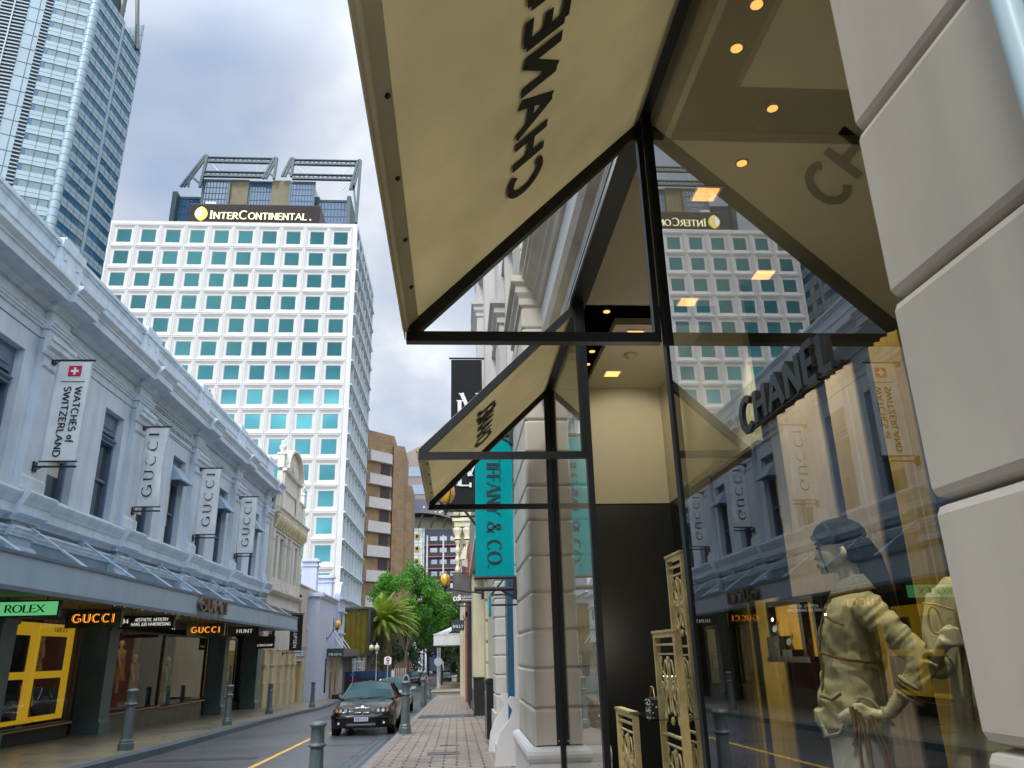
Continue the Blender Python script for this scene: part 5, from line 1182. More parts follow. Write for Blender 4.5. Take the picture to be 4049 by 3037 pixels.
# ================================================================== mannequins
def fused(mb, name, m, parent, voxel=.007, smooth=2, disp=None, iters=1):
    """union of closed pieces grown into one continuous skin"""
    off = OFF[parent.name]
    me = bpy.data.meshes.new(name+'_raw'); me.from_pydata([tuple(p-off) for p in mb.v], [], mb.f); me.update()
    o = bpy.data.objects.new(name+'_raw', me); COL.objects.link(o); mesh_fix(o)
    r = o.modifiers.new('r', 'REMESH'); r.mode = 'VOXEL'; r.voxel_size = voxel; r.use_smooth_shade = True
    s = o.modifiers.new('s', 'SMOOTH'); s.factor = .5; s.iterations = smooth
    dg = bpy.context.evaluated_depsgraph_get(); dg.update()
    me2 = bpy.data.meshes.new_from_object(o.evaluated_get(dg)); bpy.data.objects.remove(o)
    me2.name = name; me2.materials.clear(); me2.materials.append(m)
    if disp:
        me2.update(); ns = [v.normal.copy() for v in me2.vertices]
        for v, n_ in zip(me2.vertices, ns): v.co += n_*disp(v.co+off, n_)
    me2.polygons.foreach_set('use_smooth', [True]*len(me2.polygons)); me2.update()
    ob = bpy.data.objects.new(name, me2); COL.objects.link(ob); ob.parent = parent; OFF[ob.name] = off
    return ob
M['mskin'] = mat('mannequin_skin', (.62,.55,.38), .4, .05, 4); M['jack'] = mat('khaki_wool_jacket', (.46,.42,.235), .8, .08, 8, .35, 300)
M['braid'] = mat('gold_braid', (.22,.15,.035), .6, .4, 120, .8, 400); M['pearlb'] = mat('pearl_beading', (.55,.52,.4), .35, .5, 160, .8, 300)
M['trou'] = mat('pale_cream_trousers', (.72,.71,.62), .8, .06, 5, .2, 250); M['blkh'] = mat('black_hair', (.003,.003,.004), .8, .3, 6, spec=.1); M['chain'] = mat('bronze_chain', (.45,.25,.06), .35, .3, 80, metal=.7)
P0 = Vector((1.62, 3.2, 0)); AA = Vector((.894, -.447, 0)); ND = Vector((.447, .894, 0))
Q = lambda s, z, d=0.0: P0+AA*s+ND*d+Z_*z
def ell(mb, c, rs, rd, rz, n=16, m=10):
    vs = [c+AA*(rs*math.sin(math.pi*j/m)*math.cos(2*math.pi*k/n))+ND*(rd*math.sin(math.pi*j/m)*math.sin(2*math.pi*k/n))-Z_*rz*math.cos(math.pi*j/m) for j in range(m+1) for k in range(n)]
    mb.add(vs, [(j*n+k, j*n+(k+1)%n, (j+1)*n+(k+1)%n, (j+1)*n+k) for j in range(m) for k in range(n)])
def loft(mb, secs, n=20):
    """stack of ellipses (s, z, d, half s, half d)"""
    vs = [Q(s+a*math.cos(2*math.pi*k/n), z, d+b*math.sin(2*math.pi*k/n)) for s, z, d, a, b in secs for k in range(n)]
    mb.add(vs, [(j*n+k, j*n+(k+1)%n, (j+1)*n+(k+1)%n, (j+1)*n+k) for j in range(len(secs)-1) for k in range(n)]+[tuple(range(n))[::-1], tuple(range(len(vs)-n, len(vs)))])
t = thing('mannequin', 'mannequin in profile in a cream braided jacket with black cap and hand on hip', 'mannequin', (1.62, 3.2, .05), 'dressed mannequins in the boutique window')
b = MB()
ell(b, Q(.012, 1.765), .092, .074, .092); ell(b, Q(-.03, 1.715), .056, .058, .075); ell(b, Q(-.05, 1.672), .034, .04, .034)
ell(b, Q(-.087, 1.712), .016, .012, .02); ell(b, Q(-.098, 1.706), .011, .01, .009); ell(b, Q(-.08, 1.735), .012, .01, .03); ell(b, Q(-.072, 1.775), .02, .045, .028)
ell(b, Q(-.082, 1.677), .013, .024, .007); ell(b, Q(-.08, 1.666), .012, .02, .007); ell(b, Q(-.07, 1.648), .016, .02, .014); ell(b, Q(.018, 1.71, -.072), .014, .012, .028); ell(b, Q(.018, 1.71, .072), .014, .012, .028)
b.tube([Q(.018, 1.70), Q(.032, 1.63), Q(.04, 1.56), Q(.04, 1.50)], [.052, .05, .054, .075], 14)
loft(b, [(.04,1.54,0,.06,.11),(.03,1.5,0,.08,.155),(.0,1.42,0,.092,.15),(-.02,1.3,0,.082,.13),(-.03,1.2,0,.088,.14),(-.035,1.08,0,.1,.16),(-.03,.98,0,.095,.155)])
b.tube([Q(.055,1.50,-.15), Q(.15,1.39,-.22), Q(.215,1.285,-.26)], [.045,.038,.036], 12); b.tube([Q(.215,1.285,-.26), Q(.15,1.19,-.25), Q(.085,1.112,-.225), Q(.055,1.10,-.215)], [.036,.033,.024,.021], 12)
b.tube([Q(.055,1.50,.15), Q(.06,1.3,.2), Q(.03,1.08,.2)], [.045,.037,.026], 12)
# hand on the hip: palm, four fingers and thumb
b.tube([Q(.06,1.10,-.215), Q(.02,1.103,-.218), Q(-.018,1.106,-.214)], [.02,.026,.026], 10)
for i, (dz, ln, dd) in enumerate(((.020,.078,-.006),(.008,.086,-.010),(-.006,.082,-.008),(-.020,.066,-.002))):
    z0 = 1.106+dz; b.tube([Q(-.012,z0,-.222+dd), Q(-.012-ln*.4,z0+.002-i*.002,-.226+dd), Q(-.012-ln*.75,z0-.012,-.214+dd), Q(-.012-ln,z0-.024,-.2+dd)], [.0095,.009,.0085,.007], 8)
b.tube([Q(.015,1.118,-.225), Q(-.012,1.138,-.232), Q(-.035,1.14,-.225)], [.012,.0105,.008], 8)
for s_ in (-1, 1):
    b.tube([Q(-.03,1.0,.075*s_), Q(-.045,.75,.08*s_), Q(-.03,.52,.085*s_), Q(-.01,.3,.085*s_), Q(-.01,.12,.085*s_)], [.088,.07,.052,.048,.034], 14)
    b.tube([Q(.02,.09,.085*s_), Q(-.08,.075,.09*s_), Q(-.15,.065,.095*s_)], [.032,.03,.018], 10)
body = fused(b, 'body', M['mskin'], t, .006, 3)
k = MB(); ell(k, Q(-.083,1.742,-.03), .006,.012,.005); ell(k, Q(-.083,1.742,.03), .006,.012,.005); ell(k, Q(-.088,1.76,-.03), .006,.016,.0035); k.build('eye', M['blkh'], t)
k = MB(); ell(k, Q(-.09,1.676), .008,.018,.0045); ell(k, Q(-.088,1.667), .008,.015,.0045); k.build('lips', mat('lips', (.25,.08,.05), .4), t)
# jacket
j = MB()
loft(j, [(.04,1.575,0,.062,.075),(.035,1.545,0,.085,.125),(.02,1.5,0,.105,.175),(-.012,1.42,0,.118,.172),(-.02,1.32,0,.112,.155),(-.03,1.22,0,.118,.168),(-.04,1.14,0,.132,.185),(-.045,1.05,0,.135,.188)])
j.tube([Q(.06,1.5,-.15), Q(.09,1.46,-.19), Q(.15,1.39,-.23), Q(.222,1.29,-.265)], [.066,.061,.053,.048], 14); j.tube([Q(.226,1.295,-.266), Q(.2,1.235,-.262), Q(.165,1.185,-.255)], [.048,.047,.05], 14)
j.tube([Q(.06,1.5,.15), Q(.07,1.3,.2), Q(.04,1.12,.2)], [.07,.055,.05], 12)
j.extr([Q(-.15,1.12,-.12), Q(-.19,1.11,-.1), Q(-.165,1.01,-.1), Q(-.09,1.02,-.16)], ND*.12)
def folds(p, n_):
    q = p-P0; s = q.dot(AA); d = q.dot(ND); z = q.z; f = .002*noise.noise(p*28)
    if d < -.14 and s > .03: u = (s*.62-(z-1.29)*.78); f += .011*noise.noise(Vector((u*58, d*12+3, (s+z)*9)))*min(1, max(0, (s-.03)/.05))
    else: f += .006*noise.noise(Vector((s*14+z*8, d*12, z*26-s*10)))+.0025*math.sin((z*1.0+s*.9)*70+noise.noise(p*9)*3)*min(1, max(0, (1.5-z)/.2))
    return f
fused(j, 'jacket', M['jack'], t, .0065, 2, folds)
def braid(pts, r, m, nm='jacket_braid'):
    k = MB(); k.tube(pts, r, 8); return k.build(nm, m, t)
for i, z in enumerate((1.612, 1.603, 1.594, 1.585, 1.575, 1.565, 1.555)):
    r1, r2 = .062+.006*i, .066+.009*i
    braid([Q(.035+r1*1.02*math.cos(a*math.pi/12), z+.014*math.cos(a*math.pi/12), r2*math.sin(a*math.pi/12)) for a in range(25)], .006, M['pearlb'] if i < 6 else M['braid'], 'beaded_collar')
arcp = lambda s, z, d: Q(s, z, d)
braid([Q(-.062,1.53,-.09), Q(-.088,1.49,-.1), Q(-.115,1.42,-.085), Q(-.13,1.34,-.07), Q(-.132,1.25,-.07), Q(-.145,1.17,-.08), Q(-.165,1.12,-.08)], .0055, M['braid'])
braid([Q(-.126,1.325,-.1), Q(-.09,1.312,-.155), Q(-.03,1.297,-.178), Q(.035,1.287,-.165), Q(.085,1.283,-.12)], .006, M['braid'])
braid([Q(-.085,1.46,-.13), Q(-.06,1.44,-.165), Q(-.025,1.425,-.182)], .005, M['braid'])
braid([Q(-.172,1.10,-.105), Q(-.15,1.02,-.13), Q(-.1,1.035,-.18), Q(-.06,1.1,-.2), Q(-.01,1.165,-.2), Q(.03,1.15,-.19), Q(.09,1.06,-.14)], .008, M['pearlb'])
braid([Q(-.15,1.165,-.13), Q(-.11,1.152,-.17), Q(-.075,1.175,-.19)], .006, M['braid'])
for (s, z, rr, m_) in ((.178,1.21,.049,'jack'),(.171,1.195,.050,'braid'),(.164,1.181,.048,'braid'),(.157,1.168,.044,'pearlb')):
    ax = (Q(.2,1.235,-.262)-Q(.15,1.16,-.25)).normalized(); u = ax.cross(ND).normalized(); v = ax.cross(u)
    braid([Q(s, z, -.255)+u*rr*math.cos(a*math.pi/9)+v*rr*math.sin(a*math.pi/9) for a in range(19)], .0075, M[m_], 'cuff_braid')
braid([Q(.062,1.102,-.213)+Z_*.026*math.cos(a*math.pi/7)+ND*.026*math.sin(a*math.pi/7)+AA*.004*(a % 2) for a in range(15)], .0065, M['pearlb'], 'bracelet')
# trousers, cap, hair
k = MB(); loft(k, [(-.035,1.1,0,.12,.172),(-.03,.98,0,.118,.175),(-.04,.8,0,.112,.175),(-.03,.6,0,.1,.17)])
for s_ in (-1, 1): k.tube([Q(-.03,.7,.085*s_), Q(-.02,.4,.09*s_), Q(-.01,.14,.09*s_)], [.1,.085,.078], 14)
fused(k, 'trousers', M['trou'], t, .009, 2, lambda p, n_: .004*math.sin((p-P0).dot(AA)*60+noise.noise(p*5)*3))
k = MB(); ell(k, Q(.012,1.795), .108,.09,.074); ell(k, Q(.055,1.74), .066,.084,.08); k.tube([Q(-.07,1.795,-.06), Q(-.095,1.79,-.02), Q(-.095,1.79,.02), Q(-.07,1.795,.06)], .01, 8); k.build('cap', M['blkh'], t)
M['blkh2'] = M['blkh']; k = MB(); k.tube([Q(.07,1.74), Q(.11,1.68), Q(.125,1.6,-.02), Q(.14,1.52,-.05), Q(.155,1.45,-.06), Q(.17,1.4,-.06)], [.07,.06,.055,.045,.03,.01], 12); k.build('hair', M['blkh'], t)
k = MB(); k.tube([Q(-.078,1.765,-.045), Q(-.07,1.70,-.062), Q(-.055,1.64,-.05)], .0035, 6); k.build('hair_strand', M['blkh'], t)
random.seed(4)
for i, (s0, s1, z1) in enumerate(((-.045,-.055,1.0),(-.03,-.045,.62),(-.02,.0,.55),(.02,.06,.6),(.035,.075,.7),(.0,-.01,.5))):
    k = MB(); k.tube([Q(s0,1.135-.01*i,-.24), Q(s0*.9,1.08,-.243), Q((s0+s1)/2,1.0,-.215), Q(s1,(1+z1)/2,-.2), Q(s1,z1,-.195)], .0065 if i else .009, 6)
    k.build('chain', M['chain'], t)
# second mannequin, mostly behind the stone pilaster
t2 = thing('mannequin', 'second mannequin, half hidden behind the stone pilaster, holding a chain-trimmed coat edge', 'mannequin', (2.05, 3.05, .05), 'dressed mannequins in the boutique window')
b = MB(); ell(b, Q(.50,1.78,.05), .085,.075,.11); b.tube([Q(.5,1.7,.05), Q(.5,1.6,.05), Q(.49,1.52,.05)], [.05,.05,.07], 12)
loft(b, [(.49,1.55,.05,.1,.1),(.48,1.45,.05,.14,.11),(.47,1.25,.05,.11,.1),(.47,1.0,.05,.15,.11)])
b.tube([Q(.37,1.5,.05), Q(.31,1.36,.02), Q(.27,1.25,-.03)], [.045,.036,.033], 10); b.tube([Q(.27,1.25,-.03), Q(.285,1.3,-.09), Q(.305,1.335,-.12)], [.033,.027,.024], 10)
b.tube([Q(.305,1.335,-.12), Q(.325,1.36,-.13)], [.026,.03], 10)
for i, dz in enumerate((.028,.009,-.01,-.028)): b.tube([Q(.325,1.365+dz,-.14), Q(.355,1.372+dz,-.15), Q(.382,1.366+dz,-.14), Q(.398,1.358+dz,-.12)], [.0105,.010,.009,.0075], 8)
b.tube([Q(.315,1.385,-.13), Q(.335,1.405,-.125), Q(.358,1.41,-.115)], [.012,.0105,.008], 8)
b.tube([Q(.6,1.5,.05), Q(.64,1.3,.05), Q(.62,1.05,.02)], [.045,.036,.026], 10)
for s_ in (-1, 1): b.tube([Q(.47+.07*s_,1.02,.05), Q(.47+.07*s_,.55,.05), Q(.47+.07*s_,.12,.05)], [.09,.055,.035], 12); b.tube([Q(.47+.07*s_,.09,.06), Q(.45+.07*s_,.07,-.07)], [.035,.022], 8)
fused(b, 'body', M['mskin'], t2, .007, 3)
j = MB(); loft(j, [(.47,1.60,.05,.09,.08),(.46,1.56,.05,.135,.12),(.465,1.42,.05,.145,.13),(.455,1.2,.05,.13,.13),(.45,.9,.05,.17,.14),(.44,.5,.05,.19,.15)])
j.tube([Q(.36,1.52,.05), Q(.305,1.38,.02), Q(.285,1.27,-.02)], [.06,.05,.05], 12); j.tube([Q(.285,1.26,-.02), Q(.283,1.28,-.06)], [.05,.058], 12)
fused(j, 'coat', M['jack'], t2, .008, 2, lambda p, n_: .004*math.sin((p-P0).dot(AA)*70+noise.noise(p*7)*3))
k = MB(); k.tube([Q(.385,1.46,-.11), Q(.38,1.4,-.14), Q(.37,1.25,-.12), Q(.35,1.05,-.12), Q(.32,.7,-.13), Q(.31,.4,-.14)], [.01]+[.014]*5, 8); k.build('coat_braid', M['braid'], t2)
k = MB(); ax = ND
k.tube([Q(.283+.052*math.cos(a*math.pi/9), 1.275+.052*math.sin(a*math.pi/9)*.9, -.075) for a in range(19)], .007, 8); k.build('cuff_braid', M['pearlb'], t2)
k = MB(); ell(k, Q(.5,1.8,.06), .1,.09,.1); k.build('hair', M['blkh'], t2)
k = MB()
for a in range(24):
    c = Q(.302, 1.434, -.1); p1 = c+AA*.022*math.cos(a*math.pi/12)+Z_*.05*math.sin(a*math.pi/12); p2 = c+AA*.022*math.cos((a+1)*math.pi/12)+Z_*.05*math.sin((a+1)*math.pi/12); k.tube([p1, p2], .005, 6)
k.tube([Q(.27,1.50,-.1), Q(.32,1.49,-.1), Q(.375,1.47,-.1)], .004, 6)
tag(k.build('hoop_ornament', M['gilt'], None, tuple(Q(.302,1.434,-.1))), 'gilt hoop on a thin bar hanging between the two mannequins', 'ornament')

# small dressed figures in the windows across the street
def far_manq(x, y, z, label, cm):
    t = thing('shop_mannequin', label, 'mannequin', (x, y, z), 'shop mannequins across the street')
    k = MB(); k.ball((x, y, z+1.65), .09, .1, .12); k.tube([(x,y,z+1.58),(x,y,z+1.45)], .05); k.tube([(x-.02,y,z+.8),(x,y,z+.05)], [.1,.06]); k.tube([(x,y-.2,z+1.4),(x+.08,y-.26,z+1.1),(x+.12,y-.2,z+.85)], [.05,.04,.03]); k.tube([(x,y+.2,z+1.4),(x+.05,y+.27,z+1.1),(x+.1,y+.24,z+.85)], [.05,.04,.03])
    k.build('body', M['mskin'], t)
    k = MB(); k.tube([(x,y,z+1.48),(x,y,z+1.4),(x,y,z+1.1),(x,y,z+.75),(x,y,z+.45)], [.08,.2,.15,.19,.24], 12); k.build('dress', cm, t)
cms = [mat('red_dress', (.45,.04,.02), .6, .3, 12), mat('patterned_dress', (.25,.24,.2), .6, .9, 25), mat('yellow_dress', (.5,.33,.03), .6, .3, 12), mat('teal_dress', (.03,.16,.14), .6, .3, 12)]
for x, y, z, l, c in ((-11.55,27.9,-.1,'mannequin in a patterned dress in the middle shop window across the street',1), (-11.6,30.2,-.1,'mannequin in a red dress in the middle shop window across the street',0), (-11.6,33.6,-.2,'mannequin in a teal dress in the third shop window across the street',3), (-11.65,29.0,.35,'mannequin in a yellow dress raised in the middle shop window',2),
    (-11.6,21.2,-.55,'mannequin in a teal outfit seen through the first yellow display board',3), (-11.6,21.4,.7,'mannequin in yellow above, seen through the first yellow display board',2), (-11.6,23.0,-.55,'mannequin in a red outfit seen through the second yellow display board',0), (-11.6,23.2,.7,'mannequin in patterned dress above, seen through the second yellow display board',1)):
    far_manq(x, y, z, l, cms[c])
for (x, y, z, e) in ((-11.9, 40.3, 2.0, 12), (-11.4, 28.2, 2.45, 7), (-11.4, 33.2, 2.45, 6), (-11.8, 22.0, 2.45, 6)):
    l = bpy.data.lights.new('shop_fill', 'POINT'); l.energy = e; l.color = (1, .78, .45); l.shadow_soft_size = .04; o = bpy.data.objects.new('shop_fill', l); COL.objects.link(o); o.location = (x, y, z)  # added fill lights for the window figures and barber wall, no lamp modelled

# ================================================================== RIGHT: buildings beyond the boutique
M['tbl'] = mat('pale_stone_paint', (.54,.52,.48), .55, .06, 1, .1, 40, streak=.12); M['navyp'] = mat('deep_teal_panel', (.012,.07,.13), .35, .08, 1)
tb = thing('jeweller_building', 'tall cream classical building behind the teal banner, with recessed teal doorway panel', 'building', (1, 14, gz(14)))
k = MB(); k.box(1.15, 9, 9.6, 22, -.9, 15); k.box(1.02, 1.16, 9.6, 22, 5, 15)
k.build('wall', M['tbl'], tb)
def cap(mb, x0, y0, y1, z): torus_ring(mb, x0, 1.3, y0, y1, [(0,z),(.04,z+.04),(.04,z+.14),(.1,z+.22),(.1,z+.32),(.17,z+.38),(.17,z+.46),(.0,z+.5)])
k = MB(); k.box(.79, 1.2, 13.2, 14.6, 4.2, 15); cap(k, .79, 13.2, 14.6, 7.2); k.box(.86, 1.2, 12.2, 12.5, 4.2, 15); k.build('upper_pilaster', M['tbl'], tb)
k = MB(); k.box(.6, 1.3, 21.0, 22.2, 4, 16); cap(k, .6, 21, 22.2, 10.9); k.box(.7, 1.3, 17.6, 18.6, 5, 15); k.build('upper_pilaster', M['tbl'], tb)
k = MB(); k.box(1.0, 1.015, 12.55, 13.15, 5, 14); k.build('tall_window', M['navyp'], tb)
k = MB(); k.run([(0,4.2),(-.3,4.3),(-.3,4.5),(-.42,4.6),(-.42,4.75),(0,4.9)], 9.6, 22, at=1.1); k.run([(0,8.2),(-.2,8.25),(-.2,8.4),(0,8.5)], 9.6, 22, at=1.05); k.run([(0,11.9),(-.4,12),(-.5,12.3),(-.5,12.5),(0,12.6)], 9.6, 22, at=1.05); k.build('cornice', M['tbl'], tb)
JT = [-.9+.37*i for i in range(15)]
k = MB(); rust(k, .78, 1.3, 16.4, 17.6, JT, .02, .03, .02); k.box(.74, 1.3, 16.3, 17.7, -1, .25); k.build('rusticated_pier', M['tbl'], tb)
k = MB(); k.box(.98, 1.2, 15.6, 16.2, -.6, 4.2); k.build('teal_panel', M['navyp'], tb)
k = MB(); k.box(1.02, 1.2, 14.2, 14.5, -.3, 4.2); k.box(1.04, 1.3, 11.2, 11.5, -.3, 4.2); k.box(1.04, 1.3, 11.5, 14.2, 2.6, 4.2); k.build('door_surround', M['rwall2'], tb)
k = MB(); k.box(1.12, 1.14, 11.5, 14.2, -.3, 2.6); k.build('dark_door', M['idark'], tb)
k = MB()
for z in (0, .5, 1.0, 1.5): k.ball((1.08, 13.9, z), .04)
k.build('door_stud', M['alu'], tb)
k = MB(); P = [(0,0),(0,1.2),(.25,1.26),(.3,1.15),(.22,1.0),(.26,.85),(.4,.65),(.48,.4),(.52,0)]
k.extr([(1.12-x, 13.4, gz(14)+z*.82) for x, z in P], (0,.14,0)); k.extr([(1.12-x, 15.9, gz(16)+z*.82) for x, z in P], (0,.14,0)); k.box(.72, 1.1, 13.54, 15.9, gz(14)-.1, gz(14)+.12); k.build('scrolled_step_wall', M['rwall2'], tb)
# wall brackets of a folded teal blind
t = thing('window_blind', 'narrow folded teal awning blind below the teal banner', 'awning', (.9, 12.6, 2.3)); M['tealc'] = cloth('teal_banner_cloth', (.0,.42,.46), .3)
k = MB(); k.extr([(.98,12.0,2.75),(.98,12.03,2.75),(.52,12.03,2.18),(.50,12.0,2.2)], (0,.5,0)); k.box(.5, .52, 12.0, 12.5, 1.9, 2.2); k.build('blind_fabric', M['tealc'], t)
k = MB(); k.tube([(1.1,12.0,2.2),(.52,12.0,2.2)], .015); k.tube([(1.1,12.0,2.05),(.52,12.0,2.05)], .015); k.build('blind_arm', M['black'], t)
# next: cream quoined building, grey shopfronts, brick front
qb = thing('quoined_building', 'cream building with dark gaps between its quoin blocks, beyond the jeweller', 'building', (1, 28, gz(28)))
k = MB(); k.box(1.02, 9, 22.2, 33.8, -1.5, 13)
rust(k, .95, 1.3, 26.5, 27.4, [-.9+.66*i for i in range(9)], .01, .16, .05); k.box(.62, 1.2, 31.0, 33.8, .1, 4.5); k.box(.8, 1.1, 30.6, 31.0, -1, 4.5)
k.box(.62, 1.2, 22.3, 23.2, 4.6, 13); cap(k, .62, 22.3, 23.2, 11); k.build('wall', mat('butter_cream_paint', (.58,.54,.38), .6, .06, 1, streak=.1), qb)
k = MB(); k.run([(0,4.4),(-.5,4.5),(-.5,4.7),(0,4.8)], 22.2, 33.8, at=1.02); k.run([(0,9.4),(-.5,9.5),(-.6,9.9),(0,10)], 22.2, 33.8, at=1.02); k.build('cornice', M['tbl'], qb)
for nm, (x0, x1, y0, y1, h), l in (('planter', (.6,1.05,29.9,31.2,1.3), 'tall square black planter by the cream quoined wall'), ('planter', (.66,.86,18.9,20.2,1.25), 'low black planter beside the rusticated pier'), ('planter', (.84,.98,17.9,18.7,1.05), 'small dark green planter touching the rusticated pier')):
    z = gz(y0); t = thing(nm, l, 'planter', ((x0+x1)/2, (y0+y1)/2, z), 'black planters along the right wall')
    k = MB(); torus_ring(k, x0+.02, x1, y0, y1, [(0,z-.02),(0,z+h-.1),(.02,z+h-.08),(.02,z+h),(-.03,z+h),(-.03,z+h-.06)]); k.build('planter_box', mat('planter_black', (.012,.016,.016), .25, .2, 3), t)
gs = thing('dark_shopfront_building', 'narrow building with dark glazed shopfront between cream stone and red brick', 'building', (1, 40, gz(40)))
k = MB(); k.box(.75, 9, 33.85, 46, -1.6, 8.5); k.build('wall', mat('grey_stone', (.22,.2,.17), .7, .1), gs)
k = MB(); k.box(.66, .75, 34.2, 36.2, -1.2, 4.6); k.box(.66,.74,44,45.9,-1.2,4.6); k.build('pier', mat('dark_grey_stone', (.12,.115,.11), .6, .1), gs)
k = MB(); k.box(.6, .74, 37, 43.8, -.6, 4.0); k.build('window', M['dkwin'], gs); k = MB()
for y in (36.6, 40.2, 43.8): k.box(.56, .62, y, y+.2, -1.1, 4.2)
k.build('window_frame', M['frame'], gs)
rb2 = thing('red_brick_building', 'red brick fronted building behind the hanging navy sign', 'building', (.8, 52, gz(52)))
k = MB(); k.box(.62, 9, 46.05, 58, -1.8, 7.5); k.box(.48, .62, 46.1, 47.4, -1.6, 6.2); k.box(.48, .62, 56, 57.6, -1.6, 6.2); k.build('brick_wall', brick('red_brick', (.42,.09,.045), (.34,.07,.035), (.25,.15,.1), .26, .085, .012, .8, 'YZ', .4), rb2)
k = MB(); k.run([(0,6.2),(-.3,6.3),(-.3,6.6),(0,6.7)], 46.05, 58, at=.62); k.box(.45,.62,46.1,58,3.4,3.7); k.box(.44,.6,56.2,57.8,-1.6,-1.1); k.build('stone_trim', M['tbl'], rb2)
k = MB(); yc = 51.5
k.box(.46, .62, yc-1.6, yc-1.1, -1.5, 2.6); k.box(.46, .62, yc+1.1, yc+1.6, -1.5, 2.6); k.box(.4, .62, yc-1.9, yc+1.9, 3.7, 4.0); k.box(.4, .62, yc-1.7, yc+1.7, 4.0, 4.3)
for a in range(12): a0, a1 = math.pi*a/12, math.pi*(a+1)/12; k.extr([(.46, yc+r*math.cos(q), 2.6+.9*r/1.1*math.sin(q)) for r, q in ((1.1,a0),(1.6,a0),(1.6,a1),(1.1,a1))], (.16,0,0))
k.extr([(.44, yc-1.2, 4.3), (.44, yc+1.2, 4.3), (.44, yc, 5.2)], (.18,0,0)); k.build('arched_portal', M['tbl'], rb2)
k = MB(); k.box(.57, .61, yc-1.1, yc+1.1, -1.5, 2.7); k.build('portal_door', M['idark'], rb2)
M['orn'] = mat('ornate_yellow_cream', (.56,.52,.36), .6, .12, 2, .3, 12)
ob = thing('ornate_corner_building', 'cream yellow ornate corner building with barley twist columns, above the grey banner', 'building', (.5, 60, gz(60)))
k = MB(); k.box(.25, 9, 58.1, 66, -1.8, 12.6); k.build('wall', M['orn'], ob)
k = MB()
for x in (.05, .75, 1.4):
    k.lathe([(.16+.05*math.sin(z*9), 6.4+z) for z in [i*.12 for i in range(26)]], (x, 57.8, 0), 10); k.lathe([(.3,9.5),(.2,9.7),(.34,10.1),(.38,10.3),(.2,10.4)], (x, 57.8, 0), 10); k.lathe([(.15,5.6),(.3,5.9),(.34,6.2),(.2,6.4)], (x, 57.8, 0), 10)
k.build('twist_column', M['orn'], ob)
k = MB(); k.box(-.2, 9, 57.5, 66, 10.4, 10.8); k.box(-.35, 9, 57.35, 66, 10.8, 11.0); k.box(-.1, 9, 57.6, 66, 5.3, 5.6); k.box(-.25, 9, 57.4, 66, 12.4, 12.7)
for i in range(8): k.ball((-.05+.0*i, 58+i, 11.6), .25, .25, .4)
k.extr([(.2, 57.45, 8.0), (.9, 57.45, 8.0), (.55, 57.45, 9.0)], (0,.2,0)); k.build('mouldings', M['orn'], ob)
k = MB(); k.box(.45, 1.4, 57.98, 58.1, 6.6, 9.2); k.build('window', M['dkwin'], ob)
cb2 = thing('corner_shop_building', 'low corner building with a white box canopy beyond the side street', 'building', (2, 88, -1.7))
k = MB(); k.box(.9, 9, 80, 120, -1.8, 7); k.build('wall', M['creamg'], cb2)
k = MB(); k.box(-2.35, .9, 81.6, 81.75, 2.3, 3.32); k.box(-2.35, -2.25, 81.75, 100, 2.3, 3.32); k.box(-2.25, .9, 81.75, 100, 2.35, 2.45); k.box(-2.4, .9, 81.55, 81.8, 3.32, 3.42); k.box(-2.25,.9,81.75,100,3.3,3.36); k.build('canopy', mat('white_canopy', (.55,.55,.56), .5, .06, 1, streak=.2), cb2)
k = MB()
for i in range(5): k.tube([(-2.1+i*.25, 81.9+i*.2, 3.42), (.9, 82.2+i*.3, 4.6)], .03)
k.build('tie_rod', M['whitei'], cb2)
k = MB()
for x in (-1.2, -.1): k.box(x-.15, x+.15, 84, 84.15, 2.25, 2.33)
k.build('canopy_lamp', M['whitei'], cb2)

# ------------------------------------------------------------------ banners and signs on the right
t = banner('tall teal banner with dark serif letters beside the far stone pilaster', 10.0, .24, .735, 2.27, 4.11, m=M['tealc'], amp=.008, seed=2, xw=.755, group='banners on the right side of the street')
vtext(t, 'TIFFANY & CO.', .48, 10.0, 3.9, .178, 1.5, up=False, m=M['ink'], thick=.17, thin=.05, gap=.16)
t = banner('tall charcoal banner with a white serif monogram hanging behind the far awning', 20, -.165, .69, 4.9, 9.15, m=M['bblack'], amp=.012, seed=4, xw=.9, group='banners on the right side of the street')
for zc in (7.7, 5.95):
    k = MB(); text(k, 'L', (.02, 19.96, zc-.38), X_, Z_, .62, .17, .06, True, .006); text(k, 'V', (.12, 19.945, zc-.12), X_, Z_, .56, .2, .06, True, .006); k.build('monogram', M['whitei'], t)
M['greyc'] = cloth('grey_banner_cloth', (.16,.15,.14), .15)
t = banner('short grey banner with small white lettering along its foot', 34, -.18, .66, 3.46, 4.66, m=M['greyc'], amp=.07, seed=1, xw=.75, group='banners on the right side of the street')
k = MB(); text(k, 'cdi', (-.15, 33.9, 3.55), X_, Z_, .24, .24, .22, False, .006, gap=.12, fit=.32); text(k, 'GROUP', (.21, 33.9, 3.63), X_, Z_, .1, .16, .14, False, .006, fit=.4); k.box(.2, .63, 33.89, 33.9, 3.55, 3.58); k.build('lettering', M['whitei'], t)
t = thing('hanging_sign', 'navy projecting sign with white serif letters above the white box canopy', 'sign', (.06, 50, 2.76)); k = MB(); k.box(-.33, .45, 49.95, 50.05, 2.78, 3.36); k.build('sign_panel', mat('navy_sign', (.03,.05,.07), .4, .1), t)
k = MB(); text(k, 'BALLY', (-.25, 49.94, 2.95), X_, Z_, .17, .2, .08, True, .006, fit=.64); k.build('lettering', M['whitei'], t); k = MB(); k.tube([(.6,50,3.38),(-.35,50,3.38)], .02); k.build('bracket', M['black'], t)

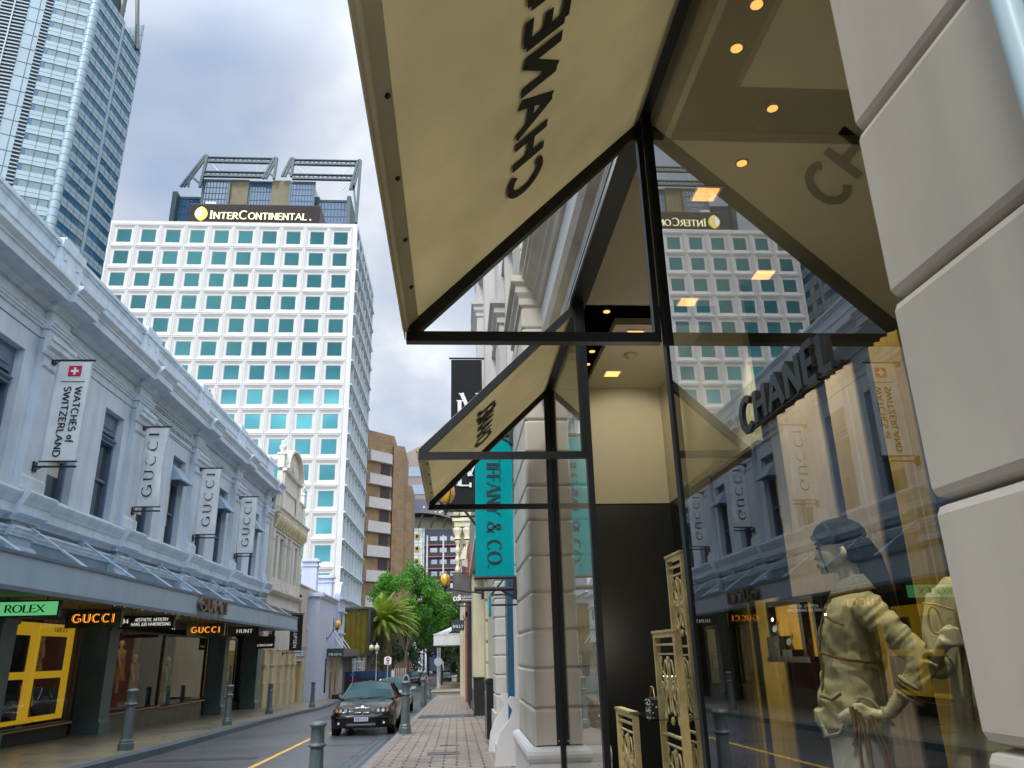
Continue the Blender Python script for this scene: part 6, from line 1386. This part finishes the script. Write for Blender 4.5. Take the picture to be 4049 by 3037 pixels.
# ------------------------------------------------------------------ yellow globe lamps
M['globe'] = mat('amber_glass_globe', (.8,.45,.03), .22, .12, 1.5, spec=.8, coat=.6)
M['iron'] = mat('black_iron', (.018,.022,.025), .4, .2, 8, .2, 60)
def wall_lamp(label, x, y, z, xw, scale=1.0, zw=None, m=None):
    t = thing('wall_lamp', label, 'street lamp', (x, y, z), 'amber globe lamps on swan-neck brackets'); r = .2*scale
    g = MB(); g.lathe([(0,z-.22*scale),(.09*scale,z-.2*scale),(.16*scale,z-.11*scale),(.2*scale,z+.02*scale),(.185*scale,z+.13*scale),(.12*scale,z+.22*scale),(.04*scale,z+.255*scale),(0,z+.26*scale)], (x, y, 0), 20); g.build('globe', m or M['globe'], t)
    c = MB(); c.lathe([(.012,z-.42*scale),(.03*scale,z-.38*scale),(.02*scale,z-.36*scale),(.05*scale,z-.32*scale),(.055*scale,z-.27*scale),(.1*scale,z-.24*scale),(.11*scale,z-.19*scale),(.0,z-.2*scale)], (x, y, 0), 14)
    for a in range(4):
        q = a*math.pi/2+.5; c.tube([(x+rr*scale*math.cos(q), y+rr*scale*math.sin(q), z+zz*scale) for rr, zz in ((.1,-.22),(.175,-.11),(.212,.02),(.196,.13),(.13,.225),(.03,.27))], .009*scale, 6)
    c.lathe([(.04*scale,z+.26*scale),(.02*scale,z+.3*scale),(0,z+.33*scale)], (x, y, 0), 10); c.build('lamp_cage', M['iron'], t)
    zw = zw if zw is not None else z-.75; s = 1 if xw > x else -1; L_ = abs(xw-x); b = MB()
    b.tube([(x, y, z-.36*scale), (x+s*L_*.12, y, z-.31), (x+s*L_*.35, y, z-.36), (x+s*L_*.6, y, (z-.36)*.45+zw*.55), (x+s*L_*.8, y, zw+.04), (xw-s*.03, y, zw)], [.022,.028,.03,.03,.03,.04], 8); b.box(xw-.05, xw+.05, y-.05, y+.05, zw-.22, zw+.2); b.build('swan_neck_arm', M['iron'], t); return t
wall_lamp('large amber globe lamp on a bracket left of the teal banner', -.25, 16.6, 4.66, .95, 1.08, 3.6)
wall_lamp('smaller amber globe lamp left of the short grey banner', -.44, 29.4, 3.98, .95, 1.0, 3.5)
wall_lamp('amber globe lamp on the lilac-blue wall above the teal canopy sign', -9.12, 62.1, 3.76, -9.93, 1.25, 2.75)
M['globe2'] = mat('dull_white_globe', (.5,.48,.3), .3, .1)
def post_lamp(label, x, y, z):
    zb = gz(y)
    t = thing('street_lamp', label, 'street lamp', (x, y, zb), 'distant globe lamps on posts'); k = MB(); k.ball((x, y, z), .22, .22, .27); k.build('globe', M['globe2'], t)
    k = MB(); k.lathe([(.1,zb),(.1,zb+.5),(.05,zb+.6),(.04,z-.5),(.12,z-.38),(.05,z-.3)], (x, y, 0), 10); k.lathe([(.06,z+.3),(.0,z+.45)], (x, y, 0), 8); k.build('post', M['galv'] if x > -7.3 else M['iron'], t)
post_lamp('globe street lamp on a pale post just left of the palm trunk', -6.95, 71, 2.1); post_lamp('globe street lamp against the corner of the glass box', -7.75, 74.2, 2.15); post_lamp('small globe street lamp in the shade right of the palm', -6.4, 105, 1.6); post_lamp('amber topped lamp post under the white box canopy', -1.85, 83, 2.1)

# ------------------------------------------------------------------ bollards (one built, the others copied)
M['boll'] = mat('grey_green_cast_iron', (.10,.135,.145), .36, .2, 5, .15, 40, streak=.2)
def bollard_proto():
    t = thing('bollard', 'x', 'bollard', (0,0,0), 'fluted cast iron bollards along the kerbs')
    k = MB(); k.lathe([(.165,-.1),(.165,.14),(.15,.16),(.15,.2),(.13,.23),(.125,.25)], (0,0,0), 8, smooth=False); k.build('base', M['boll'], t)
    k = MB(); n = 32; rings = []
    for z, r in ((.24,.118),(.3,.115),(.9,.098),(.93,.098)): rings.append([(r*(1-.05*(q % 4 in (1,2)))*math.cos(2*math.pi*q/n), r*(1-.05*(q % 4 in (1,2)))*math.sin(2*math.pi*q/n), z) for q in range(n)])
    vs = [p for r in rings for p in r]; k.add(vs, [(i*n+q, i*n+(q+1)%n, (i+1)*n+(q+1)%n, (i+1)*n+q) for i in range(3) for q in range(n)]); k.build('shaft', M['boll'], t)
    k = MB(); k.lathe([(.1,.915),(.118,.92),(.13,.935),(.132,.95),(.118,.965),(.102,.97),(.1,.98),(.1,1.19),(.118,1.2),(.128,1.215),(.126,1.235),(.11,1.25),(.09,1.262),(.04,1.27),(0,1.272)], (0,0,0), 28); k.build('head', M['boll'], t)
    return t
bp_ = bollard_proto()
# nearest one: top at measured height
BL = [(-2.06, 12.6, 0, 'bollard nearest the camera, cropped at the bottom edge in front of the black sedan'),
      (-1.33, 21.65, 0, 'bollard with a parking meter behind it, beside the black sedan'),
      (-1.8, 44.4, 0, 'bollard beside the second parking meter on the right kerb'),
      (-1.97, 59.0, 0, 'farthest bollard on the right kerb'),
      (-7.33, 19.2, 0, 'nearest bollard on the left kerb, in front of the dark shop doorway'),
      (-7.71, 28.6, 0, 'left kerb bollard in front of the barber shop'),
      (-8.3, 37.4, 0, 'left kerb bollard in front of the cream pilasters'),
      (-7.66, 44.5, 0, 'left kerb bollard in front of the lilac-blue wall'), (-6.95, 8.5, 0, 'left kerb bollard seen only in the glass')]
for i, (x, y, q, l) in enumerate(BL[:8]):
    if i == 0: bp_.location = (x, y, .47-1.272); bp_['label'] = l
    else: dup(bp_, (x, y, gz(y)), .3*i, l)
# parking meters
M['meter'] = mat('meter_grey', (.32,.35,.36), .35, .15, 6, metal=.6)
def meter(x, y, label, first=None):
    z = gz(y)
    if first: return dup(first, (x, y, z), 0, label)
    t = thing('parking_meter', label, 'parking meter', (x, y, z), 'parking meters on the right kerb')
    k = MB(); k.tube([(x,y,z),(x,y,z+1.05)], .03); z += .1; k.build('pole', M['meter'], t)
    k = MB(); k.extr([(x-.08,y-.05,z+.95),(x+.08,y-.05,z+.95),(x+.09,y-.05,z+1.16),(x-.09,y-.05,z+1.16)], (0,.1,0)); k.extr([(x+.095*math.cos(a*math.pi/12),y-.055,z+1.2+.14*math.sin(a*math.pi/12)) for a in range(24)], (0,.11,0)); k.build('meter_head', M['meter'], t)
    k = MB(); k.extr([(x+.055*math.cos(a*math.pi/12),y-.06,z+1.21+.08*math.sin(a*math.pi/12)) for a in range(24)], (0,.005,0)); k.build('dial_window', M['idark'], t)
    k = MB(); k.box(x-.06,x+.06,y-.056,y-.051,z+.98,z+1.1); k.build('red_sticker', M['red'], t); return t
m1 = meter(-1.39, 22.6, 'parking meter rising behind the bollard next to the black sedan'); meter(-1.65, 44.7, 'parking meter standing right of the middle bollard', m1)
# signs on poles
t = thing('no_entry_sign', 'NO ENTRY sign with red disc on a pole in front of the palm trunk', 'traffic sign', (-5.85, 69.5, -1.69))
k = MB(); k.tube([(-5.85,69.5,-1.69),(-5.85,69.5,1.3)], .04); k.build('pole', M['galv'], t)
k = MB(); k.extr([(-5.85+x*.6,69.44,1.02+z*.62) for x, z in ((-.36,-.5),(.36,-.5),(.5,-.3),(.5,.35),(.3,.55),(-.3,.55),(-.5,.35),(-.5,-.3))], (0,.03,0)); k.build('sign_plate', M['whitei'], t)
k = MB(); k.disc((-5.85,69.43,1.14), (0,-1,0), .165, .01); k.build('red_disc', M['red'], t)
k = MB(); k.box(-5.96,-5.74,69.405,69.415,1.11,1.17); k.build('white_bar', M['whitei'], t)
k = MB(); text(k, 'NO', (-5.92,69.43,.86), X_, Z_, .08, .2,.18, False, .006, fit=.14); text(k, 'ENTRY', (-6.0,69.43,.75), X_, Z_, .08, .2,.18, False, .006, fit=.3); k.build('lettering', M['ink'], t)
t = thing('stop_sign', 'back of an octagonal grey sign on twin poles below the white box canopy', 'traffic sign', (-1.8, 79, -1.7))
k = MB(); k.tube([(-1.88,79,-1.7),(-1.88,79,2.0)], .05); k.tube([(-1.64,79.1,-1.7),(-1.64,79.1,2.0)], .05); k.build('pole', M['galv'], t)
k = MB(); k.extr([(-1.8+.42*math.cos(R(22.5+45*a)),78.9,.78+.42*math.sin(R(22.5+45*a))) for a in range(8)], (0,.03,0)); k.build('sign_plate', mat('sign_back_grey', (.33,.4,.42), .4, metal=.5), t)
t = thing('street_name_sign', 'green street name blades on a pole left of the scaffold', 'sign', (-8.9, 70.8, -1.7)); k = MB(); k.tube([(-8.9,70.8,-1.7),(-8.9,70.8,1.6)], .035); k.build('pole', M['galv'], t)
k = MB(); k.box(-9.1,-8.65,70.74,70.78,1.3,1.55); k.box(-9.15,-8.7,70.74,70.78,-.1,.1); k.build('name_blade', mat('blade_teal', (.05,.2,.2), .4), t)
# white slatted fence by the palm
t = thing('picket_fence', 'row of upright white and dark pickets right of the palm trunk', 'fence', (-4.9, 73.8, -1.7))
k = MB()
for i in range(8): x = -5.85+i*.15; k.box(x, x+.045, 74.6+i*.3, 74.65+i*.3, -1.9, .32+.03*(i % 2))
k.build('picket', M['conc'], t); k = MB(); k.box(-6.5,-5.65,74.2,74.25,-1.7,.15); k.build('low_panel', M['conc'], t)

# ================================================================== the street behind the camera, met only in reflections
def rear(label, x0, x1, y0, y1, h, m, face):
    t = thing('street_building', label, 'building', ((x0+x1)/2, (y0+y1)/2, 0), 'buildings behind the camera'); k = MB(); k.box(x0, x1, y0, y1, -.5, h)
    for z in (4.2, 7.8, h-.6): k.box(x0-.15, x1+.15, y0-.15, y1+.15, z, z+.25)
    k.build('wall', m, t); k = MB(); z = 5.2
    while z < h-2.5:
        if face == 'Y':
            x = x0+1.2
            while x < x1-1.5: k.box(x, x+1.1, y1-.05, y1+.03, z, z+1.9); x += 2.6
        else:
            xx = x1 if face == 'X+' else x0; y = y0+1.2
            while y < y1-1.5: k.box(xx-.03, xx+.03, y, y+1.1, z, z+1.9); y += 2.6
        z += 3.4
    k.build('window', M['dkwin'], t)
rear('beige street building on the left, behind the camera', -20, -11, -60, 7.2, 12.5, M['stucco'], 'X+')
rear('cream street building on the right, behind the camera', 1.1, 12, -60, -1.4, 14, M['rwall'], 'X-')
rear('grey building closing the street behind the camera', -25, 20, -95, -80, 16, M['lwall'], 'Y')

# ================================================================== cars
M['carblk'] = mat('black_car_paint', (.003,.004,.006), .2, .1, 3, spec=.25, coat=.35); M['carglass'] = window('car_glass', (.01,.05,.06), .02, .5, 1.25); M['tyre'] = mat('tyre_rubber', (.012,.012,.012), .7, .2, 10)
M['chrome'] = mat('chrome', (.7,.7,.72), .12, .05, metal=1.0); M['plastic'] = mat('black_plastic', (.01,.01,.01), .5, .1); M['amber'] = mat('amber_lens', (.75,.18,.03), .15, .05, coat=.5); M['silverp'] = mat('silver_car_paint', (.45,.5,.52), .25, .05, 3, metal=.5, coat=1.0)
M['lens'] = mat('headlamp_lens', (.5,.6,.58), .08, .3, 30, metal=.6, coat=1.0); M['platem'] = mat('number_plate', (.55,.6,.68), .35, .03); M['plink'] = mat('plate_ink', (.01,.02,.12), .5, .05)
def car(name, label, paint, H_=1.41, L_=4.47, W=1.74, plate=None, kidney=True, sub=True):
    """built nose towards -Y, origin on the ground under the middle"""
    t = thing(name, label, 'car', (0,0,0)); hw = W/2; y0 = -L_/2
    # stations: y, hood/boot height, shoulder half width, sill z
    ST = [(0,.50,.60,.24),(.03,.62,.72,.20),(.10,.70,.79,.19),(.25,.76,.835,.19),(.6,.82,.86,.19),(1.0,.87,.87,.2),(1.35,.91,.872,.2),(1.7,.93,.874,.2),(2.4,.94,.875,.2),(3.2,.945,.872,.2),(3.75,.95,.865,.2),(4.1,.95,.85,.22),(4.35,.92,.82,.26),(4.44,.8,.76,.3),(4.47,.6,.7,.34)]
    def sec(h, w_, sl):
        e = min(.12, (h-sl)*.3)
        return [(0,sl),(w_*.8,sl),(w_*.97,sl+.05),(w_*1.0,sl+(h-sl)*.45),(w_*1.005,h-e*1.9),(w_*.985,h-e*1.25),(w_*.93,h-e*.5),(w_*.84,h-e*.12),(w_*.6,h+.012),(w_*.45,h+.025),(w_*.3,h+.03),(0,h+.035)]
    vs = []; n = 12
    for (y, h, w_, sl) in ST:
        s_ = sec(h*H_/1.41, w_*hw/.87, sl); full = [(x, z) for x, z in s_]+[(-x, z) for x, z in s_[-2:0:-1]]
        vs += [(x, y0+y*L_/4.47, z) for x, z in full]
    m_ = 2*n-2; k = MB(); k.add(vs, [(i*m_+q, i*m_+(q+1)%m_, (i+1)*m_+(q+1)%m_, (i+1)*m_+q) for i in range(len(ST)-1) for q in range(m_)]+[tuple(range(m_))[::-1], tuple(range(len(vs)-m_, len(vs)))], True)
    bd = k.build('car_body', paint, t)
    if sub:
        md = bd.modifiers.new('s', 'SUBSURF'); md.levels = 1; md.render_levels = 2
    f = lambda y: y0+y*L_/4.47
    zb = .93*H_/1.41; zr = H_
    # greenhouse
    G = [(1.42,zb-.04,.70,zb-.02),(2.05,zr-.06,.56,zb),(2.3,zr-.015,.57,zb),(2.9,zr-.005,.57,zb),(3.3,zr-.05,.55,zb),(4.0,zb+.02,.68,zb-.02)]
    k = MB(); k2 = MB(); wb = hw*.93
    A_, T_, B_, R_ = f(1.42), f(2.1), f(3.3), f(4.02); wt = hw*.64
    P = {}
    for s_ in (-1, 1): P[s_] = [Vector((s_*wb*.93, A_, zb-.02)), Vector((s_*wt, T_, zr-.075)), Vector((s_*wt*1.0, B_, zr-.085)), Vector((s_*wb*.92, R_, zb)), Vector((s_*wb, f(2.7), zb-.03))]
    nx = 8
    def arcrow(a, b, bulge, dy=0, dz=0): return [a.lerp(b, i/nx)+Vector((0, dy*math.sin(math.pi*i/nx), dz*math.sin(math.pi*i/nx))) for i in range(nx+1)]
    def patch(mb, r1, r2): o = r1+r2; mb.add(o, [(i, i+1, nx+2+i, nx+1+i) for i in range(nx)], True)
    w1 = arcrow(P[-1][0], P[1][0], 0, -.16, .03); w2 = arcrow(P[-1][1], P[1][1], 0, -.06, .05); wm = [a.lerp(b, .5)+Vector((0,-.02,.03)) for a, b in zip(w1, w2)]
    g1 = MB(); patch(g1, w1, wm); patch(g1, wm, w2); g1.build('windscreen', M['carglass'], t)
    r1 = arcrow(P[-1][2], P[1][2], 0, .04, .05); r2 = arcrow(P[-1][3], P[1][3], 0, .1, .02); g1 = MB(); patch(g1, r1, r2); g1.build('rear_window', M['carglass'], t)
    mids = [[a.lerp(b, q)+Vector((0,0,.035*math.sin(math.pi*q))) for a, b in zip(w2, r1)] for q in (0, .2, .5, .8, 1)]
    g1 = MB()
    for a, b in zip(mids, mids[1:]): patch(g1, a, b)
    g1.build('roof', paint, t)
    for s_ in (-1, 1):
        p = P[s_]; q = MB(); e = Vector((s_*.004,0,0))
        q.add([p[0], p[4], p[3], p[2], p[1]], [(0,1,2,3,4)] if s_ > 0 else [(4,3,2,1,0)]); q.build('side_window', M['carglass'], t)
        q = MB(); q.bar(p[0]+e, p[1]+e, .05, .05); q.bar(p[1]+e, p[2]+e, .05, .04); q.bar(p[2]+e, p[3]+e, .09, .05); q.bar(Vector((s_*wb*.985, f(2.62), zb-.02)), Vector((s_*wt*1.02, f(2.68), zr-.08)), .05, .05); q.bar(p[0]+Vector((0,0,-.02)), p[3]+Vector((0,0,-.03)), .03, .03); q.build('window_pillar', paint, t)
        # wheels
        for wy in (.78, 3.5):
            c = Vector((s_*(hw-.11), f(wy), .31)); tq = MB()
            def ringx(prof, mb, n=28):
                v = [c+Vector((s_*o, r*math.cos(2*math.pi*a/n), r*math.sin(2*math.pi*a/n))) for r, o in prof for a in range(n)]
                mb.add(v, [(i*n+a, i*n+(a+1)%n, (i+1)*n+(a+1)%n, (i+1)*n+a) for i in range(len(prof)-1) for a in range(n)], True)
            ringx([(.2,-.1),(.29,-.1),(.315,-.06),(.315,.08),(.29,.115),(.22,.12),(.2,.08)], tq); wl = tq.build('wheel', M['tyre'], t)
            rq = MB(); ringx([(.21,.1),(.2,.1),(.19,.05),(.05,.08),(0,.085)], rq)
            for a in range(7): q_ = a*2*math.pi/7; rq.bar(c+Vector((s_*.1,0,0)), c+Vector((s_*.1,.2*math.cos(q_),.2*math.sin(q_))), .03, .02)
            rq.build('rim', M['chrome'] if sub else M['galv'], wl)
            aq = MB(); ringx([(.33,.085),(.36,.119),(.33,.121)], aq); aq.build('wheel_arch', M['plastic'], t)
        mq = MB(); mx0 = s_*(hw+.0); mq.obox((mx0+s_*.12, f(1.62), zb+.06), X_, Y_, Z_, .2, .1, .13); mq.bar((mx0-s_*.08, f(1.62), zb-.02), (mx0+s_*.04, f(1.62), zb+.02), .05); mo = mq.build('door_mirror', paint, t)
        h = MB(); h.extr([(s_*x*W/1.74, f(.012+(.0 if x < .7 else .08)), z) for x, z in ((.36,.60),(.42,.585),(.78,.60),(.81,.66),(.74,.712),(.38,.695))], (0,.14,0)); hl = h.build('headlight', M['plastic'], t)
        l = MB()
        for xx in (.45, .585): l.disc((s_*xx*W/1.74, f(.012), .647), (0,-1,0), .047, .01, 18); 
        l.build('lamp_lens', M['lens'], hl)
        l = MB(); l.extr([(s_*x*W/1.74, f(.03+(x-.66)*.8), z) for x, z in ((.66,.605),(.785,.615),(.8,.66),(.74,.70),(.67,.70))], (0,.05,0)); l.build('indicator', M['amber'], hl)
        fg = MB(); fg.disc((s_*.62*W/1.74, f(-.03), .33), (0,-1,0), .032, .02, 14); fg.build('fog_lamp', M['lens'], t)
    bm = MB(); prof = [(0,.2),(.045,.23),(.055,.30),(.065,.40),(.085,.45),(.09,.49),(.07,.52),(.03,.55),(-.02,.565),(-.1,.57)]; vs = []; nb = 28
    for i in range(nb+1):
        u = -1+2*i/nb; xx = hw*(1-.0)*math.sin(u*math.pi/2)*.985; yy = f(.02)+.55*(1-math.cos(u*math.pi/2))**1.6*.9
        nx_ = Vector((math.sin(u*math.pi/2)*.75*abs(u), -1, 0)).normalized()
        vs += [Vector((xx, yy, 0))+nx_*o+Z_*z for o, z in prof]
    m2 = len(prof); bm.add(vs, [(i*m2+q, (i+1)*m2+q, (i+1)*m2+q+1, i*m2+q+1) for i in range(nb) for q in range(m2-1)], True); bm.build('bumper', paint, t)
    bm = MB(); bm.box(-.38, .38, f(-.05), f(.02), .245, .345); bm.build('lower_intake', M['plastic'], t)
    bm = MB(); bm.tube([(-hw*.8, f(.02), .468), (-hw*.5, f(-.055), .468), (0, f(-.073), .468), (hw*.5, f(-.055), .468), (hw*.8, f(.02), .468)], .012, 6); bm.build('bumper_trim', M['plastic'], t)
    bm = MB(); bm.box(-.40, .40, f(-.056), f(-.051), .29, .298); bm.build('lower_trim', M['chrome'], t)
    if kidney:
        for s_ in (-1, 1):
            gk = MB(); pts = [Vector((s_*(.022+x), f(-.005), .592+z)) for x, z in ((0,.02),(.02,0),(.17,0),(.21,.03),(.225,.085),(.2,.118),(.02,.125),(0,.105))]
            gk.tube(pts+[pts[0]], .0075, 6)
            for i in range(11): x = s_*(.042+i*.0165); gk.box(x-.002, x+.002, f(-.0), f(.01), .6, .71)
            gk.build('grille', M['chrome'], t)
            gb = MB(); gb.box(s_*.028, s_*.235, f(.008), f(.05), .594, .71); gb.build('grille_back', M['plastic'], t)
        em = MB(); em.disc((0, f(.09), .735), (0,-1,.9), .037, .008, 20); em.build('bonnet_badge', M['chrome'], t); em = MB()
        em.disc((0, f(.085), .7385), (0,-1,.9), .026, .008, 4); em.build('badge_quarter', M['plink'], t)
        cr = MB()
        for s_ in (-1, 1): cr.tube([(s_*.28, f(.12), .735), (s_*.4, f(.6), .842), (s_*.56, f(1.3), .935)], .008, 6)
        cr.build('bonnet_crease', paint, t)
    if plate:
        k = MB(); k.box(-.19, .19, f(-.095), f(-.08), .375, .475); po = k.build('number_plate', M['platem'], t)
        k = MB(); x = -.17; x += text(k, plate[0], (x, f(-.0965), .395), X_, Z_, .06, .2, .16, False, .003, fit=.18)+.04; text(k, plate[1], (x, f(-.0965), .395), X_, Z_, .06, .2, .16, False, .003, fit=.11); k.build('plate_lettering', M['plink'], po)
    k = MB()
    for s_ in (-.35, .2): k.tube([(s_-.2, f(1.24), zb+.02), (s_+.3, f(1.33), zb+.05)], .008, 5)
    k.build('wiper', M['plastic'], t)
    # seats seen through the screen, bonnet shut line
    k = MB()
    for s_ in (-.35, .35): k.obox((s_, f(2.5), zb+.16), X_, Y_, Z_, .24, .1, .18)
    k.build('headrest', M['plastic'], t)
    return t
def place(t, x, y, rz=0.0): t.location = (x, y, gz(y)-.125); t.rotation_euler = (-.0243, 0, rz); return t
place(car('parked_car', 'black sedan with twin kidney grille parked at the right kerb, facing the camera', M['carblk'], plate=('1DEN', '873')), -2.64, 25.55, 0)
place(car('parked_car', 'silver-white car parked right behind the black sedan', M['silverp'], H_=1.5, L_=4.2, W=1.72, kidney=False, plate=('1CRT', '408')), -2.95, 38.2, 0)
place(car('parked_car', 'dark car parked in the tree shade at the far left of the street', M['carblk'], H_=1.7, W=1.85, kidney=False, sub=False), -5.6, 106, 0)
place(car('parked_car', 'light silver car side-on in the far distance under the trees', M['silverp'], kidney=False, sub=False), -8.6, 215, math.pi/2*1.05)
place(car('parked_car', 'dark car beyond the white box canopy on the far right', M['carblk'], kidney=False, sub=False), -1.6, 118, 0)

# ================================================================== trees and palm
def leafmat(name, col, col2, tr=.45):
    m = bpy.data.materials.new(name); m.use_nodes = True; t, N, L = nodes_of(m); b = t.nodes['Principled BSDF']; b.inputs['Roughness'].default_value = .5
    g = N('ShaderNodeTexCoord'); n = N('ShaderNodeTexNoise'); n.inputs['Scale'].default_value = 1.3; n.inputs['Detail'].default_value = 3; L(g.outputs['Object'], n.inputs[0])
    r = N('ShaderNodeValToRGB'); L(n.outputs[0], r.inputs[0]); r.color_ramp.elements[0].position = .35; r.color_ramp.elements[0].color = (*col, 1); r.color_ramp.elements[1].position = .65; r.color_ramp.elements[1].color = (*col2, 1)
    tl = N('ShaderNodeBsdfTranslucent'); mx_ = N('ShaderNodeMixShader'); mx_.inputs[0].default_value = tr; L(r.outputs[0], b.inputs['Base Color']); L(r.outputs[0], tl.inputs[0]); L(b.outputs[0], mx_.inputs[1]); L(tl.outputs[0], mx_.inputs[2]); L(mx_.outputs[0], t.nodes['Material Output'].inputs[0]); return m
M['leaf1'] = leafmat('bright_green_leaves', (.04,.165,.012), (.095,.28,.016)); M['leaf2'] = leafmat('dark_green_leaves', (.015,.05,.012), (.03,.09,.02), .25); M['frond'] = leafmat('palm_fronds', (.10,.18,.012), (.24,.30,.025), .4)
M['bark'] = mat('tree_bark', (.07,.055,.04), .85, .3, 6, .6, 30); M['pbark'] = mat('palm_bark', (.19,.15,.09), .85, .5, 9, .9, 14)
def tree(label, x, y, z1, rx, rz, nleaf, m, trunk_h, seed, ls=.3, group='street trees down the street'):
    random.seed(seed); zb = gz(y); t = thing('street_tree', label, 'tree', (x, y, zb), group); zc = z1-rz
    k = MB(); k.tube([(x,y,zb),(x+.1,y,zb+trunk_h*.5),(x-.05,y,zb+trunk_h)], [.26,.2,.17], 9)
    cl = []
    for i in range(46):
        a, e = random.uniform(0, 2*math.pi), math.asin(random.uniform(-.75, 1)); q = random.uniform(.45, 1.0)**.6
        c = Vector((x+rx*q*math.cos(a)*math.cos(e), y+rx*q*math.sin(a)*math.cos(e), zc+rz*q*math.sin(e))); cl.append((c, random.uniform(.16, .3)*rx))
        if i % 5 == 0: k.tube([(x-.05,y,zb+trunk_h*.9), (x+(c.x-x)*.4, y+(c.y-y)*.4, (zb+trunk_h+c.z)/2-.3), tuple(c)], [.12,.07,.02], 6)
    k.build('trunk', M['bark'], t); f = MB()
    for i in range(nleaf):
        c, r = random.choice(cl); d = Vector((random.gauss(0,1), random.gauss(0,1), random.gauss(0,.8))).normalized()*r*random.random()**.45; p = c+d
        n_ = (d.normalized()+Vector((random.gauss(0,.6), random.gauss(0,.6), random.gauss(.4,.6)))).normalized(); u = n_.orthogonal().normalized(); v = n_.cross(u); a = random.uniform(0, 6.28); u, v = u*math.cos(a)+v*math.sin(a), v*math.cos(a)-u*math.sin(a); s_ = ls*random.uniform(.6, 1.3)
        f.add([p-u*s_*.5, p-v*s_*.22, p+u*s_*.5, p+v*s_*.22], [(0,1,2,3)])
    f.build('crown', m, t)
tree('bright green leafy tree behind the palm', -6.0, 97, 11.9, 4.6, 4.4, 15000, M['leaf1'], 4, 11, .36)
tree('green tree right of the palm reaching to the lamp', -2.0, 101, 9.6, 3.9, 4.0, 11000, M['leaf1'], 3.5, 12, .34)
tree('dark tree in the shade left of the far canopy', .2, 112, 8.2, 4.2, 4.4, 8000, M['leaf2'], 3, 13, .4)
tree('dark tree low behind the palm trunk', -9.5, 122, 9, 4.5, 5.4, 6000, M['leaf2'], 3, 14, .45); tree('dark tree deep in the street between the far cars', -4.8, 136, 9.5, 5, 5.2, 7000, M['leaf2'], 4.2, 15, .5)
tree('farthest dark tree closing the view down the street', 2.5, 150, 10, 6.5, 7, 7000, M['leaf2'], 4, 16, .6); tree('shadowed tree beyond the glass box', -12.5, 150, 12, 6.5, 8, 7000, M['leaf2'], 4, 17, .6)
k = MB(); k.box(-14, 4, 262, 270, -5, 9)
for i in range(9): k.box(-13.5+i*2, -12.9+i*2, 261.7, 262, -4, 8)
tag(k.build('street_end_building', M['idark']), 'dark shaded building closing the far end of the street behind the trees', 'building')
# palm
random.seed(9); px, py, pz = -6.98, 80.5, 3.9
t = thing('palm_tree', 'thick trunked palm with arching yellow-green fronds blown to the right', 'palm', (px, py, gz(py)))
k = MB(); prof = [(.62,gz(py)),(.5,gz(py)+.4)]; z = gz(py)+.6
while z < pz: prof += [(.5+random.uniform(-.03,.05), z), (.44, z+.07)]; z += .13
prof += [(.6,pz+.1),(.55,pz+.5),(.2,pz+.8)]; k.lathe(prof, (px, py, 0), 18, smooth=False)
for i in range(420):
    a, z = random.uniform(0, 6.28), random.uniform(gz(py)+.5, pz+.5); r = .49; c = Vector((px+r*math.cos(a), py+r*math.sin(a), z)); d = Vector((math.cos(a), math.sin(a), 1.1)).normalized(); k.bar(c, c+d*.16, .13, .04)
k.build('trunk', M['pbark'], t)
for i in range(76):
    a = i*2.39996; e = R(82-i*1.05); L_ = random.uniform(2.9, 3.7); wind = Vector((.55, 0, 0)); p = Vector((px+.2*math.cos(a), py+.2*math.sin(a), pz+.55)); d = Vector((math.cos(a)*math.cos(e), math.sin(a)*math.cos(e), math.sin(e))).normalized(); pts = [p.copy()]; n = 12
    for j in range(n): d = (d+Vector((.03+.045*(j/n), 0, -.095-.05*(j/n)))).normalized(); p = p+d*L_/n; pts.append(p.copy())
    k = MB(); k.tube(pts, [.035*(1-j/(n+2)) for j in range(n+1)], 4, cap=False, smooth=False)
    for j in range(1, n):
        for q in (0, .33, .66):
            c = pts[j].lerp(pts[j+1], q); T = (pts[j+1]-pts[j]).normalized(); sd_ = T.cross(Z_).normalized(); u_ = j/n; ll = .62*math.sin(math.pi*min(1, u_*.85+.12))+.1
            for s_ in (-1, 1):
                tip = c+(T*.75+sd_*s_*.62+Vector((.08,0,.02-.42*u_))).normalized()*ll*random.uniform(.85, 1.1); w_ = T*.05
                k.add([c-w_, c+w_, tip], [(0,1,2)])
    k.build('frond', M['frond'], t)
print('objects', len(bpy.data.objects))
